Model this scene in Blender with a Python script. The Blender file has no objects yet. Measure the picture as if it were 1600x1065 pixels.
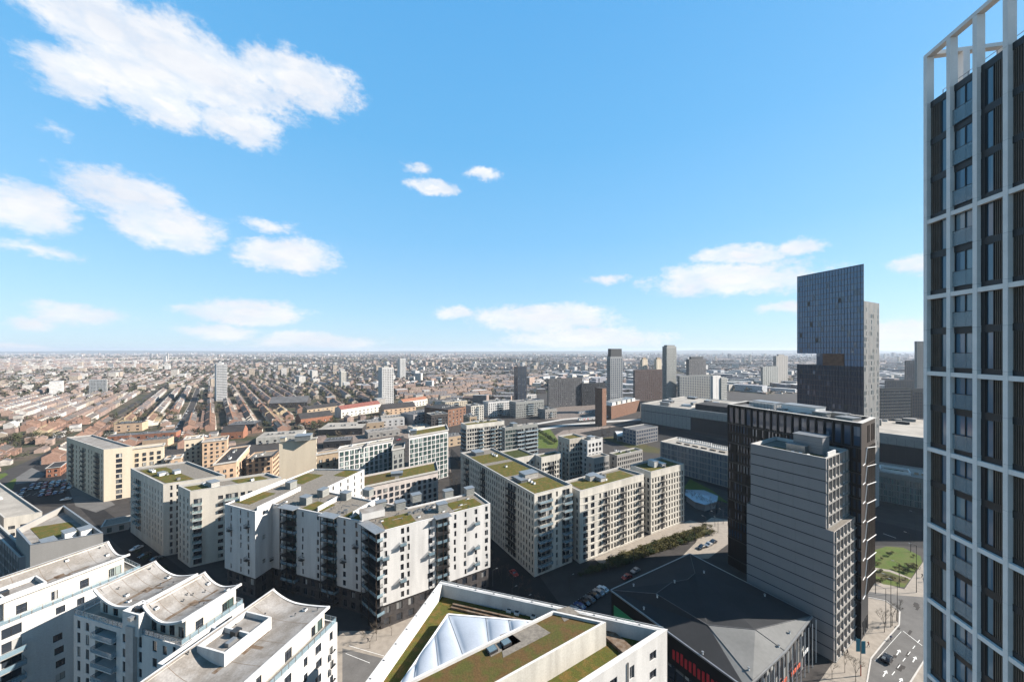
import bpy, math, random
from mathutils import Vector, noise as mnoise
R=math.radians
SC=bpy.context.scene
COL=SC.collection
rnd=random.Random(7)
# ---------------------------------------------------------------- camera
F=570.; CZ=88.; HY=548.
cd=bpy.data.cameras.new('camera'); cam=bpy.data.objects.new('camera',cd); COL.objects.link(cam)
cam.location=(0,0,CZ); cam.rotation_euler=(R(90),0,0)
cd.sensor_width=36; cd.lens=F/1600*36; cd.shift_y=(HY-532.5)/1600
cd.clip_start=0.5; cd.clip_end=60000
SC.camera=cam
SC.view_settings.view_transform='Standard'; SC.view_settings.look='None'
SC.view_settings.exposure=1.75; SC.view_settings.gamma=1
# ---------------------------------------------------------------- sun
SUN_EL=32; SUN_AZ=6      # azimuth measured from +X towards +Y
sv=Vector((math.cos(R(SUN_EL))*math.cos(R(SUN_AZ)),math.cos(R(SUN_EL))*math.sin(R(SUN_AZ)),math.sin(R(SUN_EL))))
sl=bpy.data.lights.new('sun','SUN'); sl.energy=5.0; sl.angle=R(.5); sl.color=(1,.95,.89)
so=bpy.data.objects.new('sun',sl); COL.objects.link(so); so.rotation_euler=sv.to_track_quat('Z','Y').to_euler(); so.location=(300,0,300)
# ---------------------------------------------------------------- sky with clouds (all by direction)
wd=bpy.data.worlds.new('World'); SC.world=wd; wd.use_nodes=True
nt=wd.node_tree; N=nt.nodes; L=nt.links; N.clear()
def wn(t,**k):
    n=N.new(t)
    for a,v in k.items(): setattr(n,a,v)
    return n
def wm(op,a,b=None,c=None,clamp=False):
    n=wn('ShaderNodeMath',operation=op); n.use_clamp=clamp
    for i,v in enumerate((a,b,c)):
        if v is None: continue
        if isinstance(v,(int,float)): n.inputs[i].default_value=v
        else: L.new(v,n.inputs[i])
    return n.outputs[0]
def wv(op,a,b=None):
    n=wn('ShaderNodeVectorMath',operation=op)
    for i,v in enumerate((a,b)):
        if v is None: continue
        if isinstance(v,tuple): n.inputs[i].default_value=v
        else: L.new(v,n.inputs[i])
    return n.outputs[1] if op=='LENGTH' else n.outputs[0]
sky=wn('ShaderNodeTexSky',sky_type='NISHITA'); sky.sun_disc=False
sky.sun_elevation=R(SUN_EL); sky.sun_rotation=R(90-SUN_AZ); sky.altitude=100; sky.air_density=1.0; sky.dust_density=.6; sky.ozone_density=2.2
tc=wn('ShaderNodeTexCoord'); sp=wn('ShaderNodeSeparateXYZ'); L.new(tc.outputs['Generated'],sp.inputs[0])
az=wm('ARCTAN2',sp.outputs[0],sp.outputs[1]); el=wm('ARCSINE',sp.outputs[2])
cv=wn('ShaderNodeCombineXYZ'); L.new(az,cv.inputs[0]); L.new(el,cv.inputs[1])
# domain warp so that the outlines billow
def noise(vec,scale,detail=4,rough=.55):
    n=wn('ShaderNodeTexNoise'); n.inputs['Scale'].default_value=scale; n.inputs['Detail'].default_value=detail; n.inputs['Roughness'].default_value=rough
    L.new(vec,n.inputs['Vector']); return n
n1=noise(wv('MULTIPLY',cv.outputs[0],(1,1.6,1)),7,7,.6)
warp=wv('MULTIPLY',wv('SUBTRACT',n1.outputs['Color'],(.5,.5,.5)),(.10,.055,0))
cp=wv('ADD',cv.outputs[0],warp)
CL=[(170,48,165,72,1),(215,120,140,58,1),(250,165,110,40,.9),(300,105,215,75,1),(470,130,125,52,1),(375,195,85,42,1),(120,120,90,50,.9),(35,325,112,50,1),(190,298,112,40,1),(262,350,112,42,1),
    (450,398,95,33,1),(428,352,44,14,.5),(60,395,100,14,.45),(120,492,95,18,.75),(60,508,70,13,.6),(392,488,115,24,1),(500,532,125,15,.9),(350,516,80,14,.7),
    (672,290,46,17,1),(757,273,32,13,.62),(652,262,26,9,.5),(1150,398,80,19,1),(1140,436,160,32,1),(1245,386,60,13,.75),(950,434,45,9,.5),(1225,482,60,13,.7),
    (850,497,135,27,1),(910,528,150,20,1),(712,490,38,12,.8),(1415,525,85,33,.9),(1440,410,60,20,.7),(20,548,90,10,.8),(95,207,26,9,.2),
    (-220,200,160,60,1),(1900,250,160,50,1),(-300,450,200,40,1)]
def ang(px,py):
    x=(px-800)/F; z=(HY-py)/F
    return math.atan2(x,1), math.atan2(z,math.hypot(1,x))
mask=None
for px,py,rx,ry,wt in CL:
    a,e=ang(px,py); a2,_=ang(px+rx*.5,py); a1,_=ang(px-rx*.5,py); _,e2=ang(px,py-ry*.5); _,e1=ang(px,py+ry*.5)
    d=wv('MULTIPLY',wv('SUBTRACT',cp,(a,e,0)),(1/abs(a2-a1),1/abs(e2-e1),0))
    ln=wv('LENGTH',d)
    v=wm('MULTIPLY',wm('SUBTRACT',1.0,ln),wt)
    mask=v if mask is None else wm('MAXIMUM',mask,v)
n2=noise(wv('MULTIPLY',cv.outputs[0],(1,1.7,1)),22,8,.62)
n3=noise(wv('MULTIPLY',cv.outputs[0],(1,2.4,1)),5,6,.6)
n4=noise(wv('MULTIPLY',cv.outputs[0],(1,1.4,1)),75,5,.6)
dens0=wm('ADD',mask,wm('MULTIPLY',wm('SUBTRACT',n4.outputs['Fac'],.5),.45))
dens=wm('ADD',dens0,wm('MULTIPLY',wm('SUBTRACT',n2.outputs['Fac'],.5),.85))
alpha=wn('ShaderNodeMapRange',interpolation_type='SMOOTHSTEP'); L.new(dens,alpha.inputs['Value'])
alpha.inputs['From Min'].default_value=-.04; alpha.inputs['From Max'].default_value=.46
up=wn('ShaderNodeMapRange'); L.new(n3.outputs['Fac'],up.inputs['Value']); up.inputs['From Min'].default_value=.35; up.inputs['From Max'].default_value=.7
ccol=wn('ShaderNodeMixRGB'); L.new(up.outputs[0],ccol.inputs[0]); ccol.inputs[1].default_value=(1.0,1.0,1.0,1); ccol.inputs[2].default_value=(.76,.81,.90,1)
# thin veil low on the horizon
veil=wn('ShaderNodeMapRange',interpolation_type='SMOOTHSTEP'); L.new(el,veil.inputs['Value']); veil.inputs['From Min'].default_value=0; veil.inputs['From Max'].default_value=.16
veil.inputs['To Min'].default_value=.12; veil.inputs['To Max'].default_value=0
b1=wn('ShaderNodeBackground'); b2=wn('ShaderNodeBackground'); b3=wn('ShaderNodeBackground')
EX=2**-1.75
tint=wn('ShaderNodeMixRGB',blend_type='MULTIPLY'); tint.inputs[0].default_value=1; L.new(sky.outputs[0],tint.inputs[1]); tint.inputs[2].default_value=(.10,.10,.10,1)
rp=wn('ShaderNodeValToRGB'); L.new(wm('DIVIDE',el,1.5708),rp.inputs[0]); R_=rp.color_ramp
for i,(p_,c_) in enumerate(((0,(.50,.74,.92)),(.06,(.38,.68,.94)),(.18,(.225,.575,.93)),(.32,(.145,.50,.90)),(.55,(.095,.42,.86)),(1,(.06,.30,.7)))):
    e_=R_.elements[i] if i<2 else R_.elements.new(p_)
    e_.position=p_; e_.color=(c_[0]*EX,c_[1]*EX,c_[2]*EX,1)
smx=wn('ShaderNodeMixRGB'); smx.inputs[0].default_value=.88; L.new(tint.outputs[0],smx.inputs[1]); L.new(rp.outputs[0],smx.inputs[2])
L.new(smx.outputs[0],b1.inputs[0]); b1.inputs[1].default_value=1.0
b3.inputs[0].default_value=(.80,.88,.97,1); b3.inputs[1].default_value=.9*EX
L.new(ccol.outputs[0],b2.inputs[0]); b2.inputs[1].default_value=1.05*EX
m0=wn('ShaderNodeMixShader'); L.new(veil.outputs[0],m0.inputs[0]); L.new(b1.outputs[0],m0.inputs[1]); L.new(b3.outputs[0],m0.inputs[2])
n5=noise(wv('MULTIPLY',cv.outputs[0],(1,1.8,1)),16,7,.62)
thin=wn('ShaderNodeMapRange'); L.new(n5.outputs['Fac'],thin.inputs['Value']); thin.inputs['From Min'].default_value=.38; thin.inputs['From Max'].default_value=.62; thin.inputs['To Min'].default_value=.74; thin.inputs['To Max'].default_value=1
core=wn('ShaderNodeMapRange'); L.new(mask,core.inputs['Value']); core.inputs['From Min'].default_value=.25; core.inputs['From Max'].default_value=.8; core.inputs['To Max'].default_value=1
thk=wm('MAXIMUM',thin.outputs[0],core.outputs[0])
m1=wn('ShaderNodeMixShader'); L.new(wm('MULTIPLY',wm('MULTIPLY',alpha.outputs[0],thk),.98),m1.inputs[0]); L.new(m0.outputs[0],m1.inputs[1]); L.new(b2.outputs[0],m1.inputs[2])
wo=wn('ShaderNodeOutputWorld'); L.new(m1.outputs[0],wo.inputs[0])

# ---------------------------------------------------------------- plan helpers (survey of the site: sight line + height -> plan point)
def P(px,py,z=0.):
    Y=F*(CZ-z)/(py-HY); return ((px-800)/F*Y,Y)
def vp(x):
    v=((x-800)/F,1.); l=math.hypot(*v); return (v[0]/l,v[1]/l)
def hit(c,d,px):
    m=(px-800)/F; return (m*c[1]-c[0])/(d[0]-m*d[1])
def add(p,d,t): return (p[0]+d[0]*t,p[1]+d[1]*t)
def dist(a,b): return math.hypot(a[0]-b[0],a[1]-b[1])
def unit(a,b):
    l=dist(a,b); return ((b[0]-a[0])/l,(b[1]-a[1])/l)
def neg(d): return (-d[0],-d[1])
dA=vp(440); dB=(-dA[1]*-1,-dA[0])   # the two directions of the eastern grid
dB=(dA[1],-dA[0])
e2=vp(956); e1=(e2[1],-e2[0])       # the two directions of the wave-roof grid

# ---------------------------------------------------------------- materials
MATS={}
ALB=.66; WB=(1.02,.985,.94)
def mat(name,col,rough=.8,var=.12,scale=1.,metal=0,col2=None,streak=0,bump=0,spec=None,stretch=None,lo=.35,hi=.65,rand=0):
    col=tuple(x*ALB*k for x,k in zip(col,WB)); col2=tuple(x*ALB*k for x,k in zip(col2,WB)) if col2 else None
    m=bpy.data.materials.new(name); m.use_nodes=True; t=m.node_tree; n=t.nodes; l=t.links; b=n['Principled BSDF']
    b.inputs['Roughness'].default_value=rough; b.inputs['Metallic'].default_value=metal
    if spec is None and rough>=.75: spec=.12
    if spec is not None: b.inputs['Specular IOR Level'].default_value=spec
    c=n.new('ShaderNodeTexCoord'); nz=n.new('ShaderNodeTexNoise'); nz.inputs['Scale'].default_value=scale; nz.inputs['Detail'].default_value=6
    src=c.outputs['Object']
    if stretch or streak:
        mp=n.new('ShaderNodeMapping'); mp.inputs['Scale'].default_value=stretch or (1,1,.12); l.new(src,mp.inputs[0]); src=mp.outputs[0]
    l.new(src,nz.inputs['Vector'])
    mr=n.new('ShaderNodeMapRange'); mr.inputs['From Min'].default_value=lo; mr.inputs['From Max'].default_value=hi; l.new(nz.outputs['Fac'],mr.inputs['Value'])
    mx=n.new('ShaderNodeMixRGB'); l.new(mr.outputs[0],mx.inputs[0])
    if col2 is None:
        c1=[min(1,x*(1+var*.5)) for x in col]; c2=[x*(1-var) for x in col]
    else: c1,c2=col,col2
    mx.inputs[1].default_value=(*c1,1); mx.inputs[2].default_value=(*c2,1)
    out=mx.outputs[0]
    # second, finer layer
    n2=n.new('ShaderNodeTexNoise'); n2.inputs['Scale'].default_value=scale*9; n2.inputs['Detail'].default_value=4; l.new(c.outputs['Object'],n2.inputs['Vector'])
    m2=n.new('ShaderNodeMapRange'); m2.inputs['From Min'].default_value=.3; m2.inputs['From Max'].default_value=.7; m2.inputs['To Min'].default_value=1-var*.6; m2.inputs['To Max'].default_value=1+var*.4; l.new(n2.outputs['Fac'],m2.inputs['Value'])
    mm=n.new('ShaderNodeMixRGB'); mm.blend_type='MULTIPLY'; mm.inputs[0].default_value=1; l.new(out,mm.inputs[1]); l.new(m2.outputs[0],mm.inputs[2]); out=mm.outputs[0]
    if rand:
        oi=n.new('ShaderNodeObjectInfo'); m3=n.new('ShaderNodeMapRange'); m3.inputs['To Min'].default_value=1-rand; m3.inputs['To Max'].default_value=1+rand*.6; l.new(oi.outputs['Random'],m3.inputs['Value'])
        mq=n.new('ShaderNodeMixRGB'); mq.blend_type='MULTIPLY'; mq.inputs[0].default_value=1; l.new(out,mq.inputs[1]); l.new(m3.outputs[0],mq.inputs[2]); out=mq.outputs[0]
    l.new(out,b.inputs['Base Color'])
    if bump:
        bp=n.new('ShaderNodeBump'); bp.inputs['Strength'].default_value=bump; bp.inputs['Distance'].default_value=.05; l.new(n2.outputs['Fac'],bp.inputs['Height']); l.new(bp.outputs[0],b.inputs['Normal'])
    MATS[name]=m; return m
def glassmat(name,col,curtain=.25,rough=.06,ccol=(.42,.40,.36)):
    m=bpy.data.materials.new(name); m.use_nodes=True; t=m.node_tree; n=t.nodes; l=t.links; b=n['Principled BSDF']
    b.inputs['Roughness'].default_value=rough; b.inputs['Specular IOR Level'].default_value=.9
    c=n.new('ShaderNodeTexCoord'); oi=n.new('ShaderNodeObjectInfo')
    v=n.new('ShaderNodeTexWhiteNoise'); v.noise_dimensions='4D'
    ml=n.new('ShaderNodeVectorMath'); ml.operation='MULTIPLY'; ml.inputs[1].default_value=(.55,.55,.33)
    fl=n.new('ShaderNodeVectorMath'); fl.operation='FLOOR'; l.new(c.outputs['Object'],ml.inputs[0]); l.new(ml.outputs[0],fl.inputs[0]); l.new(fl.outputs[0],v.inputs['Vector']); l.new(oi.outputs['Random'],v.inputs['W'])
    mr=n.new('ShaderNodeMath'); mr.operation='LESS_THAN'; mr.inputs[1].default_value=curtain; l.new(v.outputs['Value'],mr.inputs[0])
    mk=n.new('ShaderNodeMath'); mk.operation='MULTIPLY'; l.new(mr.outputs[0],mk.inputs[0]); l.new(v.outputs['Value'],mk.inputs[1])
    mk2=n.new('ShaderNodeMath'); mk2.operation='MULTIPLY'; mk2.inputs[1].default_value=.8/max(curtain,.01); l.new(mk.outputs[0],mk2.inputs[0])
    mx=n.new('ShaderNodeMixRGB'); l.new(mk2.outputs[0],mx.inputs[0]); mx.inputs[1].default_value=(*col,1); mx.inputs[2].default_value=(*ccol,1)
    l.new(mx.outputs[0],b.inputs['Base Color']); MATS[name]=m
def colmat(name,rough=.85,spec=.2):
    m=bpy.data.materials.new(name); m.use_nodes=True; t=m.node_tree; n=t.nodes; l=t.links; b=n['Principled BSDF']
    b.inputs['Roughness'].default_value=rough; b.inputs['Specular IOR Level'].default_value=spec
    a=n.new('ShaderNodeAttribute'); a.attribute_name='paint'
    c=n.new('ShaderNodeTexCoord'); nz=n.new('ShaderNodeTexNoise'); nz.inputs['Scale'].default_value=.35; nz.inputs['Detail'].default_value=6; l.new(c.outputs['Object'],nz.inputs['Vector'])
    m2=n.new('ShaderNodeMapRange'); m2.inputs['From Min'].default_value=.3; m2.inputs['From Max'].default_value=.7; m2.inputs['To Min'].default_value=.6*ALB; m2.inputs['To Max'].default_value=1.08*ALB; l.new(nz.outputs['Fac'],m2.inputs['Value'])
    mm=n.new('ShaderNodeMixRGB'); mm.blend_type='MULTIPLY'; mm.inputs[0].default_value=1; l.new(a.outputs['Color'],mm.inputs[1]); l.new(m2.outputs[0],mm.inputs[2]); l.new(mm.outputs[0],b.inputs['Base Color']); MATS[name]=m
mat('white_render',(.60,.59,.575),.75,.15,.45,streak=1)
mat('pale_render',(.60,.57,.51),.8,.18,.5,streak=1)
mat('cream_render',(.60,.52,.405),.8,.10,.2,streak=1)
mat('beige_stone',(.47,.43,.37),.85,.16,.5)
mat('cream_pale',(.58,.535,.465),.8,.14,.3,streak=1)
mat('yellow_render',(.60,.48,.27),.8,.08,.3)
mat('salmon_render',(.50,.36,.25),.85,.15,.3)
mat('tan_brick',(.40,.31,.22),.9,.2,1.5)
mat('pink_stone',(.52,.47,.44),.85,.12,.5)
mat('grey_panel',(.235,.228,.232),.55,.05,.3)
mat('warm_grey',(.33,.315,.295),.8,.07,.25,streak=1)
mat('dark_brick',(.075,.068,.066),.85,.3,1.2)
mat('red_brick',(.30,.14,.09),.9,.25,.8)
mat('brown_grey',(.165,.125,.115),.85,.2,.4)
mat('roof_red',(.21,.085,.07),.9,.25,.8)
mat('brown_brick',(.20,.115,.08),.9,.25,.6)
mat('concrete',(.28,.27,.255),.85,.15,.6)
mat('pale_concrete',(.44,.425,.40),.8,.10,.6)
mat('joint',(.05,.05,.055),.9,.1,1)
mat('black_metal',(.006,.006,.007),.45,.2,.8,spec=.3)
mat('dark_metal',(.03,.03,.032),.45,.2,1)
mat('bronze_metal',(.045,.030,.020),.55,.2,1,spec=.3)
mat('steel',(.34,.35,.36),.4,.12,1,metal=.6)
mat('white_metal',(.75,.75,.74),.5,.05,1)
mat('housing_panel',(.25,.255,.24),.6,.12,.6)
mat('stone_column',(.88,.86,.84),.7,.06,1.2)
mat('stone_joint',(.16,.16,.17),.8,.05,1)
mat('frame_dark',(.02,.02,.022),.5,.1,1)
mat('frame_white',(.6,.6,.6),.5,.05,1)
mat('sedum',(.082,.085,.018),.95,.7,.7,col2=(.14,.095,.028),bump=.8,lo=.46,hi=.62)
mat('sedum_red',(.105,.065,.026),.95,.4,.5,col2=(.075,.075,.02),bump=.6,lo=.42,hi=.6)
mat('moss',(.05,.06,.016),.95,.3,.8,bump=.5)
mat('gravel',(.20,.18,.155),.95,.25,2.0,bump=.3)
mat('roof_felt',(.21,.19,.17),.9,.3,.35,col2=(.29,.275,.26),lo=.4,hi=.62)
mat('stain',(.12,.075,.045),.95,.4,1.2,col2=(.2,.16,.125))
mat('roof_dark',(.045,.042,.042),.8,.2,.3)
mat('roof_mid',(.12,.12,.125),.8,.2,.2)
mat('membrane_lit',(.165,.165,.16),.85,.14,.12,lo=.3,hi=.7)  # sunlit side of the folded roof, painted lighter
mat('membrane_shade_dark',(.028,.029,.031),.85,.14,.12)  # same roof with shade put into the colour; also dark hall cladding
mat('pale_roof',(.33,.305,.27),.85,.2,.1)
mat('asphalt',(.024,.023,.023),.9,.2,.15,bump=.2)
mat('asphalt_pale',(.135,.13,.125),.9,.15,.2)
mat('asphalt_mid',(.055,.05,.047),.9,.2,.2)
mat('paving',(.30,.265,.225),.9,.14,.6)
mat('louvre_tan',(.17,.135,.105),.6,.15,1)
mat('kerbstone',(.5,.48,.45),.85,.1,1)
mat('paint_white',(.78,.78,.76),.7,.12,2)
mat('grass',(.065,.11,.015),.95,.4,.25,col2=(.10,.11,.03))
mat('scrub',(.085,.07,.03),.95,.5,.12,col2=(.055,.062,.02))
mat('ballast',(.22,.18,.155),.95,.3,.4)
mat('city_ground',(.105,.082,.062),.95,.45,.045,col2=(.045,.05,.026),lo=.42,hi=.58)
mat('etfe',(.37,.405,.46),.22,.06,.4)
mat('bark',(.075,.06,.048),.95,.3,4)
mat('twigs',(.13,.105,.075),.95,.4,1.5,rand=.3)
mat('shrub_leaf',(.105,.095,.035),.95,.5,.8,rand=.3)
mat('evergreen',(.045,.065,.025),.95,.5,.8,rand=.3)
mat('rubber',(.02,.02,.02),.9,.1,3)
mat('car_black',(.012,.012,.014),.2,.05,2); mat('car_silver',(.42,.43,.45),.3,.05,2,metal=.6)
mat('car_white',(.75,.75,.74),.3,.05,2); mat('car_blue',(.03,.06,.16),.25,.05,2); mat('car_red',(.33,.02,.02),.3,.05,2); mat('car_grey',(.13,.135,.14),.3,.05,2,metal=.4)
mat('lamp_glass',(.8,.8,.78),.3,.02,2); mat('sign_red',(.55,.02,.03),.5,.05,2); mat('sign_green',(.02,.25,.10),.5,.05,2); mat('banner_teal',(.03,.22,.27),.7,.1,3); mat('orange_red',(.6,.1,.04),.6,.1,2)
mat('house_brick',(.31,.195,.15),.9,.2,1,rand=.3); mat('house_white',(.66,.61,.54),.85,.1,1,rand=.15); mat('house_yellow',(.44,.35,.23),.9,.15,1,rand=.25)
mat('roof_tile',(.20,.125,.09),.9,.25,.8,rand=.35); mat('roof_slate',(.13,.115,.105),.85,.25,.8,rand=.3); mat('chimney_pot',(.38,.2,.12),.9,.1,2)
mat('water',(.02,.03,.035),.08,.1,.3,spec=.8)
mat('hills',(.09,.10,.08),.95,.3,.001)
glassmat('glass',(.018,.022,.028),.22)
glassmat('glass_blue',(.03,.05,.08),.12,.05,(.2,.22,.24))
glassmat('glass_green',(.03,.05,.045),.3,.1,(.30,.33,.30))
glassmat('glass_tower',(.045,.095,.17),.30,.2,(.07,.12,.18))
glassmat('glass_tower_low',(.022,.030,.045),.30,.16,(.04,.05,.065)); MATS['glass_tower_low'].node_tree.nodes['Principled BSDF'].inputs['Specular IOR Level'].default_value=.35
glassmat('pane_tower',(.06,.115,.165),.45,.08,(.17,.23,.25))
glassmat('glass_teal',(.05,.10,.095),.35,.06,(.16,.23,.22)); MATS['glass_teal'].node_tree.nodes['Principled BSDF'].inputs['IOR'].default_value=2.0
mat('rail_glass',(.27,.40,.48),.12,.08,1,spec=.8)
mat('rail_aqua',(.30,.42,.42),.15,.08,1,spec=.8)
for k_,a_ in (('rail_glass',.42),('rail_aqua',.5)): MATS[k_].node_tree.nodes['Principled BSDF'].inputs['Alpha'].default_value=a_
colmat('painted'); colmat('leafy',.95,.1)

# ---------------------------------------------------------------- mesh builder
class MB:
    def __init__(s): s.v=[]; s.f=[]; s.m=[]; s.c=[]; s.o=(0,0,0); s.paint=None
    def poly(s,pts,m):
        i=len(s.v); s.v.extend(pts); s.f.append(tuple(range(i,i+len(pts)))); s.m.append(m)
        if s.paint is not None: s.c.extend([s.paint]*len(pts))
    def box(s,o,d,l,w,h,m,top=None,skip=()):
        """o: corner (x,y,z); d: 2D direction of the length; width to the left of d"""
        n=(-d[1],d[0]); x,y,z=o
        a=(x,y);b=(x+d[0]*l,y+d[1]*l);c=(b[0]+n[0]*w,b[1]+n[1]*w);e=(x+n[0]*w,y+n[1]*w)
        s.prism([a,b,c,e],z,z+h,m,top)
    def cbox(s,c,d,l,w,h,m,top=None):
        n=(-d[1],d[0]); s.box((c[0]-d[0]*l/2-n[0]*w/2,c[1]-d[1]*l/2-n[1]*w/2,c[2]),d,l,w,h,m,top)
    def prism(s,pl,z0,z1,m,top=None,bottom=True):
        k=len(pl)
        for i in range(k):
            a=pl[i];b=pl[(i+1)%k]
            s.poly([(a[0],a[1],z0),(b[0],b[1],z0),(b[0],b[1],z1),(a[0],a[1],z1)],m)
        s.poly([(p[0],p[1],z1) for p in pl],top or m)
        if bottom: s.poly([(p[0],p[1],z0) for p in reversed(pl)],m)
    def tube(s,a,b,r0,r1,m,n=6,caps=False):
        a=Vector(a);b=Vector(b);d=(b-a)
        if d.length<1e-6: return
        d.normalize(); u=d.orthogonal().normalized(); w=d.cross(u)
        A=[a+(u*math.cos(6.2832*i/n)+w*math.sin(6.2832*i/n))*r0 for i in range(n)]
        B=[b+(u*math.cos(6.2832*i/n)+w*math.sin(6.2832*i/n))*r1 for i in range(n)]
        for i in range(n): j=(i+1)%n; s.poly([tuple(A[i]),tuple(A[j]),tuple(B[j]),tuple(B[i])],m)
        if caps: s.poly([tuple(q) for q in B],m)
    def bar(s,a,b,r,m): s.tube(a,b,r,r,m,4)
    def build(s,name,parent=None,off=(0,0,0),smooth=False):
        me=bpy.data.meshes.new(name)
        me.from_pydata([(p[0]-off[0],p[1]-off[1],p[2]-off[2]) for p in s.v],[],s.f)
        ks=[]
        for k in s.m:
            if k not in ks: ks.append(k)
        for k in ks: me.materials.append(MATS[k])
        ix={k:i for i,k in enumerate(ks)}
        me.polygons.foreach_set('material_index',[ix[k] for k in s.m])
        if s.c and len(s.c)==len(s.v):
            at=me.color_attributes.new('paint','FLOAT_COLOR','POINT')
            fl=[]
            for c in s.c: fl.extend((c[0],c[1],c[2],1))
            at.data.foreach_set('color',fl)
        if smooth: me.polygons.foreach_set('use_smooth',[True]*len(me.polygons))
        me.update()
        o=bpy.data.objects.new(name,me); COL.objects.link(o)
        if parent: o.parent=parent
        return o
def tag(o,label=None,cat=None,group=None,kind=None):
    if label: o['label']=label
    if cat: o['category']=cat
    if group: o['group']=group
    if kind: o['kind']=kind
    return o
def empty(name,loc,rz=0):
    o=bpy.data.objects.new(name,None); COL.objects.link(o); o.location=loc; o.rotation_euler=(0,0,rz); o.empty_display_size=1; return o
def cp(o,parent=None):
    c=o.copy(); COL.objects.link(c)
    if parent: c.parent=parent
    return c
def cptree(o,parent=None):
    c=cp(o,parent)
    for ch in list(o.children): cptree(ch,c)
    return c
def inset(pl,t):
    k=len(pl); out=[]
    for i in range(k):
        a,b,c=pl[i-1],pl[i],pl[(i+1)%k]; d1=unit(a,b); d2=unit(b,c)
        n1=(-d1[1],d1[0]); n2=(-d2[1],d2[0])
        den=d1[0]*d2[1]-d1[1]*d2[0]
        if abs(den)<.02: out.append((b[0]+n1[0]*t,b[1]+n1[1]*t)); continue
        p=(b[0]+n1[0]*t,b[1]+n1[1]*t); q=(b[0]+n2[0]*t,b[1]+n2[1]*t)
        s=((q[0]-p[0])*d2[1]-(q[1]-p[1])*d2[0])/den
        out.append((p[0]+d1[0]*s,p[1]+d1[1]*s))
    return out
def ccw(pl):
    a=sum(pl[i-1][0]*pl[i][1]-pl[i][0]*pl[i-1][1] for i in range(len(pl)))
    return pl if a>0 else pl[::-1]

# ---------------------------------------------------------------- windows, balconies
def win_geo(w,h,style,dep):
    f=MB(); g=MB(); fm={'d':'frame_dark','w':'frame_white','b':'bronze_metal'}[style[0]]; gm={'0':'glass','1':'glass_blue','2':'glass_green','3':'pane_tower','4':'glass_teal'}[style[1]]
    t=.06 if w<3 else .1; y=dep-.09
    x=(1,0)
    f.box((-w/2,y,0),x,t,.08,h,fm); f.box((w/2-t,y,0),x,t,.08,h,fm)
    f.box((-w/2+t,y,h-t),x,w-2*t,.08,t,fm); f.box((-w/2+t,y,0),x,w-2*t,.08,t,fm)
    if 'm' in style:
        nm=max(1,round(w/1.1)-1)
        for i in range(nm): f.box((-w/2+w*(i+1)/(nm+1)-t/2,y,t),x,t,.08,h-2*t,fm)
    if 't' in style: f.box((-w/2+t,y+.01,h*.3),x,w-2*t,.06,t,fm)
    if 's' in style: f.box((-w/2-.05,-.06,-.06),x,w+.1,.1,.055,fm)
    g.poly([(-w/2+t,y+.05,t),(w/2-t,y+.05,t),(w/2-t,y+.05,h-t),(-w/2+t,y+.05,h-t)],gm)
    return f,g
WC={}
def balc_geo(w,d,style):
    """slab hung on the wall plane, railing round three sides. style: rail kind + slab material"""
    s=MB(); r=MB(); sm={'w':'white_render','c':'concrete','d':'dark_metal','b':'bronze_metal'}[style[1]]
    s.box((-w/2,-d,0),(1,0),w,d-.002,.2,sm)
    k=style[0]
    if k in 'ga':
        gm='rail_glass' if k=='g' else 'rail_aqua'
        r.box((-w/2,-d,.2),(1,0),w,.03,1.0,gm); r.box((-w/2,-d+.03,.2),(1,0),.03,d-.05,1.0,gm); r.box((w/2-.03,-d+.03,.2),(1,0),.03,d-.05,1.0,gm)
        r.box((-w/2-.02,-d-.03,1.2),(1,0),w+.04,.06,.05,'steel')
    elif k=='s':   # solid upstand
        r.box((-w/2,-d,.2),(1,0),w,.1,1.0,sm); r.box((-w/2,-d+.1,.2),(1,0),.1,d-.12,1.0,sm); r.box((w/2-.1,-d+.1,.2),(1,0),.1,d-.12,1.0,sm)
    else:
        bm='dark_metal' if k=='b' else 'white_metal'
        n=max(3,int(w/.22))
        for i in range(n+1): r.box((-w/2+(w-.03)*i/n,-d,.2),(1,0),.03,.03,1.0,bm)
        for sx in (-w/2,w/2-.03):
            for j in range(int(d/.22)): r.box((sx,-d+.22*(j+1),.2),(1,0),.03,.03,1.0,bm)
        r.box((-w/2,-d-.01,1.2),(1,0),w,.05,.05,bm); r.box((-w/2,-d+.04,1.2),(1,0),.05,d-.06,.05,bm); r.box((w/2-.05,-d+.04,1.2),(1,0),.05,d-.06,.05,bm)
    return s,r
def xform(mb,src,pos,d):
    for f,m in zip(src.f,src.m):
        mb.poly([(pos[0]+src.v[i][0]*d[0]-src.v[i][1]*d[1],pos[1]+src.v[i][0]*d[1]+src.v[i][1]*d[0],pos[2]+src.v[i][2]) for i in f],m)

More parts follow.
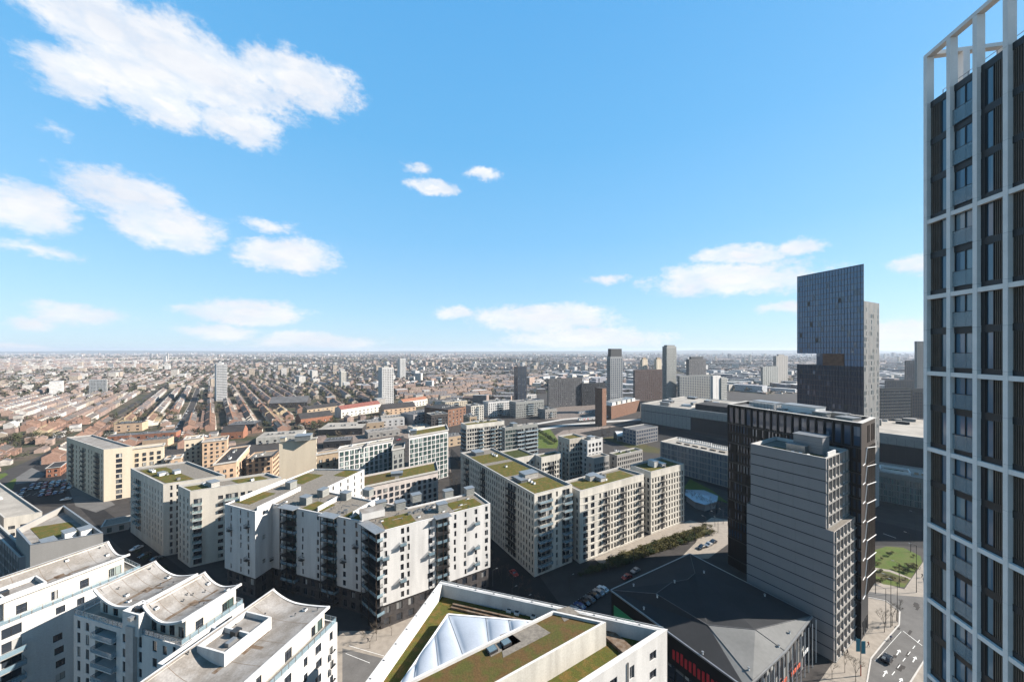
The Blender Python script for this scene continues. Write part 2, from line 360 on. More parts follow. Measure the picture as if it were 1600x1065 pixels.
class Bld:
    def __init__(s,name,label,cat,loc,group=None,sub=True,cap=100):
        s.loc=(loc[0],loc[1],0); s.root=empty(name,s.loc); tag(s.root,label,cat,group); s.w=MB(); s.wins=[]; s.bal=[]; s.sub=sub; s.cap=cap
    def part(s,mb,name,parent=None,label=None):
        if not mb.f: return None
        o=mb.build(name,parent or s.root,s.loc); 
        if label: o['label']=label
        return o
    def wall(s,a,b,z0,z1,ops=(),m='white_render',dep=.25,sty='d0m',mb=None,reveal=None):
        mb=mb or s.w; d=unit(a,b); Lw=dist(a,b); n=(d[1],-d[0])
        ops=[o for o in ops if o[0]>.05 and o[1]<Lw-.05 and o[2]>=z0+.02 and o[3]<=z1-.02]
        us=sorted({0.,Lw}|{round(o[0],3) for o in ops}|{round(o[1],3) for o in ops}); vs=sorted({z0,z1}|{round(o[2],3) for o in ops}|{round(o[3],3) for o in ops})
        def pt(u,v,y=0): return (a[0]+d[0]*u-n[0]*y,a[1]+d[1]*u-n[1]*y,v)
        O=[(round(o[0],3),round(o[1],3),round(o[2],3),round(o[3],3)) for o in ops]
        for j in range(len(vs)-1):
            v0,v1=vs[j],vs[j+1]; vm=(v0+v1)/2
            act=[o for o in O if o[2]<vm<o[3]]
            st=0.
            act.sort()
            for o in act:
                if o[0]>st+1e-4: mb.poly([pt(st,v0),pt(o[0],v0),pt(o[0],v1),pt(st,v1)],m)
                st=max(st,o[1])
            if st<Lw-1e-4: mb.poly([pt(st,v0),pt(Lw,v0),pt(Lw,v1),pt(st,v1)],m)
        rm=reveal or m
        for o in ops:
            u0,u1,v0,v1=o[:4]; D=dep
            mb.poly([pt(u0,v0),pt(u0,v0,D),pt(u0,v1,D),pt(u0,v1)],rm); mb.poly([pt(u1,v1),pt(u1,v1,D),pt(u1,v0,D),pt(u1,v0)],rm)
            mb.poly([pt(u0,v1),pt(u0,v1,D),pt(u1,v1,D),pt(u1,v1)],rm); mb.poly([pt(u0,v0),pt(u1,v0),pt(u1,v0,D),pt(u0,v0,D)],rm)
            st=o[4] if len(o)>4 else sty
            c=pt((u0+u1)/2,v0); s.wins.append((c,d,round(u1-u0,2),round(v1-v0,2),st,dep))
    def balcony(s,a,b,u,z,w,d,style):
        dd=unit(a,b); s.bal.append(((a[0]+dd[0]*u,a[1]+dd[1]*u,z),dd,round(w,2),d,style))
    def finish(s,wallname='wall'):
        s.wall_o=s.part(s.w,wallname)
        def key(q):
            c,d=q[0],q[1]; n=(d[1],-d[0]); r=math.hypot(c[0],c[1],c[2]-CZ); face=-(n[0]*c[0]+n[1]*c[1])/r
            px=800+F*c[0]/max(c[1],1); vis=(face>.02 and -40<px<1640)
            return (0 if vis else 1,r)
        for lst,geo,nm,sn in ((s.wins,win_geo,'window','pane'),(s.bal,balc_geo,'balcony','railing')):
            lst.sort(key=key); rest=MB(); restp=MB()
            for i,q in enumerate(lst):
                pos,d,k=q[0],q[1],tuple(q[2:])
                kk=(nm,)+k
                if kk not in WC: WC[kk]=[geo(*k),None,None]
                e=WC[kk]
                if i<s.cap and key(q)[0]==0:
                    if e[1] is None:
                        if s.sub:
                            o=e[0][0].build(nm); c=e[0][1].build(sn); e[1]=o.data; e[2]=c.data; bpy.data.objects.remove(o); bpy.data.objects.remove(c)
                        else:
                            o=e[0][0].build(nm); c=e[0][1].build(sn); e[1]=o.data; e[2]=c.data; bpy.data.objects.remove(o); bpy.data.objects.remove(c)
                    o=bpy.data.objects.new(nm,e[1]); COL.objects.link(o); o.parent=s.root
                    o.location=(pos[0]-s.loc[0],pos[1]-s.loc[1],pos[2]); o.rotation_euler=(0,0,math.atan2(d[1],d[0]))
                    c=bpy.data.objects.new(sn,e[2]); COL.objects.link(c); c.parent=o
                else:
                    xform(rest,e[0][0],pos,d); xform(rest,e[0][1],pos,d)
            if rest.f:
                o=s.part(rest,nm); o['kind']='stuff'
    def roof(s,pl,z,par=.9,mat='gravel',cap='white_render',t=.35,inner=None,name='roof',over=0):
        """flat roof with parapet; pl CCW outer outline, z = top of parapet"""
        q=inset(pl,t); r=MB(); r.poly([(p[0],p[1],z-par) for p in q],mat); ro=s.part(r,name)
        c=MB(); k=len(pl); o=inset(pl,-.04) if over==0 else inset(pl,-over)
        for i in range(k):
            j=(i+1)%k
            c.poly([(q[i][0],q[i][1],z+.05),(o[i][0],o[i][1],z+.05),(o[j][0],o[j][1],z+.05),(q[j][0],q[j][1],z+.05)][::1],cap)
            c.poly([(q[j][0],q[j][1],z-par-.02),(q[i][0],q[i][1],z-par-.02),(q[i][0],q[i][1],z+.05),(q[j][0],q[j][1],z+.05)],inner or cap)
            c.poly([(o[i][0],o[i][1],z-.08),(o[j][0],o[j][1],z-.08),(o[j][0],o[j][1],z+.05),(o[i][0],o[i][1],z+.05)],cap)
            c.poly([(o[i][0],o[i][1],z-.08),(pl[i][0],pl[i][1],z-.08),(pl[j][0],pl[j][1],z-.08),(o[j][0],o[j][1],z-.08)],cap)
        s.part(c,'parapet'); return q
    def patch(s,pts,z,m,name='roof_garden',th=.07):
        g=MB(); g.prism(ccw(list(pts)),z,z+th,m); return s.part(g,name)
    def housing(s,c,d,l,w,h,m='housing_panel',name='roof_housing',top='steel'):
        g=MB(); g.cbox(c,d,l,w,h,m); g.cbox((c[0],c[1],c[2]+h),d,l+.4,w+.4,.14,top)
        # louvre lines
        n=(-d[1],d[0])
        for k in range(3):
            g.cbox((c[0],c[1],c[2]+h*(.3+.2*k)),d,l+.06,w+.06,.05,'dark_metal')
        return s.part(g,name)
    def units(s,c,d,n,size=1.2,m='steel'):
        """a row of small air handling units with ducts"""
        for i in range(n):
            g=MB(); k=size*(.8+.4*rnd.random()); p=(c[0]+d[0]*i*size*1.6,c[1]+d[1]*i*size*1.6,c[2]); g.cbox(p,d,k,k*.8,k*.7,m); g.cbox((p[0],p[1],p[2]+k*.7),d,k*.6,k*.5,.12,'dark_metal'); s.part(g,'air_unit')
def cols(L,n,w,m0=.0,m1=.0):
    st=(L-m0-m1)/n
    return [(m0+st*(i+.5),w) for i in range(n)]
def grid(cs,zb,nf,fh,sill,wh,style=None,jit=0,jw=0,skip=0,rg=None):
    o=[]; rg=rg or rnd
    for f in range(nf):
        for (u,w) in cs:
            if skip and rg.random()<skip: continue
            h=wh; s0=sill; uu=u; ww=w
            if jit: uu+=rg.choice((-jit,0,jit))
            if jw and rg.random()<.4: ww=w+jw
            a=(uu-ww/2,uu+ww/2,zb+f*fh+s0,zb+f*fh+s0+h)
            o.append(a+((style,) if style else ()))
    return o
def box_foot(px,py,z,lpx,rpx,a=None,b=None):
    """front corner seen at (px,py) on top; ends seen at lpx (along a) and rpx (along b)"""
    a=a or dA; b=b or dB; c=P(px,py,z); tl=hit(c,a,lpx); tr=hit(c,b,rpx)
    l=add(c,a,tl); r=add(c,b,tr); k=add(r,a,tl)
    return [l,c,r,k]
# ================================================================ the setting: ground
g=MB()
def rect(mb,x0,y0,x1,y1,z,m): mb.poly([(x0,y0,z),(x1,y0,z),(x1,y1,z),(x0,y1,z)],m)
rect(g,-24000,-300,24000,17000,-.004,'city_ground'); gr=g.build('ground'); tag(gr,kind='structure')
def ground_patch(name,pts,z,m,px=True):
    q=MB(); pl=ccw([P(a,b) for a,b in pts] if px else pts); q.poly([(p[0],p[1],z) for p in pl],m); o=q.build(name); tag(o,kind='structure'); return o
def U(a,b,px): # distance along a->b where the sight line px meets it
    return hit(a,unit(a,b),px)

# ================================================================ white zigzag block
def white_block():
    P0,P1,P2,P3=(-106.7,135.5),(-90.8,129.),(-89.2,135.8),(-49.,121.3); P4,P5=(-41.5,114.8),(-8.1,136.)
    f5=unit(P4,P5); back=(-f5[1],f5[0]); P6=add(P5,back,13); P7=add(P6,neg(f5),27); P8=(-78,149.); P9=add(P8,e2,27); P10=add(P0,e2,42)
    foot=[P0,P1,P2,P3,P4,P5,P6,P7,P8,P9,P10]
    b=Bld('apartment_block','white rendered zigzag apartment block with dark brick base and grassy roofs, narrow slot windows','apartment block',P4,sub=True)
    zt,zb=31.2,7.5
    # dark two-storey base set back
    base=MB(); bf=inset(foot,.5)
    for i in range(len(bf)):
        a,c=bf[i],bf[(i+1)%len(bf)]; Lw=dist(a,c)
        b.wall(a,c,0,zb,grid(cols(Lw,max(1,int(Lw/3.6)),1.9),0,2,3.6,.7,2.3,'d0m'),'dark_brick',mb=base)
    b.part(base,'plinth')
    so=MB(); so.poly([(p[0],p[1],zb) for p in reversed(foot)],'white_render'); b.part(so,'soffit')
    nf=8; fh=(zt-zb)/nf*.985
    def face(a,c,pxs,stacks=(),skip=.04,jw=0,seed=1,extra=()):
        rg=random.Random(seed); o=[]
        Lw=dist(a,c); sk=[]
        for (p0,p1) in stacks: sk.append((U(a,c,p0),U(a,c,p1)))
        for px,w in pxs:
            u=U(a,c,px); k=0; 
            while k<nf:
                two=rg.random()<.16 and k<nf-1
                h=1.9 if not two else 1.9+fh*.55; ww=w*(1.35 if rg.random()<.22 else 1); du=rg.choice((-.12,0,.12))
                if rg.random()>skip: o.append((u-ww/2+du,u+ww/2+du,zb+k*fh+.65,zb+k*fh+.65+min(h,2.1 if not two else 2.1)))
                k+=1
        # wall pieces between stacks
        st=0.; d=unit(a,c)
        for s0,s1 in sorted(sk)+[(Lw,Lw)]:
            if s0-st>.2:
                A=add(a,d,st); C=add(a,d,s0); oo=[(x[0]-st,x[1]-st,x[2],x[3]) for x in o if x[0]>st+.1 and x[1]<s0-.1]
                b.wall(A,C,zb,zt,oo,'white_render',dep=.28)
            if s1>s0: stack(add(a,d,s0),add(a,d,s1))
            st=s1
    def stack(a,c):
        """recessed glazed balcony stack with rounded metal balconies"""
        d=unit(a,c); n=(d[1],-d[0]); w=dist(a,c); A=add(a,neg(n),1.4); C=add(c,neg(n),1.4)
        b.wall(a,A,zb,zt,(),'white_render'); b.wall(C,c,zb,zt,(),'white_render')
        b.wall(A,C,zb,zt,[(.1+i*(w-.2)/2,.1+(i+1)*(w-.2)/2-.08,zb+k*fh+.25,zb+k*fh+2.6) for k in range(nf) for i in range(2)],'dark_metal',dep=.12,sty='b2')
        for k in range(nf+2):
            z=zb+(k-2)*fh+.02
            if z<1: continue
            b.balcony(add(A,n,.0),add(C,n,0),w/2,z,w+.5,2.5,'gd' if k%2 else 'bd')
        m=MB()
        for q in (add(a,d,.05),add(c,d,-.25),add(a,d,w/2)): m.cbox((q[0]+n[0]*1.2,q[1]+n[1]*1.2,.0),d,.16,.16,zt-.4,'bronze_metal')
        b.part(m,'balcony_post')
        cn=MB(); cc=add(a,d,w/2); cn.cbox((cc[0]+n[0]*.3,cc[1]+n[1]*.3,zt-.1),d,w+1.2,3.4,.2,'steel'); b.part(cn,'canopy')
    face(P0,P1,[(361,.7),(376,.7),(388,.9)],seed=3)
    d1=dist(P1,P2); b.wall(P1,P2,zb,zt,[(d1*.5-.6,d1*.5+.6,zb+k*fh+.7,zb+k*fh+2.2) for k in (1,4,7)],'white_render')
    face(P2,P3,[(425,1.0),(438,.8),(473,.7),(497,.85),(538,.95),(557,.95)],[(442,463),(505,526)],seed=5)
    stack(P3,P4)
    face(P4,P5,[(602,1.0),(629,1.05),(638,.8),(673,1.5),(711,.8),(727,.75),(744,.85),(760,1.0)],[(681,700)],seed=9)
    for i in range(5,11):
        a,c=foot[i],foot[(i+1)%11]; Lw=dist(a,c)
        b.wall(a,c,zb,zt,grid(cols(Lw,max(1,int(Lw/4)),.9),zb,nf,fh,.65,1.9),'white_render')
    # small glazed single balconies casting long shadows on the sunny face
    for px,k in ((602,5),(629,6),(629,2),(673,4),(744,6),(744,3),(744,1)): b.balcony(P4,P5,U(P4,P5,px),zb+k*fh,2.0,1.3,'gd')
    for px,k in ((361,5),(388,6),(388,2)): b.balcony(P0,P1,U(P0,P1,px),zb+k*fh,1.6,1.2,'bd')
    for px,k in ((425,1),(538,3),(557,5),(473,2)): b.balcony(P2,P3,U(P2,P3,px),zb+k*fh,1.8,1.2,'bd')
    b.finish()
    b.roof(foot,zt,.5,'gravel','white_render',t=.35)
    zr=zt-.49
    def pp(*q): return [P(x,y,zr) for x,y in q]
    # cross walls that split the roof (white upstands)
    m=MB()
    def upst(p,q,h=1.2,w=.4):
        m=MB(); a=P(p[0],p[1],zt); c=P(q[0],q[1],zt); m.box((a[0],a[1],zr),unit(a,c),dist(a,c),w,h+.5,'white_render'); b.part(m,'roof_upstand')
    upst((402,797),(470,764)); upst((497,797),(529,779)); upst((552,806),(592,783),1.5); upst((375,781),(446,752))
    # sedum beds
    Lq=lambda o,a,c,l,w:[o,add(o,a,l),add(add(o,a,l),c,w),add(o,c,w)]
    fl=unit(P2,P3); fb=(-fl[1],fl[0])
    q=add(add(P0,e2,3),e1,1.2); b.patch(Lq(q,e1,e2,7,11),zr,'sedum')
    b.patch(Lq(add(q,e2,22),e1,e2,9,12),zr,'sedum')
    for u,l in ((13,9),(32,9)): b.patch(Lq(add(add(P2,fl,u),fb,1.6),fl,fb,l,6.5),zr,'sedum')
    for u,l in ((2,10),(26,11)): b.patch(Lq(add(add(P4,f5,u),back,1.2),f5,back,l,8.5),zr,'sedum')
    b.patch(Lq(add(add(P9,neg(e2),10),neg(e1),9),e1,e2,8,8),zr,'sedum')
    # raised white corner room above the front corner
    r=MB(); c0=add(add(P3,fl,-1.5),fb,.4); r.box((c0[0],c0[1],zt-.2),f5,7.5,5,2.3,'white_render','roof_felt'); b.part(r,'penthouse')
    # plant boxes
    for (px,py,d) in ((455,758,e2),(505,770,e2),(540,775,fl),(575,770,fl),(625,790,f5),(650,778,f5),(700,772,f5),(733,768,f5),(690,793,f5),(595,790,f5),(478,782,fl)):
        c=P(px,py,zt+.5); b.housing((c[0],c[1],zr),d,3.4,2.6,2.7,'housing_panel')
    for m_,nm_ in roof_bits(add(P4,back,1),f5,9,36,zr,26,3): b.part(m_,nm_)
    for m_,nm_ in roof_bits(add(P2,fb,1.2),fl,10,40,zr,26,4): b.part(m_,nm_)
    for px,py in ((640,801),(655,797),(668,792),(530,800),(430,790)):
        c=P(px,py,zt); b.units((c[0],c[1],zr),f5,2,1.3)
def roof_bits(o,d,w_,l_,z,n,seed,zf=None):
    rg=random.Random(seed); nn=(-d[1],d[0])
    for i in range(n):
        p=add(add(o,d,rg.uniform(0,l_)),nn,rg.uniform(0,w_)); k=rg.random(); m=MB(); zz=zf(p) if zf else z
        if k<.5: m.tube((*p,zz),(*p,zz+.6),.12,.12,'steel',7,True); m.tube((*p,zz+.6),(*p,zz+.72),.2,.2,'dark_metal',7,True); nm='vent_pipe'
        elif k<.8: m.cbox((*p,zz),d,.9,.7,.45,'white_metal'); m.cbox((*p,zz+.45),d,.7,.5,.08,'dark_metal'); nm='roof_hatch'
        else: m.tube((*p,zz+.15),(*add(p,d,3.5),zz+.15),.07,.07,'steel',5); m.cbox((*p,zz),d,.15,.15,.2,'dark_metal'); nm='roof_pipe'
        yield m,nm
white_block()

# ================================================================ wave-roof buildings
def wave_penthouse(b,o,u0,u1,v0,v1,z0,prof,hw=3.0,ov=.9,name='penthouse',wins=True):
    """o origin, u along e1, v along e2; prof: roof height profile along u (0..1)->dz"""
    def W(u,v): return (o[0]+e1[0]*u+e2[0]*v,o[1]+e1[1]*u+e2[1]*v)
    m=MB(); a,c,d,e=W(u0,v0),W(u1,v0),W(u1,v1),W(u0,v1)
    n=14
    hs=[z0+hw+prof(i/n) for i in range(n+1)]
    # side walls
    def sidewall(p,q,zt,nw,big=False):
        Lw=dist(p,q); ops=[]
        if nw:
            for i in range(nw):
                u=Lw*(i+.5)/nw; w=1.0 if i%2 else 1.5; ops.append((u-w/2,u+w/2,z0+.35,z0+2.35,'d0m'))
            if big: ops.append((Lw-2.6,Lw-.5,z0+.25,z0+2.5,'b2m'))
        b.wall(p,q,z0,zt,[x for x in ops],'pale_render',mb=m,dep=.2)
    sidewall(c,d,hs[-1]-.2,2 if v1-v0<14 else 4,True); sidewall(e,a,hs[0]-.2,2)
    for (p,q,flip) in ((a,c,0),(d,e,1)):
        Lw=dist(p,q)
        b.wall(p,q,z0,z0+2.55,[(Lw*(i+.5)/4-.75,Lw*(i+.5)/4+.75,z0+.1,z0+2.35,'b0m') for i in range(4)],'pale_render',mb=m,dep=.2)
        for i in range(n):
            h0,h1=(hs[i],hs[i+1]) if not flip else (hs[n-i],hs[n-i-1])
            x0=add(p,unit(p,q),Lw*i/n); x1=add(p,unit(p,q),Lw*(i+1)/n)
            m.poly([(x0[0],x0[1],z0+2.55),(x1[0],x1[1],z0+2.55),(x1[0],x1[1],h1-.2),(x0[0],x0[1],h0-.2)],'pale_render')
    ph=b.part(m,name)
    r=MB(); t=.32; gf=MB()
    U0,U1,V0,V1=u0-ov*.6,u1+ov*.6,v0-ov,v1+ov
    def top(i,v,k=0): 
        u=U0+(U1-U0)*i/n; p=W(u,v); return (p[0],p[1],hs[i]+k)
    for i in range(n):
        r.poly([top(i,V0),top(i+1,V0),top(i+1,V1),top(i,V1)],'roof_felt')
        r.poly([top(i,V1,-t),top(i+1,V1,-t),top(i+1,V0,-t),top(i,V0,-t)],'white_render')
        gf.poly([top(i,V0-.06,-t),top(i+1,V0-.06,-t),top(i+1,V0-.06,.12),top(i,V0-.06,.12)],'white_render')
        gf.poly([top(i+1,V1+.06,-t),top(i,V1+.06,-t),top(i,V1+.06,.12),top(i+1,V1+.06,.12)],'white_render')
        gf.poly([top(i,V0-.06,.12),top(i+1,V0-.06,.12),top(i+1,V0+.35,.12),top(i,V0+.35,.12)],'white_render')
        gf.poly([top(i,V1-.35,.12),top(i+1,V1-.35,.12),top(i+1,V1+.06,.12),top(i,V1+.06,.12)],'white_render')
        gf.poly([top(i,V0+.35,.12),top(i+1,V0+.35,.12),top(i+1,V0+.35,0),top(i,V0+.35,0)],'white_render')
    for i,s in ((0,-1),(n,1)):
        A,B_=top(i,V0-.06,-t),top(i,V1+.06,-t); C,D=top(i,V1+.06,.12),top(i,V0-.06,.12)
        q=[A,B_,C,D] if s>0 else [B_,A,D,C]; gf.poly(q,'white_render')
        off=(-s*e1[0]*.4,-s*e1[1]*.4)
        gf.poly([D,C,(C[0]+off[0],C[1]+off[1],C[2]-.0),(D[0]+off[0],D[1]+off[1],D[2]-.0)][::s],'white_render')
    ro=b.part(r,'wave_roof',ph); b.part(gf,'fascia',ph)
    # ponding stains with box drains
    s=MB()
    cu=U0+(U1-U0)*.5
    for (du,dv,lu,lv) in ((0,0,2.2,1.6),(-.3,-2.6,.8,5),(1.7,1.0,3.0,.7),(.2,3,.7,3.4)):
        iu=(cu+du-U0)/(U1-U0)*n; i=int(max(0,min(n-1,iu)));
        K=6
        for kk in range(K):
            ua=cu+du-lu/2+lu*kk/K; ub=ua+lu/K
            def zz(u):
                x=(u-U0)/(U1-U0)*n; j=int(max(0,min(n-1,x))); return hs[j]+(hs[j+1]-hs[j])*(x-j)+.012
            va=(V0+V1)/2+dv-lv/2; vb=va+lv
            p=[W(ua,va),W(ub,va),W(ub,vb),W(ua,vb)]
            s.poly([(p[0][0],p[0][1],zz(ua)),(p[1][0],p[1][1],zz(ub)),(p[2][0],p[2][1],zz(ub)),(p[3][0],p[3][1],zz(ua))],'stain')
    b.part(s,'drain_stain',ph)
    vr=random.Random(int(u1*10))
    for i in range(9):
        u=vr.uniform(U0+.8,U1-.8); v=vr.uniform(V0+.8,V1-.8); x=(u-U0)/(U1-U0)*n; j=int(max(0,min(n-1,x))); zz_=hs[j]+(hs[j+1]-hs[j])*(x-j); p=W(u,v); m_=MB()
        if i%3: m_.tube((*p,zz_-.05),(*p,zz_+.4),.09,.09,'steel',6,True); m_.tube((*p,zz_+.4),(*p,zz_+.5),.16,.16,'dark_metal',6,True)
        else: m_.cbox((*p,zz_-.1),e1,.8,.6,.45,'white_metal'); m_.cbox((*p,zz_+.35),e1,.65,.45,.06,'dark_metal')
        b.part(m_,'roof_vent',ph)
    sm=MB()
    for k in range(1,5):
        v=V0+(V1-V0)*k/5
        for i in range(n): 
            a_,c_=top(i,v,.012),top(i+1,v,.012); d_,f_=top(i+1,v+.07,.012),top(i,v+.07,.012); sm.poly([a_,c_,d_,f_],'stain')
    tag(b.part(sm,'membrane_lap',ph),kind='stuff')
    return ph
def railing(b,pts,z,h=1.1,mb=None,gl=True,step=1.5):
    m=MB()
    for i in range(len(pts)-1):
        a,c=pts[i],pts[i+1]; Lw=dist(a,c); d=unit(a,c); n=max(1,round(Lw/step))
        for k in range(n+1):
            p=add(a,d,Lw*k/n); m.cbox((p[0],p[1],z),d,.05,.05,h,'steel')
        m.box((a[0],a[1],z+h),d,Lw,.06,.05,'steel')
        m.box((a[0],a[1],z+h*.5),d,Lw,.03,.03,'steel')
        if gl:
            for k in range(n):
                p=add(a,d,Lw*k/n+.08); m.box((p[0],p[1],z+.12),d,Lw/n-.16,.025,h-.2,'rail_glass')
    return b.part(m,'terrace_railing')
prof1=lambda t: 2.4*(1-t/.5)**2 if t<.5 else 1.5*((t-.5)/.5)**1.5
def white_tray(b,o,u0,u1,v0,v1,z0,z1,split=()):
    def W(u,v): return (o[0]+e1[0]*u+e2[0]*v,o[1]+e1[1]*u+e2[1]*v)
    pl=[W(u0,v0),W(u1,v0),W(u1,v1),W(u0,v1)]; m=MB()
    for i in range(4):
        a,c=pl[i],pl[(i+1)%4]; m.poly([(a[0],a[1],z0),(c[0],c[1],z0),(c[0],c[1],z1),(a[0],a[1],z1)],'white_render')
    q=inset(pl,.3)
    for i in range(4):
        j=(i+1)%4; a,c=q[i],q[j]; m.poly([(c[0],c[1],z1-.9),(a[0],a[1],z1-.9),(a[0],a[1],z1),(c[0],c[1],z1)],'white_render'); m.poly([(*a,z1),(*pl[i],z1),(*pl[j],z1),(*c,z1)],'white_render')
    m.poly([(*p,z1-.9) for p in q],'roof_felt')
    for vv in split:
        a=W(u0+.3,vv); m.box((a[0],a[1],z1-.9),e1,u1-u0-.6,.3,.9,'white_render')
    h=b.part(m,'lift_overrun')
    k=MB(); c=W((u0+u1)/2,(v0+v1)/2); k.cbox((c[0],c[1],z1-.9),e1,1.3,1.3,1.1,'dark_metal'); k.cbox((c[0]+.6,c[1]-2,z1-.9),e1,.9,1.6,.7,'steel'); b.part(k,'air_unit',h)
def wave_building(label,o,Lu,Lv,z,phs,trays,facespec,name='apartment_block',seed=1,openside=None):
    rg=random.Random(seed)
    def W(u,v): return (o[0]+e1[0]*u+e2[0]*v,o[1]+e1[1]*u+e2[1]*v)
    b=Bld(name,label,'apartment block',W(Lu/2,0))
    pl=[W(0,0),W(Lu,0),W(Lu,Lv),W(0,Lv)]
    fh=3.02; nf=10; zb=z-nf*fh
    facespec(b,pl,zb,nf,fh,z,rg)
    for i in (2,3):
        a,c=pl[i],pl[(i+1)%4]; Lw=dist(a,c); b.wall(a,c,0,z,grid(cols(Lw,max(2,int(Lw/3.5)),1.1),zb,nf,fh,.6,1.7,jit=.2,rg=rg),'white_render')
    t=MB(); t.poly([(p[0],p[1],z-.25) for p in inset(pl,.25)],'paving'); b.part(t,'terrace_floor')
    c=MB(); q=inset(pl,.25)
    for i in range(4):
        j=(i+1)%4; c.poly([(*q[i],z),(*pl[i],z),(*pl[j],z),(*q[j],z)],'white_render'); c.poly([(*q[j],z-.3),(*q[i],z-.3),(*q[i],z),(*q[j],z)],'white_render')
    b.part(c,'parapet')
    for k in phs: wave_penthouse(b,o,*k[:4],z-.25,k[4] if len(k)>4 else prof1)
    for k in trays: white_tray(b,o,*k)
    r=inset(pl,.12); railing(b,[r[3],r[0],r[1],r[2],r[3]],z)
    b.finish(); return b
# middle one
A2=(-94.8,78.9)
def fs_mid(b,pl,zb,nf,fh,z,rg):
    a,c=pl[0],pl[1]; Lw=dist(a,c)
    # front face: columns at measured bays, dark recessed balconies between u 7..12.5
    o=[]
    for u,w in ((1.7,1.0),(4.5,1.1),(16.0,1.0),(20.7,.9),(24.8,1.2),(27.6,1.1),(30.2,.8)):
        for k in range(nf): 
            h=1.8 if rg.random()<.6 else 2.2; o.append((u-w/2,u+w/2,zb+k*fh+.35,zb+k*fh+.35+h))
    s0,s1=7.0,13.6; d=unit(a,c); n=(d[1],-d[0])
    A,B_=add(a,d,s0),add(a,d,s1); Ai,Bi=add(A,neg(n),1.8),add(B_,neg(n),1.8)
    b.wall(a,A,0,z,[x for x in o if x[1]<s0],'white_render',dep=.22); b.wall(B_,c,0,z,[(x[0]-s1,x[1]-s1,x[2],x[3]) for x in o if x[0]>s1],'white_render',dep=.22)
    b.wall(A,B_,z-1.0,z,(),'white_render')
    b.wall(A,Ai,0,z-.3,(),'pale_render'); b.wall(Bi,B_,0,z-.3,(),'pale_render')
    b.wall(Ai,Bi,0,z-.3,[(.3+i*2.1,.3+i*2.1+1.9,zb+k*fh+.1,zb+k*fh+2.3,'d0m') for k in range(nf) for i in range(3)],'dark_metal',dep=.12)
    for k in range(nf):
        b.balcony(Ai,Bi,(s1-s0)/2,zb+k*fh-.05,s1-s0-.06,2.6,'gw')
    # grey service shaft with slot
    m=MB(); p=add(a,d,17.6); m.box((p[0]+n[0]*.7,p[1]+n[1]*.7,0),d,2.2,.7,z+1.6,'pink_stone'); b.part(m,'service_shaft')
    a,c=pl[1],pl[2]; Lw=dist(a,c)
    b.wall(a,c,0,z,grid([(2.2,1.4),(5.5,1.0),(9.2,1.4),(Lw-1.4,1.0)],zb,nf,fh,.5,1.6,'d0m',jit=.15,skip=.2,rg=rg),'white_render',dep=.22)
wave_building('white apartment block with two concave wave roofs and wraparound glass terrace, between two like it',A2,32,12.5,31,
  [(4,17.2,2.3,11.7),(20.6,30.8,1.6,11.6)],[(16.2,21.,-.4,3.0,30.7,35.2),(17.4,20.8,3.2,10.5,30.7,34.9,(6.,))],fs_mid,seed=4)
# left one
d1v=vp(1050)
def left_wave():
    global e1,e2
    s=(e1,e2); e2=d1v; e1=(e2[1],-e2[0])
    far=(-97.,95.5); o=add(add(far,e2,-46),e1,-15)
    def fs(b,pl,zb,nf,fh,z,rg):
        a,c=pl[0],pl[1]; b.wall(a,c,0,z,(),'white_render')
        a,c=pl[1],pl[2]; Lw=dist(a,c)
        o=grid([(Lw-2,1.1),(Lw-6,1.4),(Lw-10.5,1.2),(Lw-14,1.4),(Lw-27.5,1.5),(Lw-31,1.2),(Lw-36,1.2)],zb,nf,fh,.5,1.6,'d0m',jit=.2,skip=.1,rg=rg)
        o+=[(Lw-24.5,Lw-22.6,zb+k*fh+.1,zb+k*fh+2.2,'d0m') for k in range(nf)]+[(Lw-21.8,Lw-19.2,zb+k*fh+.1,zb+k*fh+2.2,'d0m') for k in range(nf)]
        b.wall(a,c,0,z,o,'white_render',dep=.22)
        for k in range(nf-1): b.balcony(a,c,Lw-22,zb+k*fh-.1,6,2.2,'gc')
    wave_building('white wave-roofed apartment block at the far left edge with stacked balconies on its sunny side',o,15,46,31,
      [(2,12.7,25,43.5),(2,12.7,3,22)],[(6,12.0,20.5,31.,31,35.6,(25.,))],fs,seed=8)
    e1,e2=s
left_wave()
# right one
K3=(-36.8,76.8)
def fs_r(b,pl,zb,nf,fh,z,rg):
    a,c=pl[0],pl[1]; b.wall(a,c,0,z,grid(cols(dist(a,c),7,1.1),zb,nf,fh,.5,1.7,rg=rg),'white_render')
    a,c=pl[1],pl[2]; Lw=dist(a,c)
    b.wall(a,c,0,z,grid([(Lw-1.6,.9),(Lw-5,1.5),(Lw-8.2,.9),(Lw-12,1.5),(Lw-16,1.1),(Lw-20,1.4)],zb,nf,fh,.4,1.8,'d0m',jit=.12,skip=.05,rg=rg),'white_render',dep=.3)
    for k in range(nf-1): b.balcony(a,c,Lw-1.6,zb+k*fh,1.6,.7,'sw')
o3=add(add(K3,e2,-28),e1,-20)
wave_building('white apartment block with a single wave roof, nearest the bottom street',o3,20,28,31,
  [(4.4,18.3,3,26.3,lambda t: 1.9*(1-t/.45)**2 if t<.45 else .8*((t-.45)/.55)**1.6)],[(5.2,11.6,11.,20.,31.5,36.1,(15.5,)),(-1.2,3.6,9,18,29.,33.2)],fs_r,seed=12)

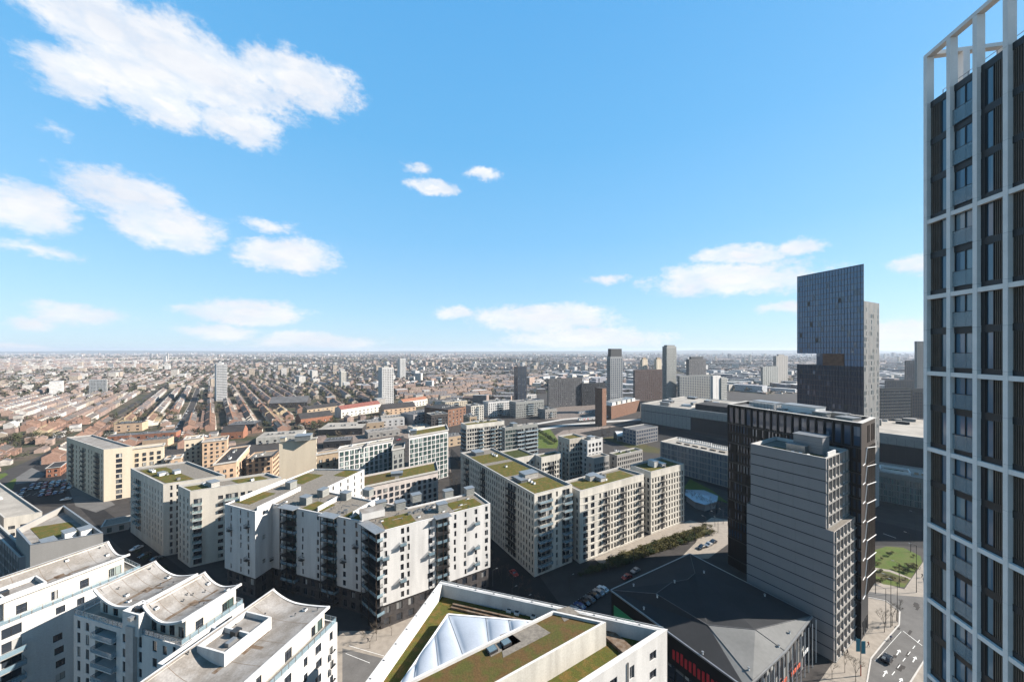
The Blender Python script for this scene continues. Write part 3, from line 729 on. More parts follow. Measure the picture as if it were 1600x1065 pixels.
# ================================================================ bottom-centre building with cushion roof
def cushion_building():
    ap,Rr=(-14.6,74.4),(26.2,61.6); z=41.
    d=unit(ap,Rr); s1=add(Rr,neg(dB),46); s0=add(ap,neg(e2),36)
    foot=[s0,s1,Rr,ap]
    b=Bld('apartment_block','white triangular building with brown green roof and pale air cushion skylight at bottom centre','apartment block',Rr)
    fh=3.05; nf=12; zb=z-1.3-nf*fh
    a,c=s1,Rr; Lw=dist(a,c)
    o=[]
    for k in range(nf):
        o.append((Lw-9.4,Lw-8.3,zb+k*fh+.3,zb+k*fh+2.3,'d0'))
        o.append((Lw-4.6,Lw-2.9,zb+k*fh+.9,zb+k*fh+2.3,'d0m'))
        for u in (13,17,22,27,32): o.append((Lw-u-.8,Lw-u+.8,zb+k*fh+.9,zb+k*fh+2.3,'d0m'))
    b.wall(a,c,0,z,o,'white_render',dep=.25)
    b.wall(Rr,ap,0,z,grid(cols(dist(Rr,ap),10,1.4),zb,nf,fh,.8,1.5),'white_render')
    b.wall(ap,s0,0,z,grid(cols(dist(ap,s0),8,1.4),zb,nf,fh,.8,1.5),'white_render')
    b.wall(s0,s1,0,z,(),'white_render')
    for k in range(nf): b.balcony(Rr,ap,1.7,zb+k*fh-.1,3.2,1.7,'gw')
    b.roof(foot,z,2.4,'sedum','white_render',t=.75,inner='white_render',over=.05)
    zr=z-2.38
    # rail along the back edge and a string of lamps
    m=MB()
    for off,h in ((.25,.35),(.45,.75)):
        p=add(Rr,(-d[1]*-1,-d[0]*-1),0)
    q=inset(foot,.3)
    for hh in (.25,.5):
        m.tube((q[2][0],q[2][1],z+hh),(q[3][0],q[3][1],z+hh),.035,.035,'white_metal',5)
    n=26
    for i in range(n+1):
        x=q[2][0]+(q[3][0]-q[2][0])*i/n; y=q[2][1]+(q[3][1]-q[2][1])*i/n; m.tube((x,y,z),(x,y,z+.5),.025,.025,'white_metal',4)
    b.part(m,'guard_rail')
    m=MB()
    for i in range(1,11):
        for (x0,x1) in ((q[3],q[2]),(q[3],q[0])):
            x=x0[0]+(x1[0]-x0[0])*i/11; y=x0[1]+(x1[1]-x0[1])*i/11; m.cbox((x,y,z+.05),d,.3,.12,.06,'dark_metal')
    b.part(m,'roof_bracket')
    # raised block along dB
    zt=42.6
    c0=P(947,971,zt); c1=P(864,953,zt); w=dist(c0,c1)
    c0b=add(c0,neg(dB),47); c1b=add(c1,neg(dB),52)
    rb=[c0b,c0,c1,c1b]
    m=MB(); 
    for i in range(4):
        x,y=rb[i],rb[(i+1)%4]; m.poly([(*x,zr),(*y,zr),(*y,zt),(*x,zt)],'pale_render')
    q=inset(rb,.35); 
    for i in range(4):
        j=(i+1)%4; m.poly([(*q[i],zt),(*rb[i],zt),(*rb[j],zt),(*q[j],zt)],'white_render'); m.poly([(*q[j],zt-.5),(*q[i],zt-.5),(*q[i],zt),(*q[j],zt)],'white_render')
    pb=b.part(m,'raised_roof_block')
    r=MB(); r.poly([(*p,zt-.45) for p in q],'sedum_red'); b.part(r,'sedum_bed',pb)
    # bare strip and pale gravel blot, hatches
    g=MB()
    for fr,l,wd,off in ((9,9,4.0,.5),(14,5.5,2.8,1.6),(2,3.5,3,1.2)):
        o=add(add(c0,neg(dB),fr),(-dB[1],dB[0]),w*.45+off-1); g.prism(ccw([o,add(o,neg(dB),l),add(add(o,neg(dB),l*.8),(-dB[1],dB[0]),wd),add(add(o,neg(dB),l*.1),(-dB[1],dB[0]),wd*.8)]),zt-.45,zt-.41,'gravel')
    b.part(g,'gravel_patch',pb)
    for fr in (10.5,13):
        o=add(add(c1,neg(dB),fr),(dB[1],-dB[0]),1.4); k=MB(); k.cbox((o[0],o[1],zt-.45),dB,1.5,1.2,.4,'dark_metal'); k.cbox((o[0],o[1],zt-.05),dB,1.3,1.0,.06,'rail_glass'); b.part(k,'roof_hatch')
    # wall light
    # cushion roof
    T=[P(699,956,z-.3),P(617,1066,z-.3),P(826,968,z-.3)]
    _t=hit(c1,neg(dB),612); _q=add(c1,neg(dB),_t); T=[P(700,957,z-.2),(_q[0]-.4,_q[1]+.6),add(add(c1,neg(dB),1.5),(-dB[1],dB[0]),.8)]
    apx=T[0]; lf=T[1]; rt=T[2]
    K=6; N_=9
    cu=MB(); fr=MB(); zc=z-.5
    def lerp(p,q,t): return (p[0]+(q[0]-p[0])*t,p[1]+(q[1]-p[1])*t)
    # cushions run as strips fanned from the long side; ribs go from the long side to the two short ones
    def edge(t):   # point on the path lf -> apx -> rt
        L1=dist(lf,apx); L2=dist(apx,rt); s=t*(L1+L2)
        return lerp(lf,apx,s/L1) if s<L1 else lerp(apx,rt,(s-L1)/L2)
    L1=dist(lf,apx); L2=dist(apx,rt); tk=[0,.17,.34,L1/(L1+L2)*.82,L1/(L1+L2),.72,.86,1]
    tk=[0,.2,.4,L1/(L1+L2),.74,.87,1]; sk=[0,.1,.24,.42,.6,.8,1]
    tk=[0,L1/(L1+L2)*.38,L1/(L1+L2)*.72,L1/(L1+L2),.70,.82,.92,1]; sk=[0,.12,.27,.43,.59,.75,.88,1]
    for i in range(len(tk)-1):
        for a in range(N_):
            for c in range(N_):
                def pt(a,c):
                    s=a/N_; q=c/N_; e0=edge(tk[i]+(tk[i+1]-tk[i])*s) if not(tk[i]<L1/(L1+L2)<tk[i+1]) else lerp(edge(tk[i]),edge(tk[i+1]),s)
                    b0=lerp(lf,rt,sk[i]+(sk[i+1]-sk[i])*s); p=lerp(b0,e0,q); h=.55*(4*s*(1-s))**.6*(4*q*(1-q))**.35*min(1,dist(b0,e0)/3)
                    return (p[0],p[1],zc+h)
                cu.poly([pt(a,c),pt(a,c+1),pt(a+1,c+1),pt(a+1,c)],'etfe')
    ce=cu.build('cushion_skylight',b.root,b.loc,smooth=True)
    import bmesh
    bm=bmesh.new(); bm.from_mesh(ce.data); bmesh.ops.remove_doubles(bm,verts=bm.verts,dist=.002); bmesh.ops.recalc_face_normals(bm,faces=bm.faces); bm.to_mesh(ce.data); bm.free()
    for p in ce.data.polygons: p.use_smooth=True
    for i in range(1,len(tk)-1):
        p,q=lerp(lf,rt,sk[i]),edge(tk[i]); fr.tube((*p,zc+.03),(*q,zc+.03),.07,.07,'steel',5)
    for p,q in ((lf,apx),(apx,rt),(rt,lf)): 
        dd=unit(p,q); fr.cbox(((p[0]+q[0])/2,(p[1]+q[1])/2,zr),dd,dist(p,q),.3,zc-zr+.15,'white_metal')
    b.part(fr,'skylight_frame',ce)
    # roof planting beds with brown decks
    dk=MB()
    nrm=(d[1],-d[0])
    for off in (2.6,3.5):
        o=add(add(ap,d,4),nrm,off); dk.box((o[0],o[1],zr+.05),d,15.5,.35,.3,'stain')
    b.part(dk,'deck_strip')
    g=MB(); o=add(add(Rr,neg(dB),2),(-dB[1],dB[0]),1.5)
    g.prism(ccw([add(o,neg(dB),4),add(o,neg(dB),6.2),add(add(o,neg(dB),6.2),(-dB[1],dB[0]),6),add(add(o,neg(dB),4),(-dB[1],dB[0]),6)]),zr,zr+.5,'stain'); b.part(g,'deck_box')
    g=MB(); o=add(add(Rr,neg(dB),8.5),(-dB[1],dB[0]),2.7); g.box((o[0],o[1],zr),neg(dB),22,1.5,.06,'gravel'); 
    o=add(add(Rr,neg(dB),8.5),(-dB[1],dB[0]),1.0)
    b.part(g,'gravel_strip')
    m=MB(); u=dist(s1,Rr)-9.9; p=add(s1,unit(s1,Rr),u); nn=(dB[1],-dB[0]); m.tube((p[0]+nn[0]*.12,p[1]+nn[1]*.12,2),(p[0]+nn[0]*.12,p[1]+nn[1]*.12,z-1),.09,.09,'dark_metal',6); b.part(m,'drainpipe')
    for m_,nm_ in roof_bits(add(add(c0,neg(dB),3),(-dB[1],dB[0]),1),neg(dB),-0.1+0,24,zt-.45,0,5): b.part(m_,nm_,pb)
    for m_,nm_ in roof_bits(add(add(Rr,neg(d),3),(d[1],-d[0]),1.2),neg(d),-1.,34,zr,12,6): b.part(m_,nm_)
    b.finish()
cushion_building()

# ================================================================ dark folded roof hall
def folded_hall():
    L_=(31.4,115.4); C_=add(L_,neg(dA),39.5); R_=(85.6,104.2); K_=add(L_,dB,42.6)
    b=Bld('market_hall','low hall with dark folded metal roof and glazed walls, red sign on its left side','hall',C_)
    z=12.4
    r=MB()
    def q(px,py,zz): p=P(px,py,zz); return (p[0],p[1],zz)
    Lz,Cz,Rz,Kz=(*L_,z),(*C_,z),(*R_,z),(*K_,z-1.2)
    A=q(1025,927,15.6); A2_=q(1050,909,16.2); A3_=q(1074,905,16.0); A4=q(1086,895,15.0)
    V=q(1106,976,14.2); W_=q(1180,983,14.6); X_=q(1226,1016,z+.05); Y_=q(1176,1062,z+.6)
    m1,m2='membrane_shade_dark','membrane_lit'  # facets split at the tower's shadow edge, shaded side painted darker
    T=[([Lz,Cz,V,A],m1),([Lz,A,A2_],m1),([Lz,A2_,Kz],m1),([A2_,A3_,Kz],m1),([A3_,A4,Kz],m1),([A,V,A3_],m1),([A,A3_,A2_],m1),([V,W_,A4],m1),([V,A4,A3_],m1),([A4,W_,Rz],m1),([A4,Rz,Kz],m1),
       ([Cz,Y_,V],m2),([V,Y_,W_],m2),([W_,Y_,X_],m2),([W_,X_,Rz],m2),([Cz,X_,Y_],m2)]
    for p,m in T:
        n=(Vector(p[1])-Vector(p[0])).cross(Vector(p[2])-Vector(p[0]))
        for i in range(1,len(p)-1):
            t=[p[0],p[i],p[i+1]]; n=(Vector(t[1])-Vector(t[0])).cross(Vector(t[2])-Vector(t[0])); r.poly(t if n.z>0 else t[::-1],m)
    ro=b.part(r,'folded_roof')
    s=MB()
    for p,q_ in ((A,A2_),(A2_,A3_),(A3_,A4),(V,Y_),(A,V),(V,W_),(W_,X_),(W_,Rz),(Lz,A),(Kz,A4)):
        s.tube((p[0],p[1],p[2]+.05),(q_[0],q_[1],q_[2]+.05),.1,.1,'roof_mid',4)
    # fine standing seams
    b.part(s,'roof_ridge',ro)
    e=MB()
    for p,q_ in ((Lz,Cz),(Cz,X_),(X_,Rz),(Rz,Kz),(Kz,Lz)):
        dd=unit(p,q_); e.poly([(p[0],p[1],p[2]-.5),(q_[0],q_[1],q_[2]-.5),(q_[0],q_[1],q_[2]+.1),(p[0],p[1],p[2]+.1)],'steel')
        nn=(dd[1]*.35,-dd[0]*.35); e.poly([(p[0]+nn[0],p[1]+nn[1],p[2]+.1),(q_[0]+nn[0],q_[1]+nn[1],q_[2]+.1),(q_[0],q_[1],q_[2]+.12),(p[0],p[1],p[2]+.12)],'steel')
        e.poly([(p[0]+nn[0],p[1]+nn[1],p[2]-.3),(q_[0]+nn[0],q_[1]+nn[1],q_[2]-.3),(q_[0]+nn[0],q_[1]+nn[1],q_[2]+.1),(p[0]+nn[0],p[1]+nn[1],p[2]+.1)],'steel')
    b.part(e,'eaves',ro)
    v=MB()
    for px,py in ((1027,938),(1054,920),(1006,944),(1074,1015),(1098,1012),(1170,1041),(1157,1058),(1100,895),(1195,925),(1234,982),(1217,1003),(990,913)):
        # vents stand on the roof surface
        o=P(px,py,14); bz=None
        for p,m in T:
            for i in range(1,len(p)-1):
                t=[Vector(p[0]),Vector(p[i]),Vector(p[i+1])]
                den=(t[1].y-t[2].y)*(t[0].x-t[2].x)+(t[2].x-t[1].x)*(t[0].y-t[2].y)
                if abs(den)<1e-6: continue
                a=((t[1].y-t[2].y)*(o[0]-t[2].x)+(t[2].x-t[1].x)*(o[1]-t[2].y))/den; c=((t[2].y-t[0].y)*(o[0]-t[2].x)+(t[0].x-t[2].x)*(o[1]-t[2].y))/den
                if a>=0 and c>=0 and a+c<=1: bz=a*t[0].z+c*t[1].z+(1-a-c)*t[2].z
        if bz: k=MB(); k.tube((o[0],o[1],bz-.1),(o[0],o[1],bz+.55),.22,.18,'white_metal',8,True); k.tube((o[0],o[1],bz+.55),(o[0],o[1],bz+.7),.32,.3,'steel',8,True); b.part(k,'roof_vent')
    w=MB()
    for p,q_ in ((L_,C_),(C_,R_),(R_,K_),(K_,L_)):
        Lw=dist(p,q_); n=int(Lw/2.4); ops=[(Lw*i/n+.12,Lw*(i+1)/n-.12,.3,z-1.4,'b0') for i in range(n)]
        b.wall(p,q_,0,z-.5-(0 if q_!=K_ and p!=K_ else 1.2),[o for o in ops] if p!=L_ else [(o[0],o[1],.3,4.2,'d0') for o in ops],'black_metal',dep=.15)
    # red and green sign bands on the left side wall
    dl=unit(L_,C_); nl=(dl[1],-dl[0])
    s=MB(); Lw=dist(L_,C_)
    for i in range(13):
        p=add(add(L_,dl,Lw-18+i*1.15),nl,.2); s.box((p[0],p[1],6.2),dl,.62,.18,2.4+(i%3)*.25,'sign_red')
    b.part(s,'sign_slats')
    s=MB(); p=add(add(L_,dl,1.2),nl,.2); s.box((p[0],p[1],2.4),dl,8,.15,6.0,'sign_green'); b.part(s,'green_panel')
    s=MB(); dr=unit(C_,R_); nr=(dr[1],-dr[0])
    for u0,u1,zz,mm in ((16,22,3.2,'orange_red'),(25,31,2.6,'orange_red'),(33,37,4.2,'white_metal')):
        p=add(add(C_,dr,u0),nr,.25); s.box((p[0],p[1],zz),dr,u1-u0,.12,.9,mm)
    b.part(s,'shopfront_band')
    # colonnade fins on the right
    s=MB()
    for i in range(15):
        p=add(add(C_,dr,1+i*2.75),nr,1.1); s.tube((p[0],p[1],0),(p[0],p[1],z-.3),.1,.1,'white_metal',6)
    b.part(s,'canopy_post')
    b.finish()
folded_hall()

# ================================================================ grey slab tower
def grey_tower():
    N_=(90.9,103.); W1=22.8; D=18.2
    b=Bld('office_tower','mid-rise tower with blank grey banded flank and white gridded window side','tower',N_)
    def foot(i,j,dd,k=0): c=add(N_,dA,i); c=add(c,dB,k); l=add(c,dA,j-i); return [l,c,add(c,dB,dd-k),add(l,dB,dd-k)]
    lo=foot(0,W1,D); hi=foot(1.75,21.6,D,0.)
    fh=3.3; z1,z2=37.,57.2
    for (ft,za,zb,nf0) in ((lo,0,z1,11),(hi,z1,z2,6)):
        l,c,r,k=ft; Lw=dist(l,c)
        # flank: grey panels with dark joints
        n=(unit(l,c)[1],-unit(l,c)[0]); zz=za; m=b.w
        m.poly([(*l,za),(*c,za),(*c,zb),(*l,zb)],'joint')
        nfl=round((zb-za)/fh); h=(zb-za)/nfl
        for i in range(nfl):
            npan=5
            for j in range(npan):
                p=add(l,unit(l,c),Lw*j/npan+.01); m.box((p[0]+n[0]*.1,p[1]+n[1]*.1,za+i*h+.32),unit(l,c),Lw/npan-.03,.095,h-.32,'grey_panel')
        # front: white grid
        Lr=dist(c,r); nb=6; ops=[]
        cw=(Lr-1.4)/nb
        for i in range(nfl):
            for j in range(nb): ops.append((1.0+cw*j+.35,1.0+cw*(j+1)-.3,za+i*h+.75,za+i*h+h-.25,'d0'))
        b.wall(c,r,za,zb,ops,'pink_stone',dep=.45)
        nn=(dB[1],-dB[0])
        for i in range(nfl):
            for j in range(nb+1):
                p=add(add(c,dB,.95+cw*j-.1),nn,.28); m.box((p[0],p[1],za+i*h+.05),dB,.42,.27,h*.93,'concrete')
            p=add(add(c,dB,.5),nn,.36); m.box((p[0],p[1],za+i*h-.02),dB,Lr-.6,.35,.34,'concrete')
        b.wall(r,k,za,zb,(),'grey_panel'); b.wall(k,l,za,zb,(),'grey_panel')
    q=MB(); q.poly([(*p,z1) for p in lo],'gravel'); b.part(q,'ledge')
    b.roof(hi,z2,1.0,'gravel','pale_concrete',t=.45,inner='white_render')
    l,c,r,k=hi; zr=z2-.98
    o=add(add(c,dA,2.5),dB,1.0); b.patch([o,add(o,dA,13),add(add(o,dA,13),dB,5.5),add(o,dB,5.5)],zr,'sedum')
    o=add(add(c,dA,7),dB,10.5); b.housing((o[0],o[1],zr),dA,7.5,5.5,5.2,'grey_panel'); o=add(add(c,dA,9.2),dB,6.2); b.housing((o[0],o[1],zr),dA,5,2.4,2.2,'steel')
    g=MB(); o=add(add(c,dA,.5),dB,3.2); g.box((o[0],o[1],zr),dB,6,.3,2.1,'white_render'); b.part(g,'roof_screen')
    for i in range(3):
        o=add(add(c,dA,5+i*2),dB,2.5); g=MB(); g.tube((*o,zr),(*o,zr+.7),.4,.4,'white_metal',10,True); b.part(g,'roof_vent')
    b.finish()
grey_tower()

# ================================================================ black tower behind it
def black_tower():
    Lc=(89.4,151.); C=(106.3,111.); Rc=(120.,120.6); K=(Rc[0]+Lc[0]-C[0],Rc[1]+Lc[1]-C[1])
    b=Bld('hotel_tower','black metal tower with stepped white outlines on its bronze side and rooftop plant','tower',C)
    z=66.; foot=[Lc,C,Rc,K]; fh=3.45; zb=13.
    dl=unit(Lc,C); L1=dist(Lc,C); nl=(dl[1],-dl[0])
    ops=[]
    nb=18; cw=L1/nb
    # big glazed top storey
    for i in range(nb): ops.append((i*cw+.4,(i+1)*cw-.35,z-7.2,z-1.2,'d1t'))
    rg=random.Random(3)
    for k in range(12):
        zz=z-11.0-k*3.9
        if zz<3: break
        for i in range(nb*2):
            if rg.random()<.75: ops.append((i*cw/2+.22,(i+1)*cw/2-.22,zz,zz+2.9,'d1'))
    b.wall(Lc,C,0,z,ops,'black_metal',dep=.3)
    fin=MB()
    for i in range(nb+1):
        p=add(add(Lc,dl,i*cw-.12),nl,.35); fin.box((p[0],p[1],z-7.6),dl,.22,.34,7.0,'dark_metal')
    for i in range(nb*4):
        zz=z-8; p=add(add(Lc,dl,i*cw/4),nl,.16)
        for k in range(11):
            zc=z-11.2-k*3.9
            if zc<2: break
            if rg.random()<.8: fin.box((p[0],p[1],zc),dl,.06,.15,3.3,'bronze_metal')
    for k in range(11):
        p=add(Lc,nl,.28); fin.box((p[0],p[1],z-7.9-k*7.8),dl,L1,.27,.3,'dark_metal') if z-7.9-k*7.8>1 else None
    b.part(fin,'facade_fins')
    # bronze side with stepped white lines
    dr=unit(C,Rc); L2=dist(C,Rc); nr=(dr[1],-dr[0])
    ops=[]; nb2=7; cw=(L2-5.0)/nb2
    for k in range(8):
        zz=z-1-(k+1)*6.6
        if zz<zb: break
        for i in range(nb2):
            if i in (1,2,4,5,6) : ops.append((5.+i*cw+.25,5.+(i+1)*cw-.25,zz+.5,zz+6.0,'b1t'))
    b.wall(C,Rc,zb,z,ops,'bronze_metal',dep=.3)
    b.wall(add(C,dr,.0),add(C,dr,8),0,zb,[(1+i*2.3,2.8+i*2.3,.5,5,'d0') for i in range(3)],'dark_metal')
    b.wall(add(C,dr,8),add(add(C,dr,8),(-dr[1],dr[0]),12),0,zb,(),'dark_metal')
    so=MB(); so.poly([(*p,zb) for p in reversed(foot)],'dark_metal'); b.part(so,'soffit')
    ln=MB()
    for k in range(9):
        zt=z-8.-k*5.8
        if zt-5<7: break
        pts=[(.4,zt-4.9),(3.0,zt-4.7),(5.2,zt-.15),(L2+.0,zt-1.5)]
        for i in range(3):
            p=add(add(C,dr,pts[i][0]),nr,.28); q=add(add(C,dr,pts[i+1][0]),nr,.28); ln.tube((*p,pts[i][1]),(*q,pts[i+1][1]),.11,.11,'white_metal',4)
        for i_ in range(34):
            u=5.4+i_*.33; p=add(add(C,dr,u),nr,.12); ln.box((*p,zt-5.7),dr,.07,.11,5.5,'louvre_tan' if i_%7==0 else 'bronze_metal')
    b.part(ln,'stepped_trim')
    b.wall(Rc,K,zb,z,grid(cols(L1,14,1.6),zb,12,4.2,.6,3.0),'black_metal'); b.wall(K,Lc,0,z,(),'black_metal')
    b.wall(add(Rc,unit(Rc,K),6),K,0,zb,(),'black_metal')
    b.finish()
    b.roof(foot,z,.9,'roof_mid','pale_concrete',t=1.1,inner='dark_metal',over=.25)
    zr=z-.88; ins=(-dl[1],dl[0])
    def at(u,v): return add(add(Lc,dl,u),ins,v)
    m=MB()
    for i in range(22):
        p=at(5+i*.55,6.2); m.cbox((*p,zr),dl,.12,.3,2.3,'white_metal')
    p=at(5,6); m.box((*p,zr+2.3),dl,12.4,.4,.15,'white_metal'); b.part(m,'louvre_screen')
    for (u,v,l,w,h,mm) in ((10,9.5,9,4,2.6,'steel'),(23,8.5,11,6,3.0,'white_metal'),(30,6,4,3,1.8,'housing_panel'),(18,5,3,2,1.3,'steel'),(37,7,4.5,5,1.2,'pale_concrete'),(33,11,4,3,1.6,'steel')):
        p=at(u,v); b.housing((*p,zr),dl,l,w,h,mm)
    b.units((*at(14,3.2),zr),dl,7,1.3,'white_metal'); b.units((*at(26,3.2),zr),dl,5,1.4,'steel')
black_tower()

# ================================================================ the near right-hand tower
def near_tower():
    C0=(34.4,30.5); dn=neg(vp(915)); perp=(-dn[1]*-1,0)
    en=(dn[1]*-1,dn[0]) # along the end wall (away to the right)
    en=(-dn[1],dn[0])
    if en[0]<0: en=neg(en)
    bw=1.97; NB=8; Lf=bw*NB; De=15.8
    b=Bld('residential_tower','tall dark glazed tower with pale stone grid and open crown at the right edge','tower',C0)
    zt=108.4; H=115.; zc=112.6
    beams=[86.0-6.23*k for k in range(-2,14)]
    nl=(dn[1],-dn[0]); 
    # outward normal must point to the camera side (left)
    if nl[0]>0: nl=neg(nl)
    # facade plane recessed behind the grid
    fac=MB(); panes=MB()
    def pt(u,y,z): return (C0[0]+dn[0]*u+nl[0]*y,C0[1]+dn[1]*u+nl[1]*y,z)
    def bx(mb,u0,u1,y0,y1,z0,z1,m):
        a,c,d,e=pt(u0,y0,0),pt(u1,y0,0),pt(u1,y1,0),pt(u0,y1,0); mb.prism(ccw([a[:2],c[:2],d[:2],e[:2]]),z0,z1,m)
    slabs=[]; z=zt
    while z>0: slabs.append(z); z-=3.115
    # core body
    core=MB(); bx(core,0.25,Lf,-.40,-De,0,zt,'frame_dark'); b.part(core,'core_wall')
    # per floor, per bay
    rg=random.Random(5)
    b.sub=True
    pw={}
    def win(u0,u1,z0,z1,kind):
        w=u1-u0; h=z1-z0; key=(round(w,3),round(h,3),kind)
        if key not in pw:
            f=MB(); g=MB(); t=.05
            # local: x along wall, y inwards
            f.box((-w/2,0,0),(1,0),t,.1,h,'frame_dark'); f.box((w/2-t,0,0),(1,0),t,.1,h,'frame_dark'); f.box((-w/2+t,0,0),(1,0),w-2*t,.1,t,'frame_dark'); f.box((-w/2+t,0,h-t),(1,0),w-2*t,.1,t,'frame_dark')
            if kind=='J': f.box((-t/2,0,t),(1,0),t,.1,h-2*t,'frame_dark')
            g.poly([(-w/2+t,.06,t),(w/2-t,.06,t),(w/2-t,.06,h-t),(-w/2+t,.06,h-t)],'pane_tower')
            o=f.build('window'); c=g.build('pane'); pw[key]=(o.data,c.data); bpy.data.objects.remove(o); bpy.data.objects.remove(c)
        return key
    cnt=0; restw=MB()
    dirw=neg(dn); ang_=math.atan2(dn[1],dn[0])
    cols_=[0,1,2,3,4,5,6,7]; items=[]
    lou=MB(); sp_=MB(); jl=[]
    for bi in range(NB):
        typ=['W','J','L','F','L','J','W','J'][bi]   # window left-with-louvre, juliet, louvre+window, full louvre
        u0=bi*bw+.0+.30; u1=(bi+1)*bw-.02
        for k,ztop in enumerate(slabs[:-1]):
            z1=ztop-.35; z0=ztop-3.115+.12; 
            bx(sp_,u0-.1,u1+.1,-.26,-.40,ztop-.36,ztop+.13,'frame_dark')
            if typ=='W':   # louvre on the far side, pane on the near side
                items.append((u1-.76,u1-.03,z0,z1,'P')); ls,le=u0,u1-.78
            elif typ=='L':
                items.append((u0+.30,u0+.82,z0,z1,'P')); ls,le=u0+.86,u1
                bx(sp_,u0,u0+.28,-.24,-.38,z0,z1,'frame_dark')
            elif typ=='J':
                items.append((u0+.04,u1-.04,z0,z1,'J')); ls=le=0; jl.append((u0+.02,u1-.02,z0))
            else: ls,le=u0,u1
            if le>ls:
                n=int((le-ls)/.13)
                for i in range(n):
                    uu=ls+(le-ls)*(i+.5)/n; bx(lou,uu-.02,uu+.02,-.26,-.31,z0-.05,z1+.02,'louvre_tan')
    b.part(sp_,'spandrel'); b.part(lou,'louvres')
    def vis(z0): return abs(z0-88)
    items.sort(key=lambda q:(q[0]>7.3, vis(q[2])))
    for i,(u0,u1,z0,z1,kind) in enumerate(items):
        key=win(u0,u1,z0,z1,kind); p=pt((u0+u1)/2,-.27,z0)
        if i<100:
            o=bpy.data.objects.new('window',pw[key][0]); COL.objects.link(o); o.parent=b.root; o.location=(p[0]-b.loc[0],p[1]-b.loc[1],p[2])
            # wall direction for inward +y : rotate so that local y = -nl
            a=math.atan2(-nl[1],-nl[0])-math.pi/2; o.rotation_euler=(0,0,a)
            c=bpy.data.objects.new('pane',pw[key][1]); COL.objects.link(c); c.parent=o
        else:
            a=math.atan2(-nl[1],-nl[0])-math.pi/2; d=(math.cos(a),math.sin(a))
            w=u1-u0; h=z1-z0; t=MB(); t.box((-w/2,0,0),(1,0),w,.1,.05,'frame_dark'); t.poly([(-w/2,.06,0),(w/2,.06,0),(w/2,.06,h),(-w/2,.06,h)],'pane_tower'); xform(restw,t,p,d)
    o=b.part(restw,'window'); o['kind']='stuff'
    jb=None; 
    for i,(u0,u1,z0) in enumerate(sorted(jl,key=lambda q:(q[0]>7,vis(q[2])))[:60]):
        m=MB(); bx(m,u0,u1,-.14,-.155,z0,z0+1.1,'rail_glass'); bx(m,u0,u1,-.13,-.165,z0+1.1,z0+1.14,'dark_metal'); bx(m,u0,u1,-.13,-.165,z0-.02,z0,'dark_metal'); b.part(m,'glass_balustrade')
    # stone grid: columns and beams
    for i in range(NB+1):
        m=MB(); u=i*bw; w=.30
        u_a,u_b=(u-.0,u+w)
        for k,ztop in enumerate(slabs):
            zb=max(0,ztop-3.115); bx(m,u_a,u_b,0.0,-.5,zb+.015,ztop-.0,'stone_column')
        bx(m,u_a+.01,u_b-.01,-.012,-.5,0,zt,'stone_joint')
        bx(m,u_a,u_b,0.0,-.5,zt+.02,zc-.32,'stone_column'); b.part(m,'stone_column')
    m=MB()
    for zz in beams:
        if zz<2: continue
        m=MB(); bx(m,.3,Lf,-.03,-.3,zz-.0,zz+.33,'stone_column'); b.part(m,'stone_beam')
    # end wall (its edge only) and crown on all sides
    m=MB(); bx(m,.0,.3,-.5,-De,0,zt,'stone_column'); b.part(m,'end_wall')
    m=MB(); bx(m,0,Lf+.3,0.0,-.5,zc-.3,zc,'stone_column'); bx(m,0,.5,-.5,-De,zc-.3,zc,'stone_column'); bx(m,0,Lf+.3,-De,-De-.5,zc-.3,zc,'stone_column')
    b.part(m,'crown_beam')
    k=2.3
    while k<De:
        m=MB(); bx(m,0,.5,-k,-k-.45,zt,zc-.3,'stone_column'); b.part(m,'crown_post'); k+=2.6
    k=0
    while k<=Lf:
        m=MB(); bx(m,k,k+.45,-De,-De-.5,zt,zc-.3,'stone_column'); b.part(m,'crown_post'); k+=bw
    # thin roof rail and plant
    m=MB()
    for h in (.5,.95): bx(m,.4,Lf,-1.0,-1.04,zt+h,zt+h+.03,'steel')
    for i in range(16): bx(m,.4+i,.43+i,-1.0,-1.04,zt,zt+.95,'steel')
    b.part(m,'roof_rail')
    s=b; s.wins=[]; s.bal=[]
near_tower()

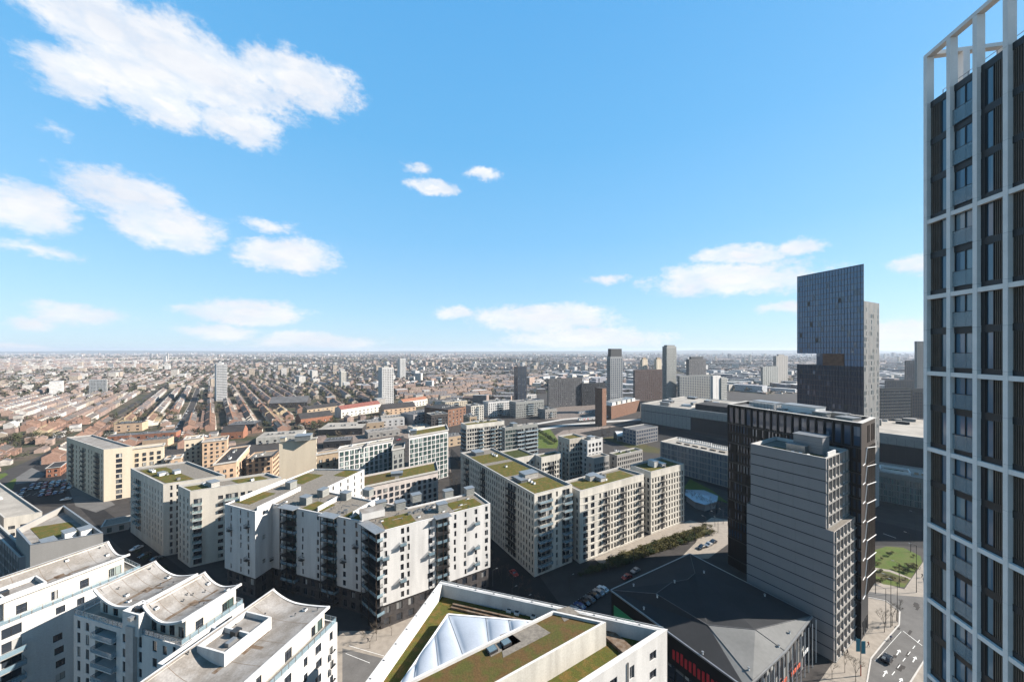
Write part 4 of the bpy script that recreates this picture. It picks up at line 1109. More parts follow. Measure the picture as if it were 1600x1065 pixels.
# ================================================================ far glass tower with the sky-garden notch
def notch_tower():
    Cr=(190.,197.); Cl=(180.7,231.); d=unit(Cl,Cr); Lw=dist(Cl,Cr)
    ray=unit((0,0),Cr); bk=(ray[0]*.985+ray[1]*-.0,ray[1]); bk=unit((0,0),(ray[0]-.03,ray[1]+.03))
    b=Bld('glass_tower','tall slate-blue glass skyscraper with an open notch halfway up and a pale side','skyscraper',Cr)
    zL,zR=88-(432-548)*231/570.,88-(412-548)*197/570.
    def block(z0,z1l,z1r,u0,u1,dep,m,mull=True,name='glass_block',inset_=0):
        mb=MB(); fr=MB(); a=add(Cl,d,u0); c=add(Cl,d,u1); n=(d[1],-d[0]); a=add(a,n,-inset_); c=add(c,n,-inset_)
        k=add(c,bk,dep); l=add(a,bk,dep)
        q=[(*a,z0),(*c,z0),(*c,z1r),(*a,z1l)]
        # pane panels in a grid with a little variation in tilt
        mb.poly(q,m); mb.poly([(*c,z0),(*k,z0),(*k,z1r),(*c,z1r)],m); mb.poly([(*k,z0),(*l,z0),(*l,z1l),(*k,z1r)],m); mb.poly([(*l,z0),(*a,z0),(*a,z1l),(*l,z1l)],m)
        mb.poly([(*a,z1l),(*c,z1r),(*k,z1r),(*l,z1l)],'roof_mid'); mb.poly([(*l,z0),(*k,z0),(*c,z0),(*a,z0)],'bronze_metal')
        o=b.part(mb,name)
        if mull:
            L_=u1-u0; nb=int(L_/1.5)
            for i in range(nb+1):
                u=L_*i/nb; p=add(add(a,d,u-.05),n,.16); zt=z1l+(z1r-z1l)*u/L_
                fr.box((*p,z0),d,.08,.15,zt-z0,'frame_dark' if i%4 else 'roof_mid')
            zz=z0+3.2
            while zz<min(z1l,z1r): p=add(a,n,.05); fr.box((*p,zz),d,L_,.045,.28,'dark_metal'); zz+=3.2
            # a few shaded or brighter panes
            rg=random.Random(int(z0)); pn=MB()
            for j in range(int((min(z1l,z1r)-z0)/3.2)):
                for i in range(nb):
                    r=rg.random(); near=mnoise.noise(Vector((i*.12,j*.25,z0)))
                    if r<.05+.25*max(0,near):
                        p=add(add(a,d,L_*i/nb+.08),n,.045); pn.box((*p,z0+3.2*j+.45),d,L_/nb-.16,.035,2.5,rg.choice(('glass_blue','glass_blue','frame_dark')))
            (pn.f and tag(b.part(pn,'blind_panels',o),kind='stuff')); b.part(fr,'mullions',o)
        return o
    block(86.4,zL,zR,0,Lw,16,'glass_tower')
    block(0,79.5,79.5,0,Lw,16,'glass_tower_low')
    block(79.5,86.4,86.4,Lw*.31,Lw*.42,12,'glass_blue',False,'notch_glazing',.5)
    m=MB(); a=add(Cl,d,Lw*.42); m.box((*a,79.5),d,Lw*.31,8,6.9,'brown_brick'); b.part(m,'notch_core')
    block(79.5,86.4,86.4,Lw*.74,Lw*.999,14,'glass_tower',True,'notch_glazing',.1)
    # pale slab on the right
    rr=add(Cr,(dB[0],dB[1]),0); 
    Rc=P(1374,474,115); dd=unit(Cr,Rc); L2=dist(Cr,Rc); n2=(dd[1],-dd[0])
    sl_=MB(); q=[add(Cr,dd,.15),Rc,add(Rc,bk,14),add(add(Cr,dd,.15),bk,14)]; 
    bb=Bld.__new__(Bld); 
    ops=[]; rg=random.Random(2)
    for k in range(34):
        for i in range(9):
            if rg.random()<.5: ops.append((1+i*2.3,1+i*2.3+1.0,2+k*3.25,2+k*3.25+2.4,'w2'))
    b.wall(q[0],q[1],0,115,[o for o in ops if o[1]<L2-.5],'warm_grey',dep=.12,mb=sl_)
    for i in (1,2,3): a,c=q[i],q[(i+1)%4]; sl_.poly([(*a,0),(*c,0),(*c,115),(*a,115)],'warm_grey')
    sl_.poly([(*p,115) for p in q],'roof_mid'); b.part(sl_,'pale_slab')
    m=MB()
    for i in range(12): p=add(add(q[0],dd,.4+i*L2/12),n2,.12); m.box((*p,0),dd,.1,.11,115,'white_metal')
    b.part(m,'slab_fins')
    b.finish()
notch_tower()
# ================================================================ mid-distance blocks
def block(name,label,cat,foot,z,left,right,wallm='beige_stone',roofm='gravel',cap='pale_concrete',beds=(),houses=(),units=0,sub=True,par=.8,bal=None,backwin=True,z0=0,group=None,inner=None,seed=1,capn=100,over=0):
    """left/right: dict(n columns, w, fh, sill, h, sty, zb, pattern)"""
    l,c,r,k=foot[:4]; b=Bld(name,label,cat,c,group=group,sub=sub,cap=capn); rg=random.Random(seed)
    for (p,q,sp) in ((l,c,left),(c,r,right),(r,k,right if backwin else None),(k,l,left if backwin else None)):
        if sp is None: b.wall(p,q,z0,z,(),wallm); continue
        Lw=dist(p,q); fh=sp.get('fh',3.1); zb=sp.get('zb',z0); nf=int((z-.35-zb)/fh); m0,m1=sp.get('m0',.4),sp.get('m1',.4)
        if 'cols' in sp and (p,q) in ((l,c),(c,r)): cs=[(u*Lw,w) for u,w in sp['cols']]
        else:
            n=sp.get('n') or max(1,int(Lw/sp.get('pitch',3)))
            if (p,q) not in ((l,c),(c,r)): n=max(1,int(Lw/sp.get('pitch',3)))
            cs=cols(Lw,n,sp.get('w',1.2),m0,m1)
        top=z-zb-nf*fh
        st=sp.get('stack',())
        ops=[]
        for i,(u,w) in enumerate(cs):
            if any(s0*Lw-.2<u<s1*Lw+.2 for s0,s1 in st): continue
            for f in range(nf):
                if rg.random()<sp.get('skip',0): continue
                uu=u+(rg.choice((-1,1))*sp['jit'] if sp.get('jit') else 0)
                hh=sp.get('h',1.8); zz=zb+f*fh+sp.get('sill',.6)
                ops.append((uu-w/2,uu+w/2,zz,zz+hh,sp.get('sty','d0m')))
        for s0,s1 in st:
            a0,a1=s0*Lw,s1*Lw; nn=max(1,round((a1-a0)/2.2))
            for f in range(nf):
                for i in range(nn): ops.append((a0+(a1-a0)*i/nn+.06,a0+(a1-a0)*(i+1)/nn-.06,zb+f*fh+.12,zb+f*fh+2.5,sp.get('ssty','d0m')))
                if f>0 or sp.get('b0'): b.balcony(p,q,(a0+a1)/2,zb+f*fh-.1,a1-a0+.1,sp.get('bd',1.5),sp.get('bsty','bd'))
        b.wall(p,q,z0,z,ops,sp.get('m',wallm),dep=sp.get('dep',.28))
        if sp.get('fins'):
            d=unit(p,q); n=(d[1],-d[0]); m=MB(); nf_=sp['fins']
            for i in range(nf_+1):
                x=add(add(p,d,(Lw-.2)*i/nf_),n,.22); m.box((*x,zb),d,.2,.215,z-zb,sp.get('finm','pale_concrete'))
            b.part(m,'facade_fins')
        if sp.get('bands'):
            d=unit(p,q); n=(d[1],-d[0]); m=MB()
            for f in range(nf+1):
                x=add(p,n,.13); m.box((*x,zb+f*fh-.02),d,Lw,.125,.3,sp['bands'])
            b.part(m,'floor_band')
    for (side,fr,flo,w,d,sty) in (bal or ()):
        p,q=(l,c) if side=='l' else (c,r); sp=left if side=='l' else right; fh=sp.get('fh',3.1)
        for f in flo: b.balcony(p,q,fr*dist(p,q),sp.get('zb',z0)+f*fh,w,d,sty)
    b.finish(); b.roof(foot,z,par,roofm,cap,t=.45,inner=inner,over=over)
    zr=z-par+.02; A=unit(c,l); B=unit(c,r); LA,LB=dist(c,l),dist(c,r)
    def at(u,v): return add(add(c,A,u*LA),B,v*LB)
    for (u0,u1,v0,v1,m) in beds: b.patch([at(u0,v0),at(u1,v0),at(u1,v1),at(u0,v1)],zr,m)
    for (u,v,l_,w_,h_,m) in houses: p=at(u,v); b.housing((*p,zr),A,l_,w_,h_,m)
    for i in range(units): p=at(.15+.7*rg.random(),.2+.6*rg.random()); b.units((*p,zr),A,1+rg.randrange(3),1.3,rg.choice(('steel','white_metal','housing_panel')))
    b.at=at; return b
G_=dict
# the three beige stone blocks round the courtyard
ft=box_foot(835,772,32.2,720,894); 
block('apartment_block','long beige stone apartment block with three green roof beds and a narrow balconied end','apartment block',ft,32.2,
  G_(fh=3.1,pitch=2.0,n=34,w=.85,h=2.0,sill=.5,stack=((.71,.80),(.36,.41),(.09,.15)),bsty='bb',bd=1.3,zb=.6,m='beige_stone'),
  G_(fh=3.1,n=6,w=.95,h=2.1,sill=.5,zb=.6,stack=((.08,.40),(.72,.93)),bsty='gc',bd=1.9),'pale_render',
  beds=((.03,.22,.08,.9,'sedum'),(.36,.62,.1,.9,'sedum'),(.68,.88,.1,.9,'sedum')),houses=((.28,.55,5,7,2.2,'pale_concrete'),(.25,.25,6,3,1.1,'steel'),(.93,.4,6,5,1.6,'steel')),units=3,inner='pale_concrete',seed=2)
c=P(906,767,30); ft=[P(877,753,30),c,P(1006,740,30),P(967,729,30)]
block('apartment_block','beige gridded apartment block with black balcony columns, middle of the three beside the hedged garden','apartment block',ft,30.,
  G_(fh=2.95,n=4,w=1.1,h=2.0,sill=.5,zb=.5),G_(fh=2.95,cols=[(x,.95) for x in (.29,.335,.38,.425,.47,.515,.56,.605,.65,.695,.74,.785,.83,.875,.95)]+[(.08,2.6),(.18,2.2)],h=2.1,sill=.45,zb=.5,stack=((.335,.40),(.60,.665),(.90,.96)),bsty='bd',bd=1.5,bands='pale_render'),'pale_render',
  beds=((.1,.9,.08,.9,'sedum'),),houses=((.7,.45,8,3,1.6,'white_render'),(.75,.36,3,3,2.2,'pale_concrete')),units=2,seed=3)
c=P(1017,737,30); r=P(1069,724,30); A=dA; ft=[P(985,726,30),c,r,add(r,unit(c,P(985,726,30)),14)]
block('apartment_block','beige gridded apartment block at the far end of the hedged garden, with white rooftop plant','apartment block',ft,30.,
  G_(fh=2.95,n=5,w=1.2,h=2.0,sill=.5,zb=.5,stack=((.1,.45),),bsty='gd'),G_(fh=2.95,n=12,w=.95,h=2.1,sill=.45,zb=.5,stack=((.28,.36),),bsty='bd',bd=1.4,bands='pale_render'),'pale_render',
  beds=((.05,.95,.1,.95,'sedum'),),houses=((.55,.4,4,3,3.0,'white_render'),(.5,.55,6,3,1.6,'white_render')),units=3,seed=4)
# recessed link between them
a0=P(1006,745,26); ft=[add(a0,dA,9),a0,add(a0,dB,4.6),add(add(a0,dB,4.6),dA,9)]
block('glass_link','narrow glazed link with tan base between the two beige gridded blocks','link building',ft,27,G_(fh=3,n=2,w=1.2,h=2),G_(fh=3,n=2,w=1.9,h=2.5,sill=.2,sty='d2m',zb=9),'tan_brick',sub=False)
# courtyard-side ranges in the shade
def cb(lab,px,py,z,lp,rp,**k):
    kw=dict(left=G_(fh=3.1,pitch=3.4,w=1.5,h=2.0),right=G_(fh=3.1,pitch=3.4,w=1.6,h=2.0,zb=.4)); kw.update(k)
    wm_=kw.pop('wm','pale_render'); nm=kw.pop('nm','apartment_block'); ct=kw.pop('cat','apartment block'); va=kw.pop('va',None); vb=kw.pop('vb',None)
    ft=box_foot(px,py,z,lp,rp,vp(va) if va else None,vp(vb) if vb else None)
    md=kw.pop('maxd',None)
    if md:
        l,c,r,b_=ft
        if dist(c,l)>md: l=add(c,unit(c,l),md); ft=[l,c,r,add(r,unit(c,l),md)]
    return block(nm,lab,ct,ft,z,kw.pop('left'),kw.pop('right'),wm_,**kw)
cb('low white-gridded range with dark flat roof in the shaded courtyard, behind the long beige block',804,716,22,780,836,beds=((.05,.95,.05,.95,'moss'),),seed=5)
cb('shaded range with paired dark balconies at the middle of the courtyard',846,714,22,836,878,beds=((.1,.9,.1,.9,'moss'),),right=G_(fh=3.1,n=8,w=1.4,h=2,stack=((.35,.62),),bsty='bd'),seed=6)
cb('tall shaded courtyard block with pale top storey, highest of the courtyard ranges',890,686,31,872,914,right=G_(fh=3.1,n=6,w=1.6,h=2,zb=.4),beds=((.1,.9,.1,.9,'sedum'),),wm='beige_stone',seed=7,maxd=18)
cb('bright white stair block topping the courtyard corner',918,688,30,905,941,right=G_(fh=3.4,n=4,w=1.9,h=2.2,zb=1),houses=((.5,.5,4,4,2,'white_render'),),wm='white_render',seed=8,maxd=14)
cb('blue-grey shaded range with tall slot windows between the courtyard towers',928,716,22,916,952,wm='warm_grey',right=G_(fh=3.1,n=8,w=1.1,h=2.1),seed=9,maxd=14)
cb('grey hipped range with slot windows at the right end of the courtyard',964,711,20,952,1004,wm='warm_grey',right=G_(fh=3.1,n=13,w=1.1,h=2.0),beds=((.1,.9,.1,.9,'moss'),),units=3,seed=10,maxd=14)
# block at the head of the long beige one
cb('apartment block with white grid and balconies, roof beds on top, behind the long beige block',729,664,31,720,788,wm='pale_render',left=G_(fh=3.1,n=6,w=2.2,h=2.2,stack=((.2,.8),),bsty='gc'),
   right=G_(fh=3.1,n=16,w=1.7,h=2.2,stack=((.3,.42),(.62,.74),(.84,.95)),bsty='gd',bands='pale_concrete'),beds=((.1,.9,.05,.9,'sedum'),),units=3,seed=11,maxd=18)
cb('green glazed apartment block with stacked slab balconies on its right flank',789,668,30,784,840,wm='housing_panel',right=G_(fh=3.1,n=14,w=1.9,h=2.2,sty='d2m',stack=((.35,.55),(.6,.98)),bsty='gw',bd=1.8),beds=((.1,.9,.1,.9,'gravel'),),houses=((.5,.3,5,4,3,'housing_panel'),),units=3,seed=12,maxd=18)
# K, L: the panel-patterned slabs
cb('apartment slab with staggered dark windows, left of the taller similar tower with green balconies',532,697,30,529,614,va=650,vb=1400,left=G_(fh=3.1,n=2,w=1.8,h=2.4,sty='d2'),
   right=G_(fh=3.05,cols=[(.32,1.2),(.40,1.0),(.50,1.1),(.60,1.2),(.68,1.0)],h=2.1,sill=.4,jit=.5,stack=((.05,.27),(.72,.96)),bsty='gw',bd=1.6),wm='white_render',beds=((.1,.9,.3,.95,'sedum'),),units=4,seed=13,maxd=15)
cb('glazed recessed link between the patterned slab and the taller tower',615,694,28,613,632,va=650,vb=1400,right=G_(fh=3.05,n=3,w=2.0,h=2.6,sill=.2,sty='d2m',bands='steel'),wm='housing_panel',nm='glass_link',cat='link building',seed=14,maxd=12)
cb('taller apartment tower with green glass balconies in white frames and planted roof',640,672,33,624,697,va=650,vb=1400,left=G_(fh=3.05,n=3,w=2.2,h=2.4,sty='d2m'),
   right=G_(fh=3.05,cols=[(.40,1.2),(.46,1.0),(.90,1.6)],h=2.1,sill=.4,jit=.4,stack=((.06,.34),(.52,.80)),bsty='gw',bd=1.6),wm='white_render',beds=((.1,.9,.1,.95,'sedum'),),houses=((.5,.1,5,4,2.5,'housing_panel'),),seed=15,maxd=18)
# I: long green-roof building with pink grid
cb('long block with curved green roof over a dark attic and pinkish white window grid',546,747,21,533,681,va=640,vb=1560,z0=0,left=G_(fh=3.0,n=3,w=1.6,h=2),right=G_(fh=3.0,n=22,w=1.6,h=2.2,sill=.4,stack=((.5,.68),),bsty='gw',bd=.6,ssty='w1m',bands='white_render'),
   wm='pink_stone',beds=((.05,.95,.03,.5,'sedum_red'),(.05,.95,.55,.97,'sedum')),houses=((.5,.52,4,6,1.6,'housing_panel'),),seed=16,maxd=17)
# J: cream tower and neighbour
cb('plain cream tower with a slot of dark balconies and a silver roof plant',437,688,31,436,495,va=600,vb=1900,left=None,right=G_(fh=3.5,cols=[(.18,3.2),(.53,1.0),(.72,.6),(.94,1.6)],h=2.0,sill=.8),wm='cream_render',houses=((.5,.65,8,9,3.,'housing_panel'),(.4,.1,3,3,2.5,'cream_render')),seed=17,maxd=14,par=.6)
cb('dark brown balconied wing in shade beside the plain cream tower',497,706,25,495,530,va=600,vb=1500,right=G_(fh=3.1,n=7,w=1.6,h=2,stack=((.4,.7),),bsty='bb'),wm='tan_brick',seed=18,maxd=12)
cb('salmon four-storey wing in front of the cream tower',398,706,19,380,436,va=600,vb=1700,right=G_(fh=3.1,n=9,w=1.4,h=1.6),wm='salmon_render',cap='dark_metal',units=4,seed=19,maxd=16)
# E: yellow-cream tower group with slots
b=cb('tall yellow-cream block with one column of black framed windows on a broad blank wall',162,702,30.5,104,207,va=-300,vb=1500,left=G_(fh=3.1,n=12,w=1.3,h=2,stack=((.12,.2),(.45,.52),(.8,.9)),bsty='bd',bd=.9),right=G_(fh=3.05,cols=[(.52,2.6)],h=2.3,sill=.35,sty='d0m',skip=.0),wm='cream_render',roofm='roof_felt',seed=20)
cb('cream apartment wing with a narrow window slot, behind and right of the broad blank wall',209,697,28,207,257,va=330,vb=1500,right=G_(fh=3.05,cols=[(.12,1.6),(.55,2.4)],h=2.3,sill=.35),wm='cream_render',roofm='roof_felt',seed=21,maxd=18)
cb('low green glazed ground floor wing at the foot of the cream group',166,812,4,130,206,va=330,vb=1500,right=G_(fh=3.2,n=9,w=1.8,h=2.4,sty='w2'),left=G_(fh=3.2,n=6,w=1.8,h=2.4,sty='w2'),wm='pale_concrete',seed=23,maxd=9,par=.3)
for i,(px,py,z,lp,rp,vb_,lab) in enumerate(((262,712,20,258,286,1500,'low salmon block with slot balconies right of the cream group'),(292,681,22,288,318,1500,'cream block with dark side balconies, left of the brown brick one'),
    (320,684,20,316,357,1500,'small cream block with punched windows against the brown roofs'),(361,699,22,318,390,1500,'brown brick block with dark mansard and salmon gable lit by the sun'),
    (278,733,14,258,311,1500,'low salmon gabled block in front of the brown mansard block'),(322,738,13,300,350,1500,'low stepped salmon block in front of the brick one'))):
    cb(lab,px,py,z,lp,rp,va=520 if i in(3,) else 420,vb=vb_,left=G_(fh=3.1,pitch=3,w=1.2,h=1.6),right=G_(fh=3.1,pitch=4,w=1.5,h=1.6,skip=.2),wm='salmon_render' if i!=1 else 'cream_render',roofm='roof_dark' if i in (3,4) else 'roof_felt',units=4,seed=30+i,maxd=40 if i==3 else 16)
# F: the tall beige L-shaped block with aqua balconies
ft=box_foot(255,756,31,204,312,vp(-170),vp(1750))
l,c_,r_,k_=ft; ft=[l,c_,add(c_,dB,21),add(l,dB,21)]
bF=block('apartment_block','beige apartment block with aqua balconies on its shaded left face and white roof plant','apartment block',ft,31,
   G_(fh=3.05,n=12,w=1.0,h=2.0,zb=3.5,stack=((.17,.34),),bsty='aw',bd=1.2,sty='w1'),G_(fh=3.05,cols=[(.12,.9),(.22,.9)],h=2,sill=.5),'cream_pale',beds=((.1,.9,.1,.55,'sedum'),),houses=((.5,.25,3,2.2,1.4,'white_metal'),(.5,.5,3,2.2,1.4,'white_metal')),units=3,seed=40)
ft=box_foot(297,767,31,278,440,vp(-170),vp(1750)); l,c_,r_,k_=ft; bk=(-unit(c_,r_)[1],unit(c_,r_)[0]); ft=[add(l,(0,0),0),c_,r_,add(r_,unit(c_,l),max(12,dist(c_,l)))]
bG=block('apartment_block','cream apartment block with aqua balconies at its front corner and a long sunny face','apartment block',ft,31,
   G_(fh=3.05,n=3,w=1.1,h=2.0,zb=.6,sty='d1'),G_(fh=3.05,cols=[(.04,1.6),(.31,1.7),(.43,1.6),(.55,1.6),(.63,1.6),(.72,1.6),(.80,1.6),(.90,1.6)],h=1.6,sill=.7,zb=.6,stack=((.03,.12),(.36,.50)),bsty='aw',bd=1.5),'cream_pale',
   beds=((.1,.9,.02,.25,'sedum'),(.1,.9,.55,.9,'sedum')),houses=((.5,.3,5,3,2.0,'pale_concrete'),),units=2,seed=41)
o=P(297,772,5)
# D: grey box building with roof plant
c_=P(47,851,24.5); r_=P(161,832,24.5); uu=unit(c_,r_); bk=(-uu[1],uu[0]); l_=P(25,826,24.5); ft=[l_,c_,r_,P(100,789,24.5)]
u_=unit(c_,r_)
block('community_building','warm grey windowless box building with sedum roof and white duct boxes, on the left','hall',ft,24.5,None,G_(fh=30,cols=[(.10,.6),(.56,.6)],h=14,sill=3,sty='d0'),'warm_grey',roofm='roof_felt',par=2.2,
   beds=((.5,1.3,.25,.85,'sedum'),),houses=((.42,.62,4.5,2.6,2.2,'white_metal'),(.42,.85,4.5,2.6,2.2,'white_metal'),(.3,.3,5,3,1.0,'steel')),seed=42,backwin=False,inner='warm_grey',cap='steel')
ft=box_foot(30,870,19,-60,52,vp(-300),vp(1871)); block('school_building','blue-grey louvred school wing in shade at the far left edge, with pale roof','school',ft,19,G_(fh=3.4,pitch=1.6,w=1.3,h=2.6,sty='d1',fins=26,finm='housing_panel'),None,'grey_panel',roofm='roof_mid',seed=43,backwin=False)
ft=box_foot(6,815,8,-60,66,vp(-300),vp(1700)); block('low_office','long low pale building with ribbon windows behind the grey box building','office',ft,10,G_(fh=3.4,pitch=3,w=2.4,h=1.6),G_(fh=3.4,pitch=3,w=2.2,h=1.6),'pale_render',roofm='pale_roof',units=5,seed=44)
ft=box_foot(85,722,6.5,72,106,vp(330),vp(1700)); block('public_house','two-storey orange brick building with hipped grey roof at the edge of the car park','pub',ft,6.5,G_(fh=3,n=4,w=1.1,h=1.4),G_(fh=3,n=4,w=1.1,h=1.4),'red_brick',roofm='roof_dark',seed=45,par=.2)

# ================================================================ AA slatted long building, glass building on the right
cb('long building behind vertical white slats with a paved roof terrace, running towards the black tower',930,690,21,928,942,va=440,vb=1180,left=None,right=G_(fh=3.3,n=2,w=1.2,h=2),wm='grey_panel',seed=50,maxd=18,nm='office_block',cat='office')
c_=P(1047,692,20); d_=unit(P(1047,692,20),P(1139,712,20)); l_=P(1030,686,20)
nn_=(d_[1],-d_[0])
def slat():
    a=P(1032,688,21); e=P(1180,722,20.); d=unit(a,e); n=(d[1],-d[0]); bkk=neg(n); ft=[add(a,bkk,24),a,e,add(e,bkk,24)]
    b=block('office_block','long low office with white vertical slats and pale roof deck beside the black tower','office',ft,20.5,None,G_(fh=4,pitch=2.6,w=2.2,h=3.2,sill=.4,sty='d1m',fins=64,finm='pale_concrete'),'grey_panel',roofm='pale_roof',seed=51,backwin=False,units=0)
    m=MB(); Lw=dist(a,e)
    for i in range(46):
        p=add(add(a,d,6+i*1.3),bkk,16+((i//9)%2)*3); m.cbox((*p,19.7),d,.35,.6,2.2,'white_metal')
    m.box((*add(add(a,d,6),bkk,15.6),19.7),d,59,.3,.3,'white_metal'); m.box((*add(add(a,d,6),bkk,18.8),19.7),d,59,.3,.3,'white_metal'); tag(b.part(m,'roof_screen'),kind='stuff')
    m=MB()
    for i in range(14): p=add(add(a,d,10+i*6),bkk,8); m.cbox((*p,19.7),d,4,.5,.8,'stain')
    b.part(m,'roof_planter')
slat()
ft=box_foot(1380,745,18,1300,1620,vp(440),vp(2400)); 
def glass_right():
    a=P(1366,735,17); e=P(1560,765,17); d=unit(a,e); n=(d[1],-d[0]); bkk=neg(n); ft=[add(a,bkk,26),a,e,add(e,bkk,26)]
    b=block('office_block','green glass office with rooftop terrace and white plant frames, right of the black tower','office',ft,17,None,G_(fh=3.6,pitch=1.7,w=1.5,h=3.2,sill=.1,sty='d4',fins=70,finm='housing_panel'),'housing_panel',roofm='pale_roof',seed=52,backwin=False,inner='steel')
    m=MB(); o=add(add(a,d,3),bkk,6); 
    for i in range(4):
        p=[(0,0,12,.4),(12,0,.4,9),(0,8.6,12,.4),(0,0,.4,9)][i]; q=add(add(o,d,p[0]),bkk,p[1]); m.box((*q,16.2),d,p[2],p[3],1.4,'white_metal')
    b.part(m,'plant_frame'); q=add(add(o,d,2),bkk,2); m=MB(); m.box((*q,16.2),d,8,5,.5,'moss'); b.part(m,'roof_planter')
    for i in range(7):
        q=add(add(o,d,15+i*3.5),bkk,4+3*(i%3)); b.units((*q,16.25),d,2,1.6,('tan_brick','white_metal','stain')[i%3])
glass_right()
# ================================================================ station / shopping centre hall
def big_hall():
    A=(155.,438.); B=(299.,264.); d=unit(A,B); n=(d[1],-d[0]); bk=neg(n); e=add(B,d,40); ft=[add(A,bk,110),A,e,add(e,bk,110)]
    b=Bld('shopping_centre','huge grey panel-clad hall with pale flat roof stretching behind the black tower','shopping centre',A,sub=False)
    z=25.; Lw=dist(A,e)
    m=b.w
    def seg(u0,u1,z0,z1,mm,out=0):
        p=add(add(A,d,u0),n,out); q=add(add(A,d,u1),n,out); m.poly([(*p,z0),(*q,z0),(*q,z1),(*p,z1)],mm)
    seg(0,Lw,17,z-2.5,'housing_panel',.0); seg(0,Lw,z-2.5,z,'warm_grey',.1)
    seg(0,Lw*.22,3,16.4,'housing_panel',.0); seg(Lw*.22,Lw,3,16.4,'membrane_shade_dark',.0); seg(0,Lw,16.4,17,'joint',-.3); seg(0,Lw,0,3,'joint',-.5)
    q=[ft[0],ft[1],ft[2],ft[3]]
    for i in (0,2,3): a,c=q[i],q[(i+1)%4]; m.poly([(*a,0),(*c,0),(*c,z),(*a,z)],'housing_panel')
    b.finish('cladding'); b.roof(ft,z,.6,'pale_roof','pale_concrete',t=1.2)
    # panel seams
    s=MB(); k=0
    while k<Lw: p=add(add(A,d,k),n,.05); s.box((*p,3),d,.12,.045,19,'joint'); k+=4.5
    b.part(s,'panel_seam')
    rg=random.Random(6)
    for i in range(46):
        p=add(add(A,d,10+rg.random()*(Lw-20)),bk,6+rg.random()*95); b.housing((*p,z-.58),d,3+rg.random()*10,3+rg.random()*8,1.5+rg.random()*3.5,rg.choice(('steel','white_metal','roof_dark','roof_mid','warm_grey')))
    m=MB(); p=add(add(A,d,60),bk,8); m.box((*p,z-.5),d,90,30,6,'roof_dark'); b.part(m,'roof_plant_hall')
big_hall()
def chimney_building():
    c=P(955,652,14); ft=box_foot(955,634,17,932,1000,vp(560),vp(1350)); l,c,r,k=ft
    uu=unit(c,l); l=add(c,uu,30); ft=[l,c,r,add(r,uu,30)]
    b=Bld('energy_centre','brown brick energy centre with slanting wall, white roof plant and a square rust-coloured chimney','power station',c,sub=False)
    b.wall(l,c,0,17,(),'brown_brick'); 
    d=unit(c,r); Lw=dist(c,r); b.w.poly([(*c,0),(*add(c,d,Lw*.85),0),(*r,17),(*c,17)],'brown_brick'); b.wall(r,ft[3],0,17,(),'dark_brick'); b.wall(ft[3],l,0,17,(),'brown_brick')
    b.finish(); b.roof(ft,17,.5,'pale_roof','white_render',t=.5)
    for i in range(5): p=add(add(c,d,5+i*Lw/6),uu,8); b.housing((*p,16.5),d,Lw/9,14,4.5,'white_metal' if i%2==0 else 'pale_render')
    m=MB(); p=P(940,652,9); zt=88-(606-548)*p[1]/570; m.cbox((p[0]-1,p[1],0),d,9.5,9.5,zt,'brown_brick'); m.cbox((p[0]-1,p[1],zt),d,10,10,.4,'dark_brick'); b.part(m,'chimney')
chimney_building()
# ================================================================ far landmark towers and blocks (each its own thing)
def tower(label,lpx,rpx,topy,Y,cpx=None,m='white_render',nf=None,n1=4,n2=3,base=None,name='tower_block',cat='tower block',va=300,vb=1700,sty='d0',w=1.6,h=1.5,bands=None,fh=2.9,roof='roof_mid',stack=None,extra=None,z0=0,seed=1,fins=None,group=None,capn=60):
    """front corner at cpx; widths from where the ends are seen"""
    z=CZ-(topy-HY)*Y/F; cpx=cpx or (lpx+(rpx-lpx)*.35); c=((cpx-800)/F*Y,Y); A,B=vp(va),vp(vb)
    if lpx<cpx-.5: tl=hit(c,A,lpx)
    else: tl=12
    tr=hit(c,B,rpx) 
    tl=min(max(tl,6),60)
    l,r=add(c,A,tl),add(c,B,tr); ft=[l,c,r,add(r,A,tl)]
    s=G_(fh=fh,w=w,h=h,sill=.7,sty=sty,n=n2); s2=dict(s); s2['n']=n1
    if bands: s['bands']=bands; s2['bands']=bands
    if stack: s2['stack']=stack; s2['bsty']='gw'
    if fins: s2['fins']=fins
    b=block(name,label,cat,ft,z,s2 if n1 else None,s,m,roofm=roof,cap=m,sub=False,seed=seed,capn=capn,group=group,backwin=False,z0=z0)
    if extra: extra(b,ft,z)
    return b
def topbox(m='dark_metal',f=.5,h=4):
    def fn(b,ft,z):
        c=((ft[0][0]+ft[2][0])/2,(ft[0][1]+ft[2][1])/2); d=unit(ft[1],ft[2]); b.housing((*c,z-.8),d,dist(ft[1],ft[2])*f,dist(ft[1],ft[0])*f,h,m)
    return fn
tower('slim white residential tower block on the left, standing alone among streets',331,355,569,640,338,n1=3,n2=7,bands='white_render',m='white_render',h=1.1,w=2.0,extra=topbox('white_render',.4,3),sty='d1',seed=3)
tower('white tower block with dark left flank and central stripe, right of the slim one',591,615,574,600,597,m='white_render',n1=4,n2=6,w=1.4,extra=topbox('pale_render',.4,3),seed=4)
tower('distant narrow white tower above the church-like roofs, with dark flank',621,634,560,1150,625,m='white_render',n1=3,n2=4,bands='white_render',seed=5)
tower('small pale cylindrical-looking tower among houses left of centre',530,541,580,900,533,m='pale_render',n1=2,n2=3,seed=6)
tower('wide white slab of flats low on the left skyline',137,167,593,760,139,m='white_render',n1=3,n2=12,vb=2600,seed=7)
tower('cream slab of flats near the left horizon',97,115,573,1500,98,m='pale_render',n1=2,n2=8,vb=3000,seed=8)
tower('small white block of flats near the left horizon, right of the cream slab',168,177,568,1900,169,m='white_render',n1=2,n2=4,vb=3000,seed=9)
